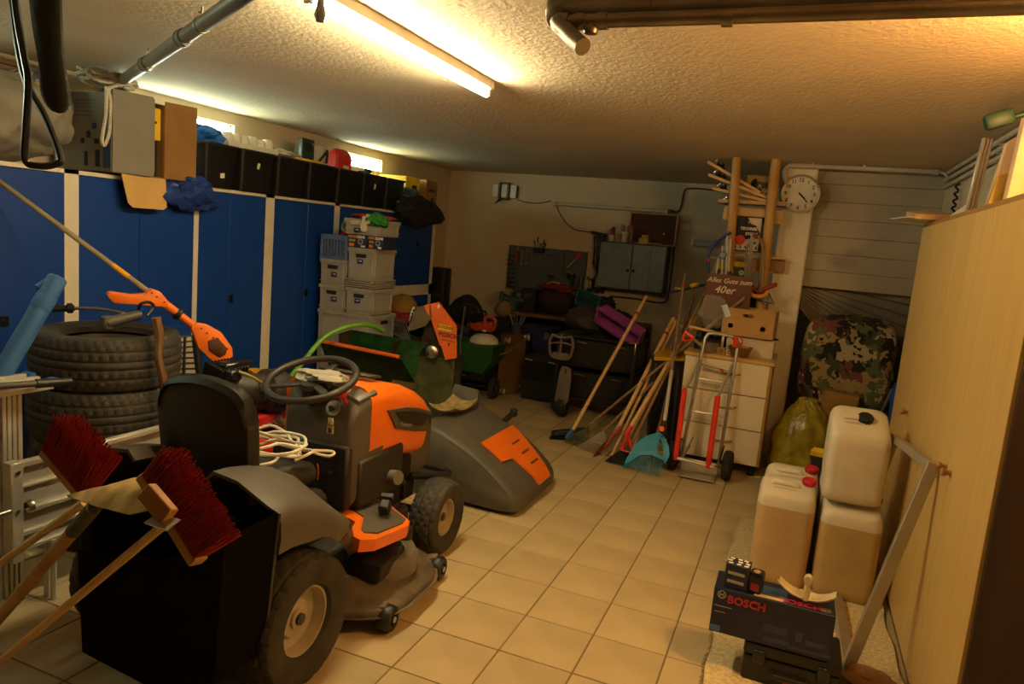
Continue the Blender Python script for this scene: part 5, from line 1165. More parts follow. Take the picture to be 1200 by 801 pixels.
# pots and jars on it
zc = 1.746
def jar(label, px_, r, h, mat, lid=None, cat='jar', name='jar', y=8.62, lh=.012):
    q = P(px_, 277, Y=y); t = thing(name, label, cat, (q.x, y, zc), group='pots and jars on the steel cabinet')
    MB().lathe([(0, 0), (r, 0), (r*1.02, .01), (r*1.02, h-.01), (r*.96, h), (0, h)], n=20).build('body', mat, t)
    if lid: MB().lathe([(r*1.06, h-.012), (r*1.06, h+lh), (0, h+lh)], n=20).build('lid', lid, t)
jar('small red tin at the left end of the jar row', 716.5, .026, .14, M('red_tin', (.35, .015, .015), .4), darkgrey, 'tin', 'tin')
jar('tall dark bottle beside the red tin', 719, .028, .16, darkgrey, black, 'bottle', 'bottle', 8.70)
jar('small pale jar in front of the red tin', 717.5, .035, .075, M('pale_jar', (.45, .38, .26), .5), None, y=8.56)
jar('stacked tan paint pot, larger one', 725.5, .058, .20, M('tan_pot', (.42, .30, .19), .5), M('tan_lid', (.5, .38, .25), .5), 'pot', 'pot', 8.66)
jar('small brown pot in front of the tan pot', 724, .042, .10, M('brown_pot', (.30, .15, .06), .5), None, 'pot', 'pot', 8.56)
jar('clear glass jar with pale lid in the jar row', 732, .045, .11, M('glass_jar', (.55, .5, .4), .15, trans=.3), M('pale_lid', (.55, .5, .42), .4), y=8.58)
jar('tall pale bottle behind the glass jar', 733.5, .035, .19, M('pale_bottle', (.42, .36, .27), .4), None, 'bottle', 'bottle', 8.68)
jar('tall brown bottle with red cap by the framed board', 739, .035, .18, M('brown_bottle', (.18, .09, .04), .4), M('dark_red_cap', (.3, .02, .02), .4), 'bottle', 'bottle', lh=.03)
q = P(755, 280, Y=8.58); t = thing('yellow_blocks', 'small dull yellow box in front of the framed board', 'box', (q.x, 8.58, zc))
MB().box((0, 0, .035), (.11, .08, .07), bev=.004).box((.01, 0, .09), (.08, .07, .035), bev=.004).build('body', M('dull_yellow_box', (.42, .30, .08), .7), t)
t = thing('framed_board', 'dark brown corkboard in thin wooden frame propped on the steel cabinet', 'board', (-1.71, 8.72, zc))
b0 = MB().box((0, 0, .185), (.56, .02, .36)); b0.build('panel', M('dark_cork', (.06, .028, .014), .9), t)
for s in (-1, 1): MB().box((s*.28, -.008, .185), (.022, .035, .38), bev=.003).build('frame_side', pine, t); MB().box((0, -.008, .185+s*.182), (.56, .035, .022), bev=.003).build('frame_rail', pine, t)
MB().lathe([(0, .006), (.01, .004), (.012, 0)], (.14, -.012, .14), (0, -1, 0), 10).build('pin', steel, t)
q = P(760, 281, Y=8.56); solo(MB().cyl((q.x-.13, 8.56, zc+.012), (q.x+.16, 8.56, zc+.012), .012).build('rod', oldw), 'thin wooden rod lying on the steel cabinet', 'rod')
wallcable('conduit looping under and beside the steel cabinet', [(790, 288), (788, 310), (785, 335), (782, 350), (778, 354), (768, 354), (745, 350), (715, 347)], .011, 'conduit')
q = P(826, 285, Y=8.78); t = thing('junction_box', 'small grey socket box on the back wall behind the wooden post', 'socket', (q.x, 8.8, q.z-.04))
MB().box((0, -.03, .04), (.28, .06, .075), bev=.006).build('box', M('grey_socket', (.33, .33, .32), .5), t); MB().box((-.14, -.035, .04), (.03, .06, .08), bev=.004).build('cover', white, t)

# ================================================================= workbench clutter
bx0, bx1, bz = -3.35, -1.6, .80
t = thing('workbench', 'dark workbench with wooden top along the back wall', 'bench', ((bx0+bx1)/2, 8.45, 0))
MB().box(((bx0+bx1)/2, 8.45, bz-.02), (bx1-bx0, .6, .04), bev=.004).build('top', wood('bench_top', (.22, .12, .04), (.16, .08, .03), (2, 20, 20)), t, wld=True)
for x in (bx0+.05, bx1-.05):
    for y in (8.2, 8.7): MB().box((x, y, (bz-.04)/2), (.06, .06, bz-.04)).build('leg', darkgrey, t, wld=True)
MB().box(((bx0+bx1)/2, 8.68, .45), (bx1-bx0, .03, .5)).build('back_panel', blackm, t, wld=True)
q = P(601, 348, Y=8.3)
t = thing('bench_vise', 'blue-grey vise with wooden jaw at the left end of the workbench', 'vise', (q.x, 8.32, bz))
bgm = M('vise_blue', (.07, .12, .14), .5, .2)
MB().box((0, 0, .03), (.14, .2, .06), bev=.01).box((0, 0, .11), (.12, .14, .12), bev=.02).cyl((-.15, -.02, .13), (.16, -.02, .13), .035).build('body', bgm, t)
MB().box((-.13, -.02, .16), (.05, .16, .12), bev=.008).build('front_jaw', bgm, t); MB().box((.0, -.02, .2), (.04, .16, .06), bev=.006).build('rear_jaw', bgm, t); MB().box((-.06, -.02, .22), (.1, .1, .06), rot=(.2, .3, .2), bev=.006).build('wooden_block', M('tan_block', (.34, .2, .07), .7), t)
MB().cyl((.17, -.1, .13), (.17, .06, .13), .008).build('handle', steel, t)
q = P(618, 355, Y=8.3); t = thing('black_box', 'black box on the workbench beside the vise', 'box', (q.x, 8.42, bz)); MB().box((0, 0, .14), (.2, .24, .28), bev=.008).build('body', black, t); MB().box((0, -.122, .2), (.1, .004, .05)).build('label', darkgrey, t)
q = P(648, 352, Y=8.25)
t = thing('tool_bag', 'red and black tool bag bulging on the workbench', 'bag', (q.x, 8.36, bz))
crumple(V(q.x, 8.36, bz+.17), (.23, .17, .175), 61, .06).build('body', M('black_bag', (.03, .012, .01), .8), t, wld=True)
crumple(V(q.x+.02, 8.33, bz+.33), (.22, .16, .05), 62, .3).build('red_flap', M('red_bag_flap', (.20, .012, .012), .7), t, wld=True)
MB().tube(curve([V(q.x-.12, 8.28, bz+.33), V(q.x-.05, 8.26, bz+.40), V(q.x+.06, 8.26, bz+.39)], 5), .014).build('handle', M('ochre_strap', (.36, .20, .04), .8), t, wld=True)
q = P(683, 372, Y=8.1); t = thing('teal_basket', 'tilted dark teal basket on the workbench', 'basket', (q.x-.05, 8.2, bz))
tm = M('dark_teal_plastic', (.02, .11, .13), .5); rt = Matrix.Translation((0, 0, .15)) @ Euler((.9, .3, .5)).to_matrix().to_4x4()
b = MB(); b.loft([rc(.10, .08, 0), rc(.14, .11, .16), rc(.15, .12, .165), rc(.13, .1, .165), rc(.095, .075, .01)], caps=False); b.bm.faces.new([b.bm.verts.new(p) for p in rc(.1, .08, 0)]); b.bm.transform(rt); b.build('basket', tm, t)
for k in range(6): MB().box(rt @ V(-.10+.04*k, -.105, .09), (.006, .02, .12), rot=Euler((.9, .3, .5)).to_matrix()).build('slot', black, t)
q = P(704, 360, Y=8.3); solo(crumple(V(q.x+.05, 8.3, bz+.22), (.12, .10, .07), 64, .3).build('beanie', M('navy_cloth', (.02, .025, .045), .9)), 'dark navy cap on the clutter below the steel cabinet', 'cap')
t = thing('dark_carton', 'dark carton on the workbench under the navy cap', 'carton', (q.x+.05, 8.35, bz)); MB().box((0, 0, .075), (.3, .24, .15), bev=.004).build('body', blackm, t); MB().box((0, -.122, .1), (.12, .003, .05)).build('label', darkgrey, t)
# under the bench: blue crate on white box
q = P(626, 455, Y=7.75)
t = thing('white_drawer_box', 'white plastic box with dark curved handle on the floor under the bench', 'box', (-2.82, 7.95, 0))
MB().box((0, 0, .16), (.40, .4, .32), bev=.012, seg=2).build('body', M('white_box_plastic', (.52, .47, .37), .5), t); MB().box((0, 0, .315), (.42, .42, .03), bev=.006).build('lid', bpy.data.materials['white_box_plastic'], t)
MB().tube(curve([(-.07, -.205, .25), (-.06, -.225, .22), (.06, -.225, .22), (.12, -.225, .23), (.13, -.205, .26)], 5), .012).build('handle', M('navy_plastic', (.02, .025, .06), .4), t)
t = thing('blue_crate', 'dark blue crate standing on the white handled box', 'crate', (-2.78, 7.95, .332))
MB().box((0, 0, .18), (.46, .38, .36), bev=.01).build('body', M('navy_crate', (.012, .018, .075), .5), t)
for z in (.10, .24, .34): MB().box((0, 0, z), (.475, .395, .015), bev=.003).build('rib', bpy.data.materials['navy_crate'], t)
MB().box((.19, -.20, .28), (.06, .01, .08)).build('steel_corner', steel, t)
t = thing('small_white_carton', 'small white carton wedged beside the blue crate', 'carton', (-3.08, 7.82, .0)); MB().box((0, 0, .22), (.12, .2, .44), bev=.006).build('body', M('cream_card', (.5, .42, .3), .8), t); MB().box((0, -.102, .4), (.12, .003, .07)).build('flap', bpy.data.materials['cream_card'], t)
# scatter on the left of the bench: tin with tools, plant like things
q = P(605, 385, Y=7.6); t = thing('tool_tin', 'dark tin full of pale handled tools by the furniture dolly', 'tin', (q.x, 7.6, .62))
MB().lathe([(0, 0), (.06, 0), (.065, .10), (.06, .10), (.055, .01), (0, .01)], n=18).build('tin', darkgrey, t)
for k in range(7):
    a = k*.9; MB().tube([(.02*math.cos(a), .02*math.sin(a), .03), (.10*math.cos(a), .05*math.sin(a), .20+.02*(k % 3))], .007, n=6).build('tool', (M('lilac_plastic', (.25, .18, .28), .5) if not bpy.data.materials.get('lilac_plastic') else bpy.data.materials['lilac_plastic']) if k % 3 == 0 else steel, t)
t = thing('tin_stand', 'dark crate under the tool tin', 'crate', (q.x, 7.62, 0)); MB().box((0, 0, .31), (.3, .3, .62), bev=.008).build('body', blackm, t); MB().box((0, -.152, .45), (.16, .004, .04)).build('slot', black, t)
# black two-tier cart with grey plates
t = thing('black_cart', 'black two-tier rolling cart with bright corner handles', 'cart', (-1.75, 7.0, 0))
for x in (-2.12, -1.36):
    for y in (6.75, 7.25): MB().box((x, y, .42), (.04, .04, .78), bev=.004).build('post', black, t, wld=True)
for z in (.20, .52): MB().box((-1.74, 7.0, z+.12), (.78, .52, .26), bev=.012).build('drawer_box', M('cart_black', (.012, .011, .011), .4) if not bpy.data.materials.get('cart_black') else bpy.data.materials['cart_black'], t, wld=True)
for z in (.20, .52, .80): MB().box((-1.74, 7.0, z-.01), (.82, .55, .02), bev=.003).build('shelf', black, t, wld=True)
for z in (.425, .745):
    for x in (-1.88, -1.50): MB().tube(curve([(x-.05, 6.735, z-.01), (x-.04, 6.71, z), (x+.04, 6.71, z-.005), (x+.05, 6.735, z-.015)], 4), .006).build('handle', steel, t, wld=True)
MB().tube([(-1.42, 6.73, .80), (-1.36, 6.73, .80), (-1.36, 6.73, .68)], .008).build('corner_rail', chrome, t, wld=True)
for x in (-2.1, -1.38): MB().lathe([(.02, -.02), (.06, -.02), (.065, 0), (.06, .02), (.02, .02)], (x, 6.78, .066), (1, .2, 0), 18).build('wheel', rubber, t, wld=True)
t = thing('black_bin', 'low black drawer unit with steel corner rails left of the black cart', 'drawer unit', (-2.38, 7.28, 0)); t.name = 'drawer_unit'
MB().box((0, 0, .24), (.44, .42, .46), bev=.01).build('body', black, t); MB().box((0, -.215, .32), (.40, .012, .2), bev=.003).build('drawer', blackg, t)
for x in (-.16, .1): MB().tube([(x-.03, -.235, .44), (x+.05, -.235, .435)], .007).build('handle', steel, t)
# grey grid plate and grey paddle (boot grille + guard)
gp2 = M('grey_grid_plastic', (.15, .125, .10), .5)
q = P(657, 405, Y=6.62); t = thing('grey_mask_grille', 'grey plastic grille with six openings hanging on the black cart', 'grille', (q.x, 6.62, q.z-.12)); t.name = 'plastic_grille'
def bar(p0, p1, w__=.018): return MB().tube([p0, p1], w__, n=8)
b = MB(); b.tube(curve([(-.09, 0, .22), (-.115, 0, .15), (-.10, 0, .04), (-.06, 0, 0), (.07, 0, -.005), (.11, 0, .04), (.125, 0, .15), (.10, 0, .22)], 4), .014, n=8)
b.tube([(0, 0, .24), (0, 0, 0)], .013).tube(curve([(-.11, 0, .13), (0, 0, .155), (.12, 0, .14)], 3), .010).tube(curve([(-.09, 0, .22), (0, -.01, .20), (.10, 0, .22)], 3), .013).box((.005, 0, .02), (.17, .02, .07), bev=.01); b.build('grille', gp2, t)
q = P(658, 455, Y=6.55); t = thing('grey_guard_plate', 'rounded grey plate standing over a black wheel in front of the cart', 'guard', (q.x, 6.55, 0)); t.name = 'guard_plate'
pl_ = [(-.06, .17), (-.03, .14), (.05, .14), (.08, .18), (.09, .40), (.075, .50), (.02, .52), (-.02, .51), (-.035, .45)]
MB().prism(pl_, .02, Matrix(((1, 0, 0, 0), (0, 0, 1, -.01), (0, 1, 0, 0), (0, 0, 0, 1))), bev=.006).build('plate', gp2, t); MB().box((.03, -.014, .47), (.016, .006, .05), bev=.003).build('slot', black, t)
MB().lathe([(.04, -.05), (.10, -.05), (.12, -.02), (.12, .02), (.10, .05), (.04, .05), (.04, -.05)], (0, .09, .122), (1, .1, 0), 26).build('wheel', rubber, t)
# things on the cart: bags, purple bin
solo(crumple((-1.95, 7.0, .93), (.20, .18, .13), 71, .2).build('dark_bag', M('dark_grey_bag', (.035, .03, .027), .8)), 'dark grey bag heaped on the black cart', 'bag')
solo(crumple((-1.62, 7.05, .92), (.18, .16, .12), 72, .2).build('black_sack', M('black_sack', (.014, .012, .012), .7)), 'black sack under the purple bin on the cart', 'sack')
t = thing('purple_bin', 'purple plastic storage bin tipped on the cart', 'bin', (-1.58, 6.95, 1.0))
q0 = P(704, 358, Y=6.9); q1 = P(756, 392, Y=6.8); ax_ = (q1-q0).normalized(); dn = V(.15, -.75, -.55); dn = (dn-ax_*dn.dot(ax_)).normalized(); F_ = Matrix((ax_, dn.cross(ax_)*-1, dn)).transposed()
b = MB(); cc_ = (q0+q1)/2+V(.02, .02, -.02)
def rcl(sx, sy, z): return [cc_+F_ @ V(*p) for p in ((-sx, -sy, z), (sx, -sy, z), (sx, sy, z), (-sx, sy, z))]
b.loft([rcl(.24, .07, -.0), rcl(.25, .085, .12), rcl(.265, .10, .122), rcl(.265, .10, .135), rcl(.24, .075, .135), rcl(.22, .06, .012)], caps=False); b.bm.faces.new([b.bm.verts.new(p) for p in rcl(.24, .07, 0)]); b.bm.faces.new([b.bm.verts.new(p) for p in rcl(.22, .06, .012)])
b.build('bin', purple, t, wld=True, smooth=False)
MB().box(cc_+F_ @ V(.0, .092, .06), (.20, .01, .05), rot=F_, bev=.004).build('grip', purple, t, wld=True)
# ================================================================= drawer unit and what stands on it
dy0, dy1, dx0, dx1, dzt = 5.80, 6.38, -.765, -.10, .925
lam = M('drawer_front_cream', (.72, .63, .45), .4, var=.03)
edge = M('wood_edge', (.50, .27, .07), .5)
t = thing('drawer_unit', 'cream three-drawer unit with wooden worktop behind the hand truck', 'drawer unit', ((dx0+dx1)/2, (dy0+dy1)/2, 0))
MB().box(((dx0+dx1)/2, (dy0+dy1)/2+.01, (.09+dzt-.03)/2), (dx1-dx0, dy1-dy0-.02, dzt-.03-.09)).build('carcass', M('side_beech', (.46, .26, .08), .5), t, wld=True, smooth=False)
MB().box(((dx0+dx1)/2, (dy0+dy1)/2-.012, dzt-.015), (dx1-dx0+.02, dy1-dy0+.03, .03), bev=.004).build('worktop', beech, t, wld=True)
hm = M('brass_handle', (.40, .26, .09), .35, .6)
for z0, z1 in ((.095, .365), (.372, .634), (.641, .892)):
    d_ = MB().box(((dx0+dx1)/2-.008, dy0-.008, (z0+z1)/2), (dx1-dx0-.028, .02, z1-z0), bev=.003).build('drawer', lam, t, wld=True)
    MB().box((dx1-.014, dy0-.008, (z0+z1)/2), (.010, .02, z1-z0)).build('edge_band', edge, d_, wld=True)
    xc = (dx0+dx1)/2+.03; zc_ = z0+(z1-z0)*.62
    MB().tube(curve([(xc-.075, dy0-.018, zc_+.004), (xc-.05, dy0-.036, zc_), (xc, dy0-.04, zc_-.004), (xc+.05, dy0-.036, zc_), (xc+.075, dy0-.018, zc_+.004)], 4), [.004]+[.0075]*15+[.004]).build('handle', hm, d_, wld=True)
for x in (dx0+.06, dx1-.06):
    for y in (dy0+.06, dy1-.06): MB().cyl((x, y, 0), (x, y, .092), .028, n=14).build('leg', black, t, wld=True)
# cardboard box on white box
t = thing('white_box', 'flat white box under the brown fruit carton on the worktop', 'box', (-.32, 6.12, dzt))
MB().box((0, 0, .07), (.40, .3, .14), bev=.003).box((.0, -.0, .142), (.41, .31, .006)).build('box', M('white_card', (.58, .50, .36), .8), t, smooth=False)
MB().box((.17, -.05, .149), (.1, .12, .008), rot=(0, 0, .2), bev=.002).build('dark_slip', M('dark_violet_card', (.05, .03, .05), .7), t)
t = thing('fruit_carton', 'open brown fruit carton with round holes and hand slot on the worktop', 'box', (-.325, 6.08, dzt+.154), rotz=-.06)
w_, d_, h_ = .385, .29, .215; th = .008; b = MB()
b.box((-w_/2, 0, h_/2), (th, d_, h_)); b.box((w_/2, 0, h_/2), (th, d_, h_)); b.box((0, d_/2, h_/2), (w_, th, h_)); b.box((0, 0, th/2), (w_, d_, th)); b.build('carton', card, t, smooth=False)
bm = bmesh.new()
def plate_with_holes(t, name, w_, h_, th, holes, mat, y):
    """front wall built around real holes: each hole an n-gon ring"""
    b = MB(); cells_ = sorted(holes)
    xs = [-w_/2]+[ (holes[i][0]+holes[i+1][0])/2 for i in range(len(holes)-1)]+[w_/2]
    for (cx, cz, rx, rz), xa, xb in zip(holes, xs, xs[1:]):
        n = 16; ring = []; outer = []
        for k in range(n):
            a = 2*PI*k/n+PI/4; c_, s_ = math.cos(a), math.sin(a)
            ring.append((cx+rx*max(-1, min(1, c_*1.15)), cz+rz*max(-1, min(1, s_*1.15))))
            m_ = max(abs(c_), abs(s_)); ux, uz = c_/m_, s_/m_
            outer.append(((xa if ux < 0 else xb)*abs(ux)+cx*(1-abs(ux)), h_*.0+((0 if uz < 0 else h_)*abs(uz)+cz*(1-abs(uz)))))
        for yy in (y-th/2, y+th/2):
            R_ = [b.bm.verts.new((p[0], yy, p[1])) for p in ring]; O_ = [b.bm.verts.new((p[0], yy, p[1])) for p in outer]
            for k in range(n): j = (k+1) % n; b.bm.faces.new((R_[k], R_[j], O_[j], O_[k]))
    return b.build(name, mat, t, smooth=False)
plate_with_holes(t, 'front_panel', w_, h_, th, [(-.13, .075, .019, .019), (0, .165, .046, .014), (.115, .075, .019, .019)], card, -d_/2)
MB().box((0, 0, h_*.45), (w_-.02, d_-.02, .01)).build('carton_liner', cardd, t)
t = thing('wooden_bowl', 'wooden trough shaped bowl in front of the white box on the worktop', 'bowl', (-.36, 5.88, dzt))
b = MB(); b.loft([[V(x, y, z) for x, y in ((-.06*k, -.04*k), (.06*k, -.04*k), (.06*k, .04*k), (-.06*k, .04*k))] for z, k in ((.002, 1.0), (.075, 1.5), (.078, 1.4), (.012, .9))], caps=True); b.build('bowl', wood('dark_walnut', (.20, .09, .025), (.12, .05, .015)), t, smooth=False)
MB().box((.0, -.05, .082), (.12, .03, .012), bev=.002).build('rim_block', edge, t); MB().box((0, -.052, .087), (.02, .02, .008)).build('mark', black, t)
for k, (x, y, w2, h2, m_, lb) in enumerate(((-.50, 5.86, .06, .055, pine, 'small pale wooden block on the worktop between truck bars, left one'), (-.435, 5.87, .055, .05, M('pale_block', (.5, .38, .24), .7), 'small pale wooden block on the worktop beside the white box'), (-.60, 5.92, .14, .075, M('grey_brown_box', (.16, .12, .07), .7), 'grey brown box on the worktop seen through the truck handle'))):
    t = thing('block', lb, 'block', (x, y, dzt)); MB().box((0, 0, h2/2), (w2, .06, h2), bev=.003).build('block', m_, t)
    if k < 2: MB().lathe([(.010, -.001), (.016, -.001), (.016, .002), (.010, .002), (.010, -.001)], (0, -.031, h2*.55), (0, -1, 0), 12).build('ring_mark', darkw_shade, t)
t = thing('dark_tray', 'dark tray full of black hardware on the worktop', 'tray', (-.60, 6.10, dzt)); MB().box((0, 0, .05), (.26, .24, .1), bev=.01).build('tray', black, t)
b = MB()
for k in range(16): b.box((-.1+.065*(k % 4), -.09+.06*(k//4), .12), (.05, .04, .05), rot=(k*.7, k*.4, k*.9), bev=.006)
o = b.build('hardware', black, t); o['kind'] = 'stuff'
t = thing('long_yellow_level', 'pale timber lath lying over the dark tray', 'lath', (-.62, 5.98, dzt+.16)); t.name = 'timber_lath'
MB().box((0, 0, 0), (.34, .03, .02), rot=(0, .12, .1), bev=.002).build('lath', ashw, t); MB().box((.13, .0, -.075), (.02, .02, .16)).build('peg', oldw, t)
# printed wooden sign
sq = [P(832, 327, Y=6.12), P(878, 333, Y=6.12), P(873, 372, Y=6.12), P(826, 366, Y=6.12)]
t = thing('birthday_sign', 'dark red-brown sign reading Alles Gute zum 40er on the clutter', 'sign', (sq[3].x*.5+sq[2].x*.5, 6.25, 1.0))
cxs = (sq[0]+sq[1]+sq[2]+sq[3])/4; wx = .36; hz = .34
t.location = (cxs.x, 6.135, cxs.z-.19)
MB().box((0, 0, .19), (wx, .012, .38), bev=.002).build('board', wood('red_brown_board', (.13, .045, .02), (.10, .03, .014), (30, 4, 4)), t)
sm_ = M('sign_cream_print', (.72, .62, .46), .6)
text('lettering', 'Alles Gute zum', .056, sm_, t, (0, -.0075, .33), (1, 0, 0), (0, 0, 1), shear=.3, bold=.0006)
text('lettering', '40er', .085, sm_, t, (-.03, -.0075, .255), (1, 0, 0), (0, 0, 1), shear=.3, bold=.001)
MB().box((0, .03, .0), (wx, .05, .10)).build('foot', darkw_shade, t)
t.location.z = max(t.location.z, .99)
t = thing('sign_stand', 'dark box on the worktop carrying the birthday sign', 'box', (cxs.x, 6.17, dzt)); MB().box((0, 0, (t.location.z*0+cxs.z-.24-dzt)/2), (.34, .10, cxs.z-.24-dzt), bev=.004).build('box', blackm, t); MB().box((0, -.07, .06), (.2, .004, .04)).build('label', darkgrey, t)
pbm = M('clear_bag_film', (.75, .72, .66), .12, var=.05, alpha=.13, bump=.5, bscale=14)
solo(crumple(P(836, 365, Y=5.98), (.11, .07, .13), 81, .28, fr=2.5).build('plastic_bag', pbm), 'crumpled clear plastic bag in front of the birthday sign', 'bag')
q = P(851, 364, Y=5.93); solo(MB().box(q, (.045, .008, .10), rot=(0, -.45, 0)).build('bag_label', M('pale_blue_label', (.45, .62, .78), .5)), 'pale blue label strip on the clear plastic bag', 'label')

# ================================================================= timber rack with posts
t = thing('timber_rack', 'timber rack of two round posts with shelves left of the clock column', 'rack', (-.45, 6.33, dzt))
po = wood('orange_pine_post', (.58, .33, .09), (.44, .22, .05), (6, 6, 4), .55)
a0_, a1_ = P(864, 184, Y=6.30), P(854, 312, Y=6.30); b0_, b1_ = P(910, 185, Y=6.30), P(893, 340, Y=6.30)
def post(a, b_, r):
    d = (b_-a).normalized(); top = a+d*((ZC-.002-a.z)/d.z); bot = a+d*((dzt+.002-a.z)/d.z)
    MB().tube([top, bot], r, n=14).build('post', po, t, wld=True)
post(a0_, a1_, .036); post(b0_, b1_, .040)
lpine = wood('light_pine', (.58, .38, .16), (.48, .28, .09), (3, 14, 14))
def sb_(x0_, y0_, x1_, y1_, th_, dep, Y, mat=lpine, nm='shelf_board'):
    p0, p1 = P(x0_, y0_, Y=Y), P(x1_, y1_, Y=Y); ax = (p1-p0).normalized()
    return MB().box((p0+p1)/2, ((p1-p0).length, dep, th_), rot=Matrix((ax, V(0, 1, 0), ax.cross(V(0, 1, 0)))).transposed(), bev=.002).build(nm, mat, t, wld=True)
sb_(843, 236, 921, 240, .03, .2, 6.44); sb_(848, 249, 918, 255, .11, .03, 6.36, nm='cross_beam')
sb_(857, 298, 920, 303, .022, .2, 6.44); sb_(860, 309, 920, 312, .10, .02, 6.42, wood('shelf_back', (.36, .17, .035), (.28, .12, .02)), 'back_board')
sb_(798, 381, 832, 392, .025, .12, 6.38)
for k, (xa, ya_, xb, yb_) in enumerate(((830, 190, 891, 226), (831, 205, 899, 232), (836, 221, 899, 236))): sb_(xa, ya_, xb, yb_, .024, .10, 6.42, ashw, 'angled_slat')
for k, (x, y) in enumerate(((840, 189), (846, 194), (838, 202), (842, 205), (848, 207), (843, 217), (849, 219), (851, 233), (884, 213), (890, 218), (897, 226))):
    q = P(x, y, Y=6.40); tt = thing('steel_knob', 'shiny bottle neck on the angled rack slats, number %s from the left' % ('first second third fourth fifth sixth seventh eighth ninth tenth eleventh'.split()[[1, 4, 0, 2, 5, 3, 6, 7, 8, 9, 10][k]]), 'bottle', q, group='shiny bottle necks on the angled slats'); tt.name = 'bottle_neck'
    MB().lathe([(0, -.035), (.018, -.03), (.022, -.005), (.015, .02), (.008, .03), (0, .03)], (0, 0, 0), (.3, -.6, .5), 14).build('neck', chrome if k in (0, 2, 5, 7, 9, 10) else blackg, tt)
    MB().lathe([(.012, 0), (.026, 0), (.026, .01), (.012, .01), (.012, 0)], (-.003, .015, -.025), (.3, -.6, .5), 14).build('collar', blackg, tt)
q = P(890, 236, Y=6.45); t = thing('yellow_case', 'dark yellow case lying at the top of the timber rack', 'case', (q.x, 6.46, q.z+.03)); MB().box((0, .0, .09), (.24, .1, .18), bev=.006).build('case', M('dark_yellow', (.32, .20, .02), .6), t); MB().box((0, -.052, .1), (.1, .006, .05)).build('label', black, t)
# tin poster
c0_, c1_, c2_ = P(863, 254, Y=6.34), P(893, 257, Y=6.34), P(861, 292, Y=6.34)
pw, ph = (c1_-c0_).length, (c2_-c0_).length
t = thing('tin_poster', 'black and white poster with a red disc between the rack posts', 'poster', ((c0_.x+c1_.x)/2, 6.345, c2_.z))
MB().box((.02, .004, ph/2), (pw+.05, .008, ph+.02)).build('backing', black, t); MB().box((0, -.002, ph/2), (pw, .006, ph)).build('paper', M('poster_white', (.62, .52, .42), .6), t)
Am = Matrix(((1, 0, 0, 0), (0, 0, 1, -.0065), (0, 1, 0, 0), (0, 0, 0, 1)))
w2 = pw/2
MB().prism([(-w2, ph*.42), (-w2, ph), (-w2*.1, ph), (.1*w2, ph*.9), (-.2*w2, ph*.85), (.6*w2, ph*.78), (w2, ph*.55), (w2, ph*.48), (-.1*w2, ph*.32)], .001, Am).build('dark_shape', printk, t)
MB().prism([(-.1*w2, ph*.92), (.3*w2, ph*.82), (-.3*w2, ph*.8)], .0012, Am).build('grey_shape', M('print_grey_blue', (.12, .15, .17), .6), t)
MB().lathe([(0, .0015), (.042, .0015), (.042, 0)], (-w2*.5, -.0065, ph*.30), (0, -1, 0), 24).build('red_disc', M('poster_red', (.55, .03, .02), .6), t)
text('lettering', 'TECHNIK', .032, printw, t, (.01, -.0085, ph*.66), (1, 0, 0), (0, 0, 1), bold=.0012); text('lettering', 'STORE', .032, printw, t, (.035, -.0085, ph*.50), (1, 0, 0), (0, 0, 1), bold=.0012)
for k in range(5): MB().prism([(-.006, 0), (.008, 0), (.004, .02), (.0, .03), (-.004, .02)], .001, Matrix.Translation((-w2*.8+k*pw*.2, -.0065, ph*.05)) @ Matrix(((1, 0, 0, 0), (0, 0, 1, 0), (0, 1, 0, 0), (0, 0, 0, 1)))).build('small_figure', printk, t)
MB().box((w2*.5, -.0065, ph*.24), (.05, .001, .02)).build('print_line', printk, t)
# yellow-green packs
gy = M('green_pack', (.02, .06, .03), .5)
for k, (x, y, lb) in enumerate(((844, 322, 'green and yellow pack under the shelf, left of the first post'), (867, 320, 'green and yellow pack with white emblem between the rack posts'))):
    q = P(x, y+12, Y=6.36); t = thing('seed_pack', lb, 'pack', (q.x, 6.40, q.z), group='green and yellow packs on the rack')
    MB().box((0, 0, .09), (.13 if k else .09, .06, .18), bev=.003).build('pack', gy, t)
    for z in (.022, .158): MB().box((0, -.031, z), (.13 if k else .09, .003, .042)).build('yellow_band', yellow, t)
    MB().lathe([(.008, 0), (.02, .001), (.021, 0)], (0, -.031, .09), (0, -1, 0), 14).build('emblem', printw, t)
q = P(862, 332, Y=6.40); t = thing('pack_shelf', 'dark chest on the worktop under the yellow green packs', 'chest', (-.47, 6.42, 0)); t.name = 'chest'
zz_ = P(855, 334, Y=6.36).z; MB().box((0, 0, dzt+(zz_-dzt)/2), (.42, .10, zz_-dzt-.004)).build('body', blackm, t); MB().box((0, -.051, zz_-.08), (.2, .004, .05)).build('label', darkgrey, t)
# bow saw, blue
bw = [P(831, 327, Y=6.20), P(830, 305, Y=6.20), P(832, 294, Y=6.20), P(840, 284, Y=6.20), P(857, 272, Y=6.20)]
t = thing('bow_saw', 'blue bow saw hanging at the left post of the rack', 'saw', bw[0]); MB().tube(curve(bw, 6), .013, n=10).build('bow', M('dark_blue_tube', (.02, .035, .22), .35), t, wld=True)
MB().box((bw[0]+bw[-1])/2, (.004, .002, (bw[0]-bw[-1]).length), rot=rotmat(bw[-1]-bw[0])).build('blade', steel, t, wld=True); q = bw[1]; MB().cyl(q+V(0, 0, -.006), q+V(0, 0, .012), .015).build('red_ring', red, t, wld=True); MB().tube([P(828, 300, Y=6.20), P(840, 302, Y=6.20)], .007).build('lever', steel, t, wld=True)
t = thing('hanging_tools', 'grey hand saw and pliers hanging together on the left post', 'tools', P(848, 300, Y=6.2))
b = MB()
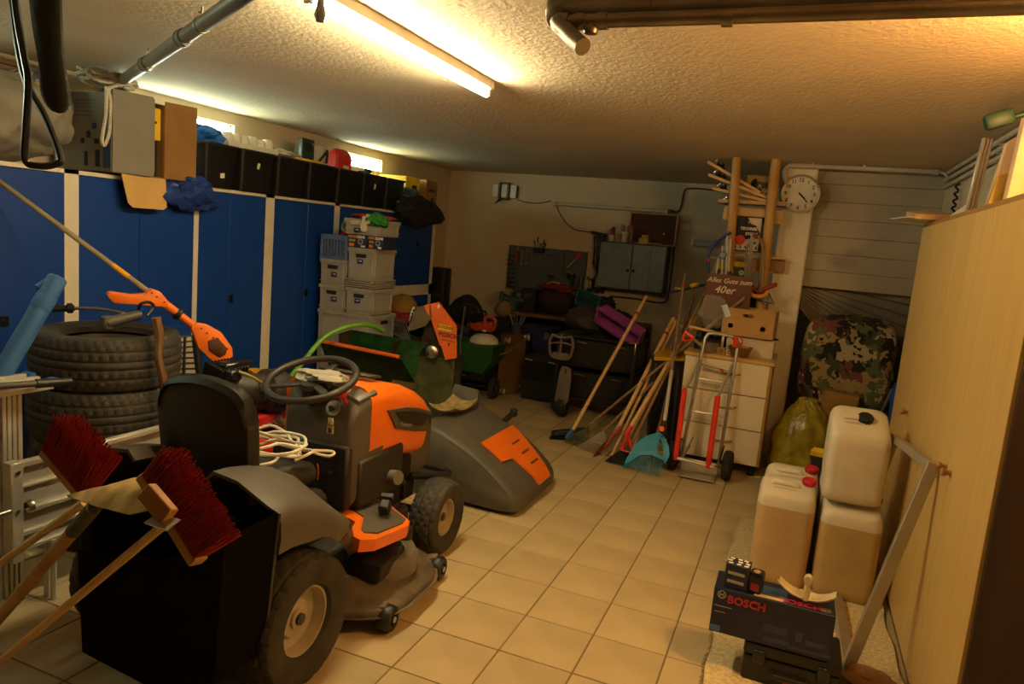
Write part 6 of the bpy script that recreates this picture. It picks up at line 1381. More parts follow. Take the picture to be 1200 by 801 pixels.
for x0_, y0_, x1_, y1_, r_ in ((852, 276, 850, 330, .012), (846, 288, 846, 322, .010), (842, 300, 838, 330, .009), (856, 280, 853, 318, .014)): b.tube([P(x0_, y0_, Y=6.2), P(x1_, y1_, Y=6.2)], r_, n=8)
b.build('bars', steel, t, wld=True); MB().box(P(847, 299, Y=6.185), (.06, .03, .06), rot=(0, .3, 0), bev=.01).build('head', M('steel_blue', (.16, .22, .30), .4, .4), t, wld=True); MB().tube(curve([P(855, 318, Y=6.185), P(858, 324, Y=6.185), P(856, 332, Y=6.185), P(851, 330, Y=6.185)], 4), .012).build('grip', black, t, wld=True)
# pair of clamps on the right post
al = [P(882, 273, Y=6.2), P(879, 300, Y=6.2), P(876, 333, Y=6.2)]
t = thing('bar_clamp', 'steel bar clamp with red jaws in front of the right post', 'clamp', al[2]); MB().box((al[0]+al[2])/2, (.03, .012, (al[0]-al[2]).length), rot=rotmat(al[0]-al[2])).build('bar', chrome, t, wld=True)
MB().tube(curve([P(884, 280, Y=6.21), P(876, 290, Y=6.21), P(874, 312, Y=6.21), P(873, 335, Y=6.21)], 5), .009).tube(curve([P(884, 278, Y=6.21), P(892, 282, Y=6.21), P(895, 305, Y=6.21), P(893, 336, Y=6.21)], 5), .012).build('frame', oldw, t, wld=True)
rdm = M('dark_red_iron', (.25, .02, .015), .5)
MB().box(P(885, 276, Y=6.19), (.04, .03, .035), rot=(0, .3, 0), bev=.01).build('upper_jaw', rdm, t, wld=True); MB().box(P(880, 338, Y=6.19), (.05, .04, .07), rot=(0, .3, 0), bev=.01).build('lower_jaw', rdm, t, wld=True); MB().box(P(902, 336, Y=6.17), (.12, .03, .035), rot=(0, -.5, 0), bev=.01).build('clamp_handle', rdm, t, wld=True); MB().tube(curve([P(882, 336, Y=6.18), P(888, 342, Y=6.18), P(896, 341, Y=6.18), P(905, 333, Y=6.18)], 4), .010).build('clamp_strap', rdm, t, wld=True)
t = thing('orange_coil', 'orange yellow coil at the foot of the right post', 'coil', P(888, 346, Y=6.2)); MB().tube(curve([P(878, 343, Y=6.18), P(886, 347, Y=6.16), P(896, 346, Y=6.16), P(900, 341, Y=6.18)], 5), .018).build('coil', M('amber_plastic', (.55, .25, .02), .4), t, wld=True)
b = MB()
for k, (x0_, y0_, x1_, y1_) in enumerate(((900, 338, 908, 356), (884, 348, 905, 355), (895, 335, 896, 356))): b.tube([P(x0_, y0_, Y=6.2), P(x1_, y1_, Y=6.2)], .011)
solo(b.build('grey_irons', steel), 'grey iron bars behind the fruit carton', 'bars')
q = P(806, 338, Y=6.5); t = thing('quick_clamp', 'black and yellow quick clamp behind the pole handles', 'clamp', q); ax = (P(826, 333, Y=6.45)-P(789, 341, Y=6.45)).normalized()
MB().box(q, (.30, .02, .045), rot=rotmat(V(0, -1, 0), ax), bev=.006).build('bar', M('navy_black', (.012, .015, .03), .4), t, wld=True); MB().box(P(814, 334, Y=6.47), (.09, .04, .05), rot=rotmat(V(0, -1, 0), ax), bev=.015).box(P(795, 338, Y=6.47), (.06, .03, .02), bev=.006).build('yellow_grip', M('tool_yellow', (.6, .36, .02), .45), t, wld=True)
MB().tube([P(828, 332, Y=6.45), P(835, 326, Y=6.40)], .012).build('jaw', black, t, wld=True)

# ================================================================= black wheelie bin, leaning tools
t = thing('waste_bin', 'black waste bin with yellow lid behind the leaning tools', 'bin', (-.93, 6.22, 0))
b = MB(); b.loft([rc(.11, .14, .0), rc(.14, .18, .78), rc(.15, .19, .78), rc(.15, .19, .81)]); b.build('body', black, t, smooth=False); MB().box((0.02, -.02, .825), (.33, .40, .03), rot=(.08, -.1, .15), bev=.008).build('lid', M('amber_lid', (.6, .33, .015), .5), t)
for s in (-1, 1): MB().box((s*.10, -.172, .4), (.012, .012, .7), rot=(.045, 0, 0)).build('rib', darkgrey, t)
def pole(t, a, b_, r, mat, nm='handle', r1=None): return MB().tube([a, a.lerp(b_, .33), a.lerp(b_, .66), b_], [r, r, r, r if r1 is None else r1], n=10).cyl(b_, b_+(b_-a).normalized()*.006, r*.8).build(nm, mat, t, wld=True)
def ring(t, a, b_, f, r): 
    q = a.lerp(b_, f); d = (b_-a).normalized(); MB().cyl(q-d*.012, q+d*.012, r, n=12).build('red_ring', red, t, wld=True)
# 1 broom with blue black head
a_ = P(671, 504, Y=5.86); b_ = P(757, 348, Y=6.62)
t = thing('floor_broom', 'black broom with blue socket and pale handle, leftmost leaning tool', 'broom', (a_.x, a_.y, 0)); pole(t, a_, b_, .017, ashw, r1=.015); ring(t, a_, b_, .87, .0172)
MB().box((a_.x-.03, a_.y-.0, .075), (.30, .06, .045), rot=(0, -.15, .5), bev=.01).build('head', M('navy_head', (.012, .016, .03), .5), t, wld=True); MB().tube([a_, a_-(b_-a_).normalized()*.12+V(0, 0, .03)], .024).build('socket', M('blue_socket', (.03, .10, .30), .5), t, wld=True)
b = MB(); rs2 = random.Random(3)
for k in range(220):
    u = rs2.uniform(-.14, .14); v = rs2.uniform(-.02, .02); p = V(a_.x-.03+u*.87-v*.4, a_.y+u*.48, .06); b.cyl(p, V(p.x+rs2.uniform(-.02, .02)-.02, p.y+rs2.uniform(-.02, .02)-.01, .004), .003, n=3, caps=False)
o = b.build('bristles', black, t, wld=True, smooth=False); o['kind'] = 'stuff'
# 2/3 leaf rakes
def fanrake(label, head, tip, top, mat, hm_, n=15, spread=.5, L_=.36, r=.012, rise=None):
    t = thing('leaf_rake', label, 'rake', (tip.x, tip.y, 0), group='metal leaf rakes')
    pole(t, head, top, r, hm_); d = (tip-head); L0 = d.length; d.normalize(); sd = d.cross(V(0, 0, 1)).normalized(); upv = sd.cross(d)
    for k in range(n):
        a = (k/(n-1)-.5)*2*spread; e = head+(d*math.cos(a)+sd*math.sin(a))*L0; e.z = max(.006, e.z)
        e2 = e+d*.012-upv*.03; e2.z = max(.004, min(e2.z, e.z))
        MB().tube([head, e, e2], [.003, .005, .0045], n=5).build('tine', mat, t, wld=True)
    q = head.lerp(tip, .55); MB().tube([q-sd*L0*.55*math.tan(spread)*.9, q, q+sd*L0*.55*math.tan(spread)*.9], .005, n=6).build('spreader', mat, t, wld=True)
    return t
fanrake('steel leaf rake with bright tines and dark handle behind the red shovel', P(708, 504, Y=5.85), P(693, 529, Y=5.62), P(836, 380, Y=6.30), M('bright_tines', (.62, .58, .5), .35, .8), oldw, 15, .48)
fanrake('greenish leaf rake with brown handle beside the blue socket', P(690, 498, Y=5.95), P(674, 522, Y=5.72), P(872, 349, Y=6.12), M('green_tines', (.10, .12, .06), .5, .4), oldw, 13, .45)
# 4 red spade
a_ = P(722, 506, Y=5.72); b_ = P(789, 373, Y=6.42)
t = thing('red_spade', 'red bladed spade with pale handle and red ring', 'spade', (P(703, 534, Y=5.55).x, 5.55, 0)); pole(t, a_, b_, .018, ashw, r1=.017); ring(t, a_, b_, .86, .0185)
s0_ = P(700, 534, Y=5.57); s0_.z = .01; dv = (s0_-a_); sd = V(.30, .95, .1).normalized(); Fv = rotmat(sd.cross(dv), sd)
rsm = M('worn_red_blade', (.26, .05, .025), .5, var=.5, scale=14)
mid_ = a_+dv*.42; MB().prism([(-.075, 0), (.075, 0), (.08, .10), (.06, .20), (.0, .235), (-.06, .20), (-.08, .10)], .005, Matrix.Translation(mid_-dv.normalized()*.02) @ Matrix((sd, dv.normalized(), sd.cross(dv.normalized()))).transposed().to_4x4()).build('blade', rsm, t, wld=True)
MB().tube([a_-dv.normalized()*.06, mid_+dv.normalized()*.06], [.022, .016]).build('socket', rsm, t, wld=True)
# 5 second pale handled hoe next to it
a_ = P(728, 512, Y=5.80); b_ = P(792, 376, Y=6.45); t = thing('garden_hoe', 'plain pale handle tied beside the red spade handle', 'hoe', (a_.x, a_.y, 0)); pole(t, P(716, 536, Y=5.66), b_, .016, ashw); MB().box(P(716, 537, Y=5.64), (.10, .02, .05), rot=(.3, 0, .3), bev=.004).build('head', darkgrey, t, wld=True)
# 6 black shovel with red socket
a_ = P(737, 503, Y=5.66); b_ = P(815, 372, Y=6.28); t = thing('black_shovel', 'black snow shovel with red socket and pale handle', 'shovel', (P(722, 545, Y=5.45).x, 5.45, 0)); pole(t, a_, b_, .018, ashw, r1=.017); ring(t, a_, b_, .80, .0185)
dv = (b_-a_).normalized(); MB().tube([a_+dv*.03, a_-dv*.05], .021).tube([a_-dv*.03, P(728, 527, Y=5.55)], .014).tube([a_-dv*.03, P(742, 530, Y=5.55)], .014).tube([P(727, 527, Y=5.55), P(743, 531, Y=5.55)], .012).build('socket', red, t, wld=True)
b = MB(); q_ = [P(728, 526, Y=5.55), P(744, 531, Y=5.55), P(735, 549, Y=5.42), P(708, 542, Y=5.44)]
for p in q_: p.z = max(p.z, .012)
b.bm.faces.new([b.bm.verts.new(p) for p in q_]); bmesh.ops.solidify(b.bm, geom=b.bm.faces[:], thickness=.008); b.build('blade', M('black_worn_blade', (.03, .028, .024), .45), t, wld=True, smooth=False)
# 7 teal leaf grabber with long thin pole
hx = P(777, 506, Y=5.52); tp_ = P(803, 320, Y=6.38)
t = thing('teal_leaf_rake', 'teal plastic leaf rake with long thin pole, red ring near the top', 'rake', (P(755, 556, Y=5.3).x, 5.32, 0))
m1 = hx.lerp(tp_, .36); pole(t, m1, tp_, .0125, wood('grey_pole', (.30, .20, .11), (.22, .14, .07))); pole(t, hx, m1, .0155, alu, 'steel_sleeve'); ring(t, hx, tp_, .91, .0132)
MB().tube([hx-(tp_-hx).normalized()*.05, hx+(tp_-hx).normalized()*.09], .022).build('coupling', black, t, wld=True); MB().lathe([(.012, 0), (.02, .003), (.02, .01), (.0, .012)], P(775, 508, Y=5.48)+V(0, -.0, .04), (0, -1, .2), 14).build('orange_button', orange, t, wld=True); MB().tube([P(762, 512, Y=5.5), P(781, 515, Y=5.5)], .008).build('orange_lip', orange, t, wld=True)
def TG(x, y):
    f_ = (y-505)/55; return P(x, y, Y=5.50-.22*f_+.05*math.sin(PI*f_))
tl = [(772, 507), (757, 512), (744, 521), (738, 532), (733, 543), (738, 547), (744, 538), (757, 532), (766, 533)]
tr_ = [(772, 507), (778, 512), (783, 522), (784, 534), (778, 545), (772, 553), (770, 547), (776, 538), (777, 532), (775, 520), (770, 512)]
def sheetT(pl, nm, mat, th=.014):
    b = MB(); f = b.bm.faces.new([b.bm.verts.new(TG(*p)) for p in pl]); bmesh.ops.triangulate(b.bm, faces=[f]); bmesh.ops.recalc_face_normals(b.bm, faces=b.bm.faces[:]); bmesh.ops.solidify(b.bm, geom=b.bm.faces[:], thickness=th); return b.build(nm, mat, t, wld=True, ang=60)
sheetT([(773, 506), (757, 511), (745, 520), (738, 531), (736, 538), (750, 530), (762, 530), (770, 532), (772, 520)], 'shield', tealb); sheetT([(773, 506), (779, 512), (784, 523), (785, 534), (780, 544), (777, 536), (778, 528), (776, 517), (772, 512)], 'right_rib', tealb)
sheetT([(736, 536), (750, 529), (764, 529), (778, 536), (778, 541), (764, 534), (750, 534), (738, 543), (732, 545)], 'cross_rib', tealb, .02)
MB().tube([TG(772, 509), TG(771, 520), TG(769, 531)], .012).build('spine', tealb, t, wld=True)
MB().tube([TG(735, 543), TG(731, 547)], .010).build('corner', tealb, t, wld=True)
for k in range(15):
    u = k/14; xa = 738+38*u; ya_ = 540-9*math.sin(PI*min(1, u*1.1))+2*u; xb_ = 731.5+40*u; yb2 = 546.5+11*u
    e = TG(xb_, yb2); e.z = max(e.z, .006); MB().tube([TG(xa, ya_), e], .0042, n=6).build('tine', tealb, t, wld=True)
lm_ = M('dry_leaves', (.16, .17, .045), .9, var=.5, scale=40); b = MB()
for k in range(26):
    c_ = TG(773.5+random.uniform(-2.5, 4), 528+random.uniform(-11, 8)); b.box(c_+V(0, -.008, 0), (.03, .004, .018), rot=(random.uniform(-1, 1), random.uniform(-1, 1), random.uniform(0, 3)))
o = b.build('stuck_leaves', lm_, t, wld=True, smooth=False); o['kind'] = 'stuff'
# 8.. more poles
def bare(label, x0_, y0_, Y0_, x1_, y1_, Y1_, r, mat, low=None):
    a, c = P(x0_, y0_, Y=Y0_), P(x1_, y1_, Y=Y1_); d = (c-a).normalized(); f = a-d*((a.z-.01)/d.z)
    t = thing('wooden_pole', label, 'handle', (f.x, f.y, 0), group='bare tool handles in the leaning bundle'); pole(t, f, c, r, mat)
    if low: MB().tube([f+d*.05, f+d*low], r*1.18, n=10).build('steel_sleeve', alu, t, wld=True)
    return t
bare('brown handle with steel lower end between black shovel and teal rake', 749, 505, 5.9, 787, 405, 6.3, .011, oldw, .42)
bare('reddish brown handle sloping behind the thin pole', 793, 420, 6.1, 812, 346, 6.36, .014, wood('red_brown_handle', (.17, .065, .03), (.12, .045, .02)))
bare('pale brown lath leaning towards the birthday sign', 796, 405, 6.1, 827, 341, 6.32, .016, wood('tan_lath', (.33, .19, .07), (.25, .14, .05)))
bare('thick old brown handle beneath the others', 760, 470, 5.95, 800, 400, 6.25, .018, oldw)

# ================================================================= hand truck
t = thing('hand_truck', 'silver hand truck with red skid bars in front of the cream drawers', 'hand truck', (-.52, 5.55, 0))
ty_, ly = 5.66, 5.52
hr = M('hand_truck_tube', (.60, .56, .48), .3, .9, var=.15)
LB, RB = V(-.675, 5.585, .10), V(-.39, 5.585, .10); LT, RT = P(825, 402, Y=5.72), P(864, 408, Y=5.72)
top = [LB, LB.lerp(LT, .5), LT, LT+V(.01, .01, .05), LT+V(.045, .015, .085), RT+V(-.06, .015, .085), RT+V(-.012, .01, .05), RT, RB.lerp(RT, .5), RB]
MB().tube(curve(top, 5), .0135, n=10).build('frame', hr, t, wld=True)
for f_, r_ in ((.42, .010), (.70, .010)): MB().tube([LB.lerp(LT, f_), RB.lerp(RT, f_)], r_).build('crossbar', hr, t, wld=True)
q1, q2 = LB.lerp(LT, .82), RB.lerp(RT, .80); MB().tube([q1, q2], .011).build('crossbar', hr, t, wld=True); MB().tube([q1+V(0, -.02, .015), q2+V(0, -.02, .01)], .007).build('crossbar', hr, t, wld=True); MB().cyl(q1.lerp(q2, .62), q1.lerp(q2, .72), .013).build('red_sleeve', red, t, wld=True)
brt = M('bright_red_sleeve', (.72, .04, .015), .38)
for (x0_, y0_), (x1_, y1_), (x2_, y2_) in (((792, 534), (802, 457), (822, 422)), ((830, 544), (841, 466), (858, 428))):
    A_, B_, C_ = P(x0_, y0_, Y=5.47), P(x1_, y1_, Y=5.52), P(x2_, y2_, Y=5.68)
    MB().tube([A_, B_], .0215, n=12).lathe([(.0215, 0), (.018, .012), (.010, .018), (0, .02)], B_, B_-A_, 12).build('red_skid', brt, t, wld=True); MB().tube([B_, B_.lerp(C_, .5), C_], .011).build('skid_stay', hr, t, wld=True)
    MB().tube([A_-V(0, 0, .03), A_], .018).build('skid_foot', red, t, wld=True)
MB().tube([P(792, 536, Y=5.47), P(836, 547, Y=5.47)], .0135).tube([P(798, 537, Y=5.45)+V(0, .1, .02), P(812, 512, Y=5.6)], .010).tube([P(797, 540, Y=5.47), P(808, 522, Y=5.60)], .009).build('base_bar', hr, t, wld=True)
MB().box((-.53, 5.50, .02), (.27, .16, .012), rot=(0, .0, 0), bev=.003).box((-.53, 5.585, .055), (.27, .012, .075)).build('toe_plate', hr, t, wld=True)
MB().cyl((-.74, 5.60, .105), (-.32, 5.60, .105), .012).build('axle', hr, t, wld=True)
for s, x in ((1, -.325), (-1, -.735)):
    o = tread(.115, .075, 60, .055, .008, lat=4, crown=.018, blocks=True); m_ = Matrix.Rotation(PI/2, 4, 'Y'); m_.translation = (x, 5.60, .118); o.bm.transform(m_); wo = o.build('wheel', rubber, t, wld=True)
    MB().lathe([(.058, -.02), (.058, .02), (.045, .012), (.02, .012), (.02, .03), (0, .03)], (x, 5.60, .118), (s, 0, 0), 20).build('red_rim', M('dark_red_rim', (.25, .03, .02), .5) if not bpy.data.materials.get('dark_red_rim') else bpy.data.materials['dark_red_rim'], wo, wld=True)
    MB().tube(curve([V(x-.05*s, 5.50, .17), V(x-.045*s, 5.56, .245), V(x-.045*s, 5.66, .245)], 4), .008).build('mudguard', black, t, wld=True)
q = LT; g1 = P(803, 389, Y=5.62); MB().tube([LT+V(0, 0, -.03), g1], .011).tube([RT, P(867, 402, Y=5.68)], .011).build('grip_stay', hr, t, wld=True)
MB().tube([g1, P(813, 396, Y=5.60)], .016).tube(curve([P(802, 390, Y=5.60), P(800, 396, Y=5.58), P(804, 399, Y=5.57), P(813, 397, Y=5.58)], 4), .006).build('grip', brt, t, wld=True)
MB().tube([P(862, 395, Y=5.70), P(862, 406, Y=5.70)], .017).tube(curve([P(862, 394, Y=5.70), P(868, 396, Y=5.66), P(870, 402, Y=5.66), P(864, 406, Y=5.69)], 4), .006).build('grip', brt, t, wld=True)
# ================================================================= column: clock, conduits
t = thing('wall_clock', 'round white wall clock with chrome rim on the column', 'clock', (-.097, 6.5, 2.25))
r_ = .148
MB().lathe([(0, 0), (r_, 0), (r_+.012, .012), (r_+.012, .03), (r_+.006, .042), (r_-.004, .044), (r_-.008, .034), (r_-.006, .022), (0, .021)], (0, 0, 0), (0, -1, 0), 56).build('rim', chrome, t)
MB().lathe([(0, .024), (r_-.008, .024), (r_-.008, .02)], (0, 0, 0), (0, -1, 0), 48).build('face', M('clock_face', (.78, .70, .56), .5), t)
for k in range(1, 13):
    a = PI/2-k*PI/6; text('numeral', str(k), .042, printk, t, (.112*math.cos(a), -.0255, .112*math.sin(a)), (1, 0, 0), (0, 0, 1), bold=.0008)
b = MB()
for k in range(60):
    a = 2*PI*k/60; L_ = .008 if k % 5 else .012; b.box(((r_-.014)*math.cos(a), -.0245, (r_-.014)*math.sin(a)), (L_, .0008, .0014), rot=(0, -a, 0))
o = b.build('minute_marks', printk, t, smooth=False); o['kind'] = 'stuff'
for nm, mins, L_, w2 in (('minute_hand', 22.5, .105, .008), ('hour_hand', 22.0, .07, .013)):
    a = PI/2-mins/60*2*PI; d = V(math.cos(a), 0, math.sin(a)); MB().box(d*(L_/2-.012)+V(0, -.029, 0), (L_, .002, w2), rot=(0, -a, 0)).build(nm, printk, t)
MB().cyl((0, -.024, 0), (0, -.034, 0), .008).build('hub', printk, t)
wp = M('white_conduit', (.50, .45, .36), .5)
yc = 6.45
pts = [(-.21, yc+.02, 2.33), (-.23, yc, 2.38), (-.235, yc, 2.43), (-.21, yc, 2.465), (-.16, yc, 2.472), (.3, yc, 2.472), (.84, yc, 2.472)]
t = thing('conduit_rail', 'white conduit along the ceiling over the clock column', 'conduit', (.3, yc, 2.45)); MB().tube(curve(pts, 6), .019, n=10).build('conduit', wp, t, wld=True)
for x in (-.03, .35): MB().box((x, yc, 2.483), (.02, .05, .034), bev=.004).build('clip', wp, t, wld=True)
MB().cyl((.82, yc, 2.472), (.87, yc, 2.472), .024).build('end_socket', wp, t, wld=True); MB().tube(curve([(.86, yc, 2.472), (.91, yc-.02, 2.46), (.935, yc-.05, 2.42)], 5), .010).build('bend', wp, t, wld=True)
for k, z in enumerate((2.47, 2.42, 2.37)):
    t = thing('wall_conduit', ('topmost','middle','lowest')[k]+' of three grey conduits along the right wall under the ceiling', 'conduit', (XR-.02, 5.0, z), group='grey conduits on the right wall'); MB().cyl((XR-.02, 3.2, z), (XR-.02, 6.55, z), .016, n=10).build('conduit', wp, t, wld=True); MB().box((XR-.012, 4.9, z), (.024, .02, .044)).build('clip', wp, t, wld=True)
b = MB()
for k in range(6): b.tube(curve([(XR-.02, 5.9+.03*(k % 2), 2.33-.05*k), (XR-.05, 5.87, 2.31-.05*k), (XR-.02, 5.92, 2.29-.05*k)], 3), .008, n=5)
solo(b.build('dark_cable_ties', cab_m), 'dark cable loops on the right wall behind the aluminium profile', 'cable')

# ================================================================= galvanised pipes under the ceiling
t = thing('galvanised_pipe', 'large galvanised pipe with a cut end under the ceiling', 'pipe', (.3, 2.2, 2.4))
pe = P(662, 14, Y=2.24); z_ = pe.z
MB().cyl((pe.x, 2.24, z_), (1.0-.05, 2.24, z_+.01), .042, n=22).build('pipe', galv, t, wld=True)
for x in (-.02, .18, .62): MB().cyl((pe.x+.28+x, 2.24, z_), (pe.x+.30+x, 2.24, z_), .0445, n=22).build('band', galv, t, wld=True)
MB().lathe([(.044, -.01), (.047, 0), (.047, .04), (.04, .05), (.0, .05)], (pe.x, 2.24, z_), (-1, 0, .1), 20).build('end_cap', galv, t, wld=True)
t = thing('small_galvanised_pipe', 'thinner galvanised pipe with elbow running below the large one', 'pipe', (.3, 2.2, 2.32))
pe2 = P(656, 26, Y=2.17); z2 = pe2.z
MB().tube([V(pe2.x, 2.17, z2), V(.95, 2.17, z2+.012)], .021, n=14).build('pipe', galv, t, wld=True)
MB().tube(curve([V(pe2.x+.03, 2.17, z2), V(pe2.x-.005, 2.17, z2), P(664, 36, Y=2.15), P(672, 45, Y=2.13), P(683, 55, Y=2.10)], 5), .026, n=12).build('elbow', galv, t, wld=True)
for x in (.05, .12, .48): MB().cyl((pe2.x+x, 2.17, z2+.0), (pe2.x+x+.03, 2.17, z2+.0), .025, n=14).build('joint', galv, t, wld=True)
MB().lathe([(0, .02), (.02, .015), (.024, 0), (.02, -.01)], (pe2.x+.1, 2.17, z2-.02), (0, 0, -1), 12).build('drain_plug', galv, t, wld=True)
for x in (-.3, .4): MB().box((x, 2.2, 2.46), (.025, .02, .09)).build('hanger', galv, t, wld=True)

# ================================================================= alcove: camouflage heap, boxes, yellow sack
camo = patches('camouflage_cloth', [(.05, .055, .02), (.34, .23, .09), (.15, .05, .035), (.012, .012, .010), (.42, .34, .20), (.10, .12, .05)], 9, bump=.2)
c_ = P(994, 405, Y=6.45)
def fold(p): return p
solo(crumple((c_.x+.0, 6.43, .90), (.34, .25, .40), 91, .10, 56, 40, fr=3.6, boxy=.8).build('camouflage_cloth', camo), 'camouflage patterned cloth heaped over things under the stairs', 'cloth')
t = thing('dark_rack', 'dark shelf trolley under the camouflage cloth', 'trolley', (.45, 6.4, 0)); t.name = 'shelf_trolley'
for x in (-.3, .3):
    for y in (-.2, .2): MB().box((x, y, .3), (.03, .03, .6)).build('post', blackm, t)
for z in (.05, .55): MB().box((0, 0, z), (.64, .44, .025), bev=.003).build('shelf', blackm, t)
q = P(986, 455, Y=6.13); t = thing('ochre_carton', 'ochre carton leaning under the camouflage cloth', 'box', (q.x, 6.14, q.z-.14)); MB().box((0, 0, .14), (.25, .08, .25), rot=(.15, .08, 0), bev=.003).build('carton', M('ochre_card', (.33, .19, .035), .85), t); MB().box((0, -.05, .27), (.25, .012, .012), rot=(.15, .08, 0)).build('lid_edge', cardd, t)
t.location.z = .46
q = P(985, 473, Y=6.12); t = thing('dark_tray_stand', 'dark tray with ochre rim under the leaning ochre carton', 'tray', (q.x, 6.14, 0)); MB().box((0, 0, .215), (.40, .13, .43)).build('body', blackm, t); MB().box((0, -.06, .44), (.42, .03, .02)).build('rim', M('ochre_rim', (.30, .18, .03), .7), t)
# yellow rubbish sack
ys = M('yellow_film', (.55, .42, .03), .22, var=.45, scale=9, trans=.35, bump=.6, bscale=16)
cs = P(941, 510, Y=6.08)
def sackfn():
    b = MB(); n = 40; rows = []
    prof = [(.06, 0), (.19, .0), (.225, .06), (.235, .18), (.22, .32), (.185, .44), (.13, .54), (.085, .60), (.06, .635), (.02, .64)]
    for j, (r, z) in enumerate([(p.x, p.y) for p in curve([V(a, c, 0) for a, c in prof], 4)]):
        rows.append([V(r*(1+.05*math.sin(k*1.9+j*.23)+.03*math.sin(k*4.1+j*.7))*math.cos(2*PI*k/n), r*.9*(1+.06*math.sin(k*1.3+j*.3))*math.sin(2*PI*k/n), max(.002, z+.008*math.sin(k*2.2+j))) for k in range(n)])
    b.loft(rows); return b
t = thing('yellow_sack', 'full translucent yellow rubbish sack beside the drawer unit', 'sack', (cs.x, 6.08, 0)); sackfn().build('film', ys, t)
solo(crumple((cs.x+.01, 6.09, .24), (.15, .13, .19), 93, .3).build('sack_filling', M('yellow_rubbish', (.42, .30, .04), .7, var=.5, scale=20)), 'crumpled yellow rubbish showing through the translucent sack', 'rubbish')
# black bin with yellow cloth
t = thing('dark_bucket', 'tall dark bucket with yellow thing on top behind the white canister', 'bucket', (.34, 4.75, 0)); MB().lathe([(0, 0), (.11, 0), (.13, .5), (.138, .5), (.138, .53), (.125, .53), (.10, .02), (0, .02)], n=24).build('bucket', M('navy_black_bucket', (.015, .016, .02), .4), t)
MB().prism([(-.12, 0), (.0, -.02), (.02, .05), (-.10, .06)], .03, Matrix.Translation((-.02, -.05, .535)) @ Matrix.Rotation(.2, 4, 'X')).build('yellow_lid_tab', yellow, t)
# blue folding chair behind the wardrobe
q = P(1048, 480, Y=5.35); t = thing('blue_folding_chair', 'blue panel of a folded chair squeezed behind the wardrobe', 'chair', (.70, 5.35, 0)); t.name = 'folding_chair'
bp = [P(x, y, Y=5.3) for x, y in ((1040, 512), (1043, 462), (1048, 449), (1060, 443), (1075, 445), (1066, 512))]
b = MB(); A_ = [b.bm.verts.new(p) for p in bp]; B_ = [b.bm.verts.new(p+V(.01, .03, 0)) for p in bp]; b.bm.faces.new(A_); b.bm.faces.new(B_[::-1])
for i in range(6): j = (i+1) % 6; b.bm.faces.new((A_[i], A_[j], B_[j], B_[i]))
b.build('back_panel', M('chair_blue', (.015, .075, .36), .4), t, wld=True, smooth=False)
MB().tube([P(1046, 455, Y=5.33), P(1030, 490, Y=5.33), V(P(1022, 520, Y=5.33).x, 5.33, 0)], .011).tube([P(1062, 470, Y=5.36), V(.75, 5.36, 0)], .011).build('frame_tube', darkgrey, t, wld=True)

# ================================================================= canisters on the right
cw = M('canister_white', (.66, .58, .42), .38, var=.04, sub=0); cl = M('canister_brown_liquid', (.57, .38, .185), .35, var=.12, scale=4); cl2 = M('canister_amber_liquid', (.52, .36, .14), .35, var=.15, scale=4)
def canister(label, x, y, z, w2, d2, h2, cap, liq, lvl, capmat, rotz=0, group='plastic canisters by the wardrobe'):
    t = thing('canister', label, 'canister', (x, y, z), rotz, group)
    def R(k, zz, r=.045, n=5):
        sx, sy = w2/2*k, d2/2*k; p = []
        for cx_, cy_, a0 in ((sx-r, sy-r, 0), (-sx+r, sy-r, PI/2), (-sx+r, -sy+r, PI), (sx-r, -sy+r, 1.5*PI)): p += [V(cx_+r*math.cos(a0+i*PI/2/n), cy_+r*math.sin(a0+i*PI/2/n), zz) for i in range(n+1)]
        return p
    hs_ = h2-.04
    if liq:
        b = MB(); b.loft([R(.90, .002), R(.97, .012), R(.985, .05), R(1, .20), R(1, lvl)]); b.build('filled_part', liq, t, ang=50)
        secs = [R(1, lvl), R(1, hs_-.03)]
    else: secs = [R(.90, .002), R(.97, .012), R(.985, .05), R(.97, .10), R(1, .16), R(1, hs_-.06)]
    b = MB(); b.loft(secs+[R(.985, hs_-.005), R(.93, hs_+.022), R(.86, hs_+.034), R(.6, hs_+.036)]); b.build('body', cw, t, ang=50)
    cx_, cy_ = cap
    # top grip: recessed bar with two hollows, and the cap
    MB().tube(curve([(-w2*.28, d2*.0, hs_+.03), (-w2*.24, 0, hs_+.045), (w2*.12, 0, hs_+.045), (w2*.16, 0, hs_+.03)], 4), .013).build('grip', cw, t)
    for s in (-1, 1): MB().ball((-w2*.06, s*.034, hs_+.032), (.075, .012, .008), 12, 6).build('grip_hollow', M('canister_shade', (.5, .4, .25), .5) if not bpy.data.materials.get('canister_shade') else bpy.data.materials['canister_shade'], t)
    MB().lathe([(.030, -.02), (.030, .012), (.028, .012)], (cx_, cy_, hs_+.03), n=20).build('neck', cw, t)
    b = MB(); tilt_ = (rotz != 0)
    b.lathe([(.033, 0), (.0345, .004), (.0345, .022), (.030, .026), (0, .026)], (cx_, cy_, hs_+.036), n=24)
    for k in range(12): a = 2*PI*k/12; b.box((cx_+.0345*math.cos(a), cy_+.0345*math.sin(a), hs_+.048), (.005, .006, .02), rot=(0, 0, a))
    b.build('cap', capmat, t)
    for o in kids(t):
        for v in o.data.vertices:
            if v.co.z > hs_-.12: v.co.z += (v.co.y-d2/2)*(.42 if tilt_ else .22)*min(1, (v.co.z-hs_+.12)/.10)
    return t
capr = M('red_cap', (.55, .02, .03), .35)
canister('canister of brown liquid with red cap, front left one on the rug', .09, 3.99, .014, .285, .235, .54, (.10, .06), cl, .46, capr)
canister('canister of brown liquid with red cap, behind the front left one', .105, 4.245, .014, .285, .235, .54, (.10, .06), cl, .46, capr)
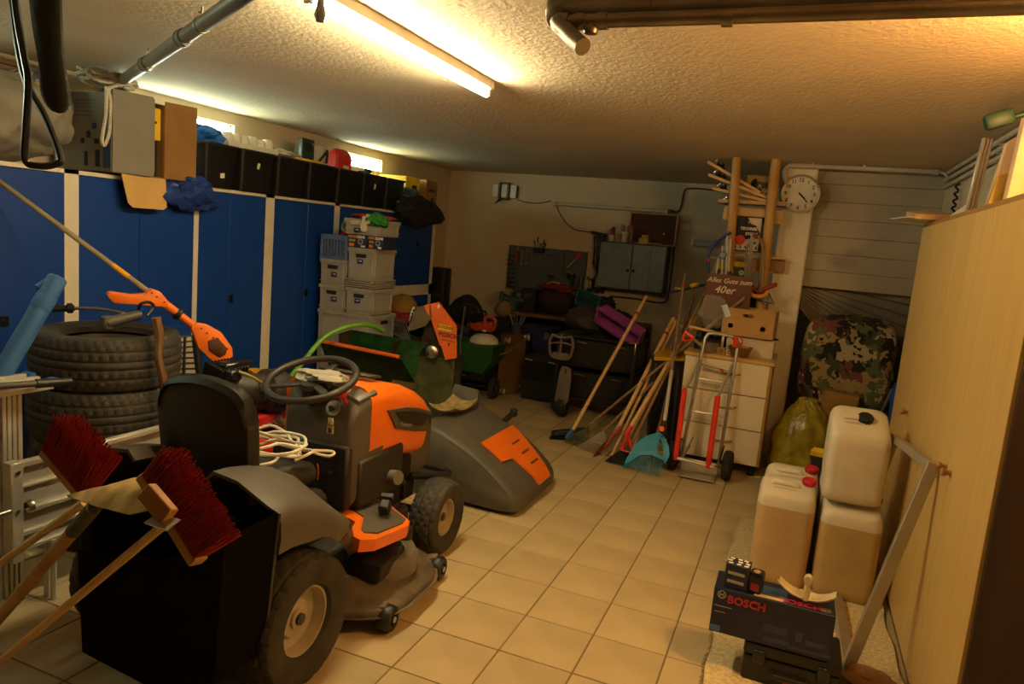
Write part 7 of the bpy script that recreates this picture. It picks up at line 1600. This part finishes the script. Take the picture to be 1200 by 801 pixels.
canister('canister of amber liquid under the empty white one, against the wardrobe', .405, 3.99, .014, .29, .24, .51, (.105, .07), cl2, .43, capr)
canister('pale canister standing behind the amber one, partly hidden', .40, 4.25, .014, .29, .24, .51, (.105, .07), cl, .32, capr)
canister('empty white canister with black cap, on top of the amber canister', .385, 4.03, .515, .285, .25, .47, (.02, .0), None, 0, black, .05)
# rug
rug = M('beige_rug', (.60, .47, .24), .95, var=.25, scale=60, bump=.4, bscale=110)
b = MB()
def rugf(u, v): return V(-.155+.77*u+.006*math.sin(v*40)+.012*math.sin(v*7), 2.2+2.6*v, .010+.0025*math.sin(u*9+v*5)+.0015*math.sin(v*31))
b.grid(rugf, 24, 60, .008); t = thing('rug', 'beige woven runner rug on the floor along the wardrobe', 'rug', (.23, 3.5, 0)); b.build('weave', rug, t, wld=True)
b = MB()
for k in range(260):
    y = 2.2+2.6*k/260; x = rugf(0, k/260).x; b.cyl((x, y, .008), (x-random.uniform(.008, .02), y+random.uniform(-.006, .006), .004), .0022, n=3, caps=False)
o = b.build('fringe', rug, t, wld=True, smooth=False); o['kind'] = 'stuff'
# ---- tool case, blue power tool carton and small things on it
cy_ = 2.9
t = thing('tool_case', 'black plastic tool case under the dark blue carton', 'case', (.17, cy_+.12, .016))
MB().box((0, 0, .055), (.36, .24, .11), bev=.012, seg=2).build('base', black, t); MB().box((0, 0, .137), (.365, .245, .05), bev=.012, seg=2).build('lid', black, t)
for x in (-.12, .12): MB().box((x, -.125, .11), (.05, .012, .06), bev=.004).build('latch', blackg, t)
MB().tube(curve([(-.06, -.12, .06), (-.06, -.145, .06), (.06, -.145, .06), (.06, -.12, .06)], 4), .009).build('handle', black, t); MB().box((.02, -.122, .025), (.08, .003, .02)).build('red_label', M('dark_red_label', (.22, .01, .01), .5), t)
nav = M('navy_carton', (.007, .010, .035), .4, var=.15); bred = M('dull_red_print', (.42, .015, .03), .5)
bx, bw_, bd, bh = .073, .455, .17, .19; bz0 = .182
t = thing('power_tool_carton', 'long dark blue BOSCH carton lying on the black tool case', 'box', (bx, cy_+bd/2, bz0)); t['label'] = 'long dark blue carton with red lettering lying on the black tool case'
MB().box((0, 0, bh/2), (bw_, bd, bh), bev=.002).build('carton', nav, t, smooth=False)
yf = -bd/2-.001
text('lettering', 'BOSCH', .045, bred, t, (-.098, yf, bh-.04), (1, 0, 0), (0, 0, 1), bold=.0012); text('lettering', 'BOSCH', .05, bred, t, (.10, -.055, bh+.001), (1, 0, 0), (0, 1, 0), bold=.0012)
lg = M('logo_grey', (.32, .30, .26), .5)
def logo(c, ax, up):
    m = Matrix((Vector(ax), Vector(up), Vector(ax).cross(Vector(up)))).transposed().to_4x4(); m.translation = c
    b = MB(); b.lathe([(.013, 0), (.0165, .001), (.017, 0)], n=24); b.box((0, 0, .0005), (.014, .005, .001)); b.box((-.007, 0, .0005), (.003, .018, .001)); b.box((.007, 0, .0005), (.003, .018, .001)); b.bm.transform(m); return b.build('logo', lg, t)
logo((-.195, yf, bh-.025), (1, 0, 0), (0, 0, 1)); logo((.195, -.055, bh+.001), (1, 0, 0), (0, 1, 0))
for x, z, w2, m_ in ((-.185, bh-.075, .07, 'a'), (-.195, bh-.10, .04, 'a')): MB().box((x, yf, z), (w2, .001, .003)).build('print_line', lg, t)
MB().box((-.205, yf, .018), (.04, .001, .025), bev=0).build('blue_panel', M('panel_blue', (.06, .12, .25), .5), t)
for x, z, w2, h2 in ((.02, .075, .09, .03), (.11, .07, .025, .04), (.17, .055, .07, .02), (.03, .03, .10, .018), (.15, .02, .16, .012)): MB().box((x, yf, z), (w2, .001, h2)).build('picture', M('picture_blue', (.025, .035, .10), .4) if not bpy.data.materials.get('picture_blue') else bpy.data.materials['picture_blue'], t)
MB().box((-.01, -.02, bh+.001), (.12, .12, .001), rot=(0, 0, .0)).build('blue_top', M('top_blue', (.03, .08, .17), .4), t); MB().box((-.02, -.065, bh+.002), (.11, .025, .001)).build('pale_tape', M('pale_tape', (.55, .40, .22), .6), t)
q = P(868, 690, Y=2.92); zt_ = bz0+bh
t = thing('small_carton', 'small blue and white patterned carton on the long dark blue carton', 'box', (q.x-.02, cy_+.06, zt_), rotz=-.1)
MB().box((0, 0, .05), (.09, .08, .10), bev=.002).build('carton', M('small_navy', (.015, .015, .04), .45), t)
rs3 = random.Random(5)
for k in range(9): MB().box((-.03+.03*(k % 3)+rs3.uniform(-.006, .006), -.024+.025*(k//3), .1006), (.018, .012, .0012), rot=(0, 0, rs3.uniform(-.5, .5))).build('white_print', printw, t)
for z in (.03, .065): MB().box((0, -.0405, z), (.065, .001, .012)).build('print_line', lg, t)
t = thing('black_gadget', 'small black gadget with red spot beside the patterned carton', 'gadget', (q.x+.055, cy_+.045, zt_), rotz=-.15)
MB().box((0, 0, .045), (.055, .06, .09), bev=.012, seg=2).build('body', blackg, t); MB().box((0, -.031, .03), (.03, .002, .03)).build('red_spot', M('dark_red_spot', (.2, .01, .01), .4), t); MB().ball((0, -.01, .088), (.016, .014, .008), 12, 6).build('button', M('brass_tone', (.35, .22, .1), .4), t)
fl_ = M('pale_yellow_plastic', (.62, .50, .26), .4)
q = P(945, 700, Y=2.93)
t = thing('winged_float', 'pale yellow plastic winged hose guide lying on the dark carton', 'hose guide', (q.x, cy_+.07, zt_), rotz=-.12); t.name = 'hose_guide'
for s in (-1, 1):
    b = MB(); b.grid(lambda u, v: V(s*(.012+.095*u), -.035+.075*v*(1-.25*u), .006+.045*((2*v-1)**2)*.4+.042*u*u), 10, 8, .004); b.build('wing', fl_, t)
    MB().tube([V(s*.1, -.03, .055), V(s*.108, -.028, .068)], .004).build('wing_tip', fl_, t)
b = MB(); b.lathe([(0, -.012), (.014, -.012), (.017, -.008), (.017, .008), (.014, .012), (0, .012)], (0, -.005, .075), (0, 1, .1), 18); b.tube([(0, -.005, .005), (0, -.004, .06)], .011); b.bm.transform(Matrix.Diagonal((1, 1, 1.25, 1))); b.build('knob', fl_, t)
# leaning metal frame
fm = M('brushed_frame', (.46, .40, .30), .45, .7, var=.1)
BN, BF, TF, TN = V(.405, 3.19, .035), V(.385, 3.93, .035), P(1048, 513, X=.555), P(1092, 546, X=.60)
t = thing('metal_frame', 'rectangular brushed metal frame leaning against the wardrobe', 'frame', (.40, 3.5, .016))
nf = (BF-BN).cross(TN-BN).normalized()
for a_, b_ in ((BN, BF), (BF, TF), (TF, TN), (TN, BN)):
    d = (b_-a_).normalized(); MB().box((a_+b_)/2, ((b_-a_).length+.034, .036, .046), rot=Matrix((d, nf.cross(d), nf)).transposed(), bev=.002).build('rail', fm, t, wld=True, smooth=False)
for p in (BN, BF): MB().cyl((p.x, p.y, .017), (p.x, p.y, .03), .012).build('foot', darkgrey, t, wld=True)
solo(crumple((P(1018, 797, Z=.05).x, P(1018, 797, Z=.05).y, .055), (.10, .08, .04), 95, .2).build('tan_cloth', M('tan_brown_cloth', (.26, .14, .06), .9)), 'rumpled tan brown cloth at the foot of the metal frame', 'cloth')

# ================================================================= wardrobe
wy0, wy1, wx, wh = 2.50, 4.92, .64, 1.965
t = thing('wardrobe', 'long beech wardrobe with knobs along the right wall', 'wardrobe', ((wx+XR)/2, (wy0+wy1)/2, 0))
MB().box(((wx+XR)/2+.01, (wy0+wy1)/2, wh/2), (XR-wx-.024, wy1-wy0-.04, wh-.04)).build('carcass', beech, t, wld=True, smooth=False)
MB().box(((wx+XR)/2, wy0+.011, wh/2), (XR-wx-.004, .022, wh)).build('end_panel', darkw_shade, t, wld=True, smooth=False); MB().box(((wx+XR)/2, wy1-.011, wh/2), (XR-wx-.004, .022, wh)).build('end_panel', beech, t, wld=True, smooth=False)  # near end panel coloured dark to paint in its shade, far one stays beech
MB().box(((wx+XR)/2-.004, (wy0+wy1)/2, wh+.009), (XR-wx, wy1-wy0, .022), bev=.002).build('top_panel', wood('top_edge', (.34, .19, .05), (.28, .15, .04)), t, wld=True, smooth=False)
MB().box((wx+.03, (wy0+wy1)/2, .03), (.02, wy1-wy0-.05, .06)).build('plinth', M('grey_plinth', (.20, .17, .12), .7), t, wld=True)
ds = [wy0+.024, 3.15, 3.78, 4.345, wy1-.004]
kn = M('knob_wood', (.33, .16, .04), .35)
for a_, c_, ky in ((ds[0], ds[1], ds[1]-.045), (ds[1], ds[2], ds[1]+.045), (ds[2], ds[3], None), (ds[3], ds[4], ds[3]+.0)):
    d_ = MB().box((wx+.001, (a_+c_)/2, (.045+wh)/2), (.02, c_-a_-.004, wh-.05), bev=.0015).build('door', beech, t, wld=True, smooth=False)
    ys_ = [ky] if ky else [ds[3]-.03]
    if a_ == ds[3]: ys_ = []
    for y in ys_: MB().lathe([(.011, 0), (.008, .012), (.014, .02), (.017, .03), (.013, .037), (0, .039)], (wx-.009, y, .955), (-1, 0, 0), 16).build('knob', kn, d_, wld=True)
# things on the wardrobe
zt_ = wh+.021
peach = wood('planed_board', (.72, .50, .29), (.66, .44, .24), (3, 3, 20))
e0 = P(1043, 255, Y=4.8)
t = thing('folder_sheets', 'tan folder on pale sheets sticking out over the far wardrobe end', 'folder', (.70, 4.72, zt_))
MB().box((-.05, .02, .006), (.36, .30, .006), rot=(.0, .03, .2)).build('sheet', M('pale_sheet', (.55, .55, .46), .6), t); MB().box((-.03, -.02, .035), (.28, .24, .03), rot=(.12, -.03, .1), bev=.004).build('folder', M('tan_folder', (.55, .32, .12), .7), t)
t = thing('aluminium_profile', 'upright aluminium profile standing on the wardrobe', 'profile', (.72, 4.15, zt_), rot=(0, .06, 0)); 
for k, x in enumerate((-.014, .002, .018)): MB().box((x, .008*k, .195), (.017, .03, .37), bev=.004).build('rib', alu, t)
MB().prism([(-.075, 0), (-.02, 0), (-.02, .06)], .03, Matrix(((1, 0, 0, 0), (0, 0, 1, 0), (0, 1, 0, 0), (0, 0, 0, 1)))).prism([(.03, 0), (.075, 0), (.03, .06)], .03, Matrix(((1, 0, 0, 0), (0, 0, 1, 0), (0, 1, 0, 0), (0, 0, 0, 1)))).build('foot', white, t)
def brd(label, y, x, h2, w2, tilt, mat, poly=None, th=.05):
    t = thing('board', label, 'board', (x, y, zt_), group='boards standing on the wardrobe'); m = Matrix.Rotation(tilt, 4, 'Y') @ Matrix(((1, 0, 0, 0), (0, 0, 1, 0), (0, 1, 0, 0), (0, 0, 0, 1)))
    MB().prism(poly or [(0, 0), (w2, 0), (w2, h2), (0, h2)], th, m, bev=.004).build('board', mat, t); return t
brd('tall pale planed board with cut-out slots standing on the wardrobe', 3.60, .685, .3, .12, .05, peach, [(0, 0), (.10, 0), (.14, .30), (.06, .315), (.02, .28)], .06)
t2 = brd('broad peach planed board nearest the camera on the wardrobe', 3.36, .70, .36, .2, .04, peach, [(.0, .02), (.03, 0), (.22, 0), (.22, .40), (.04, .40), (.0, .34)], .07)
t2 = brd('short yellow wooden block in front of the pale boards', 3.54, .675, .14, .06, .06, M('yellow_wood', (.48, .30, .04), .5), [(0, 0), (.075, .0), (.08, .13), (.05, .15), (.012, .135)], .04)
t = thing('slot_fitting', 'small dark fitting set in the pale planed board', 'fitting', (.80, 3.53, zt_+.2)); MB().tube([(0, 0, -.03), (.004, -.01, 0), (-.002, 0, .03)], .01).box((0, 0, .04), (.014, .02, .03)).build('fitting', darkgrey, t)
gc = M('dark_green_plastic3', (.004, .032, .016), .5)
q = P(1178, 140, Y=3.3); t = thing('green_clamp', 'dark green clamp head perched on the peach board', 'clamp', (q.x, 3.3, q.z-.02)); MB().box((-.02, 0, .02), (.10, .05, .06), rot=(0, -.35, 0), bev=.014, seg=2).cyl((.0, 0, .02), (.22, 0, .10), .012).build('clamp', gc, t); MB().box((.16, 0, .12), (.06, .05, .09), rot=(0, -.3, 0), bev=.014).build('jaw', gc, t)
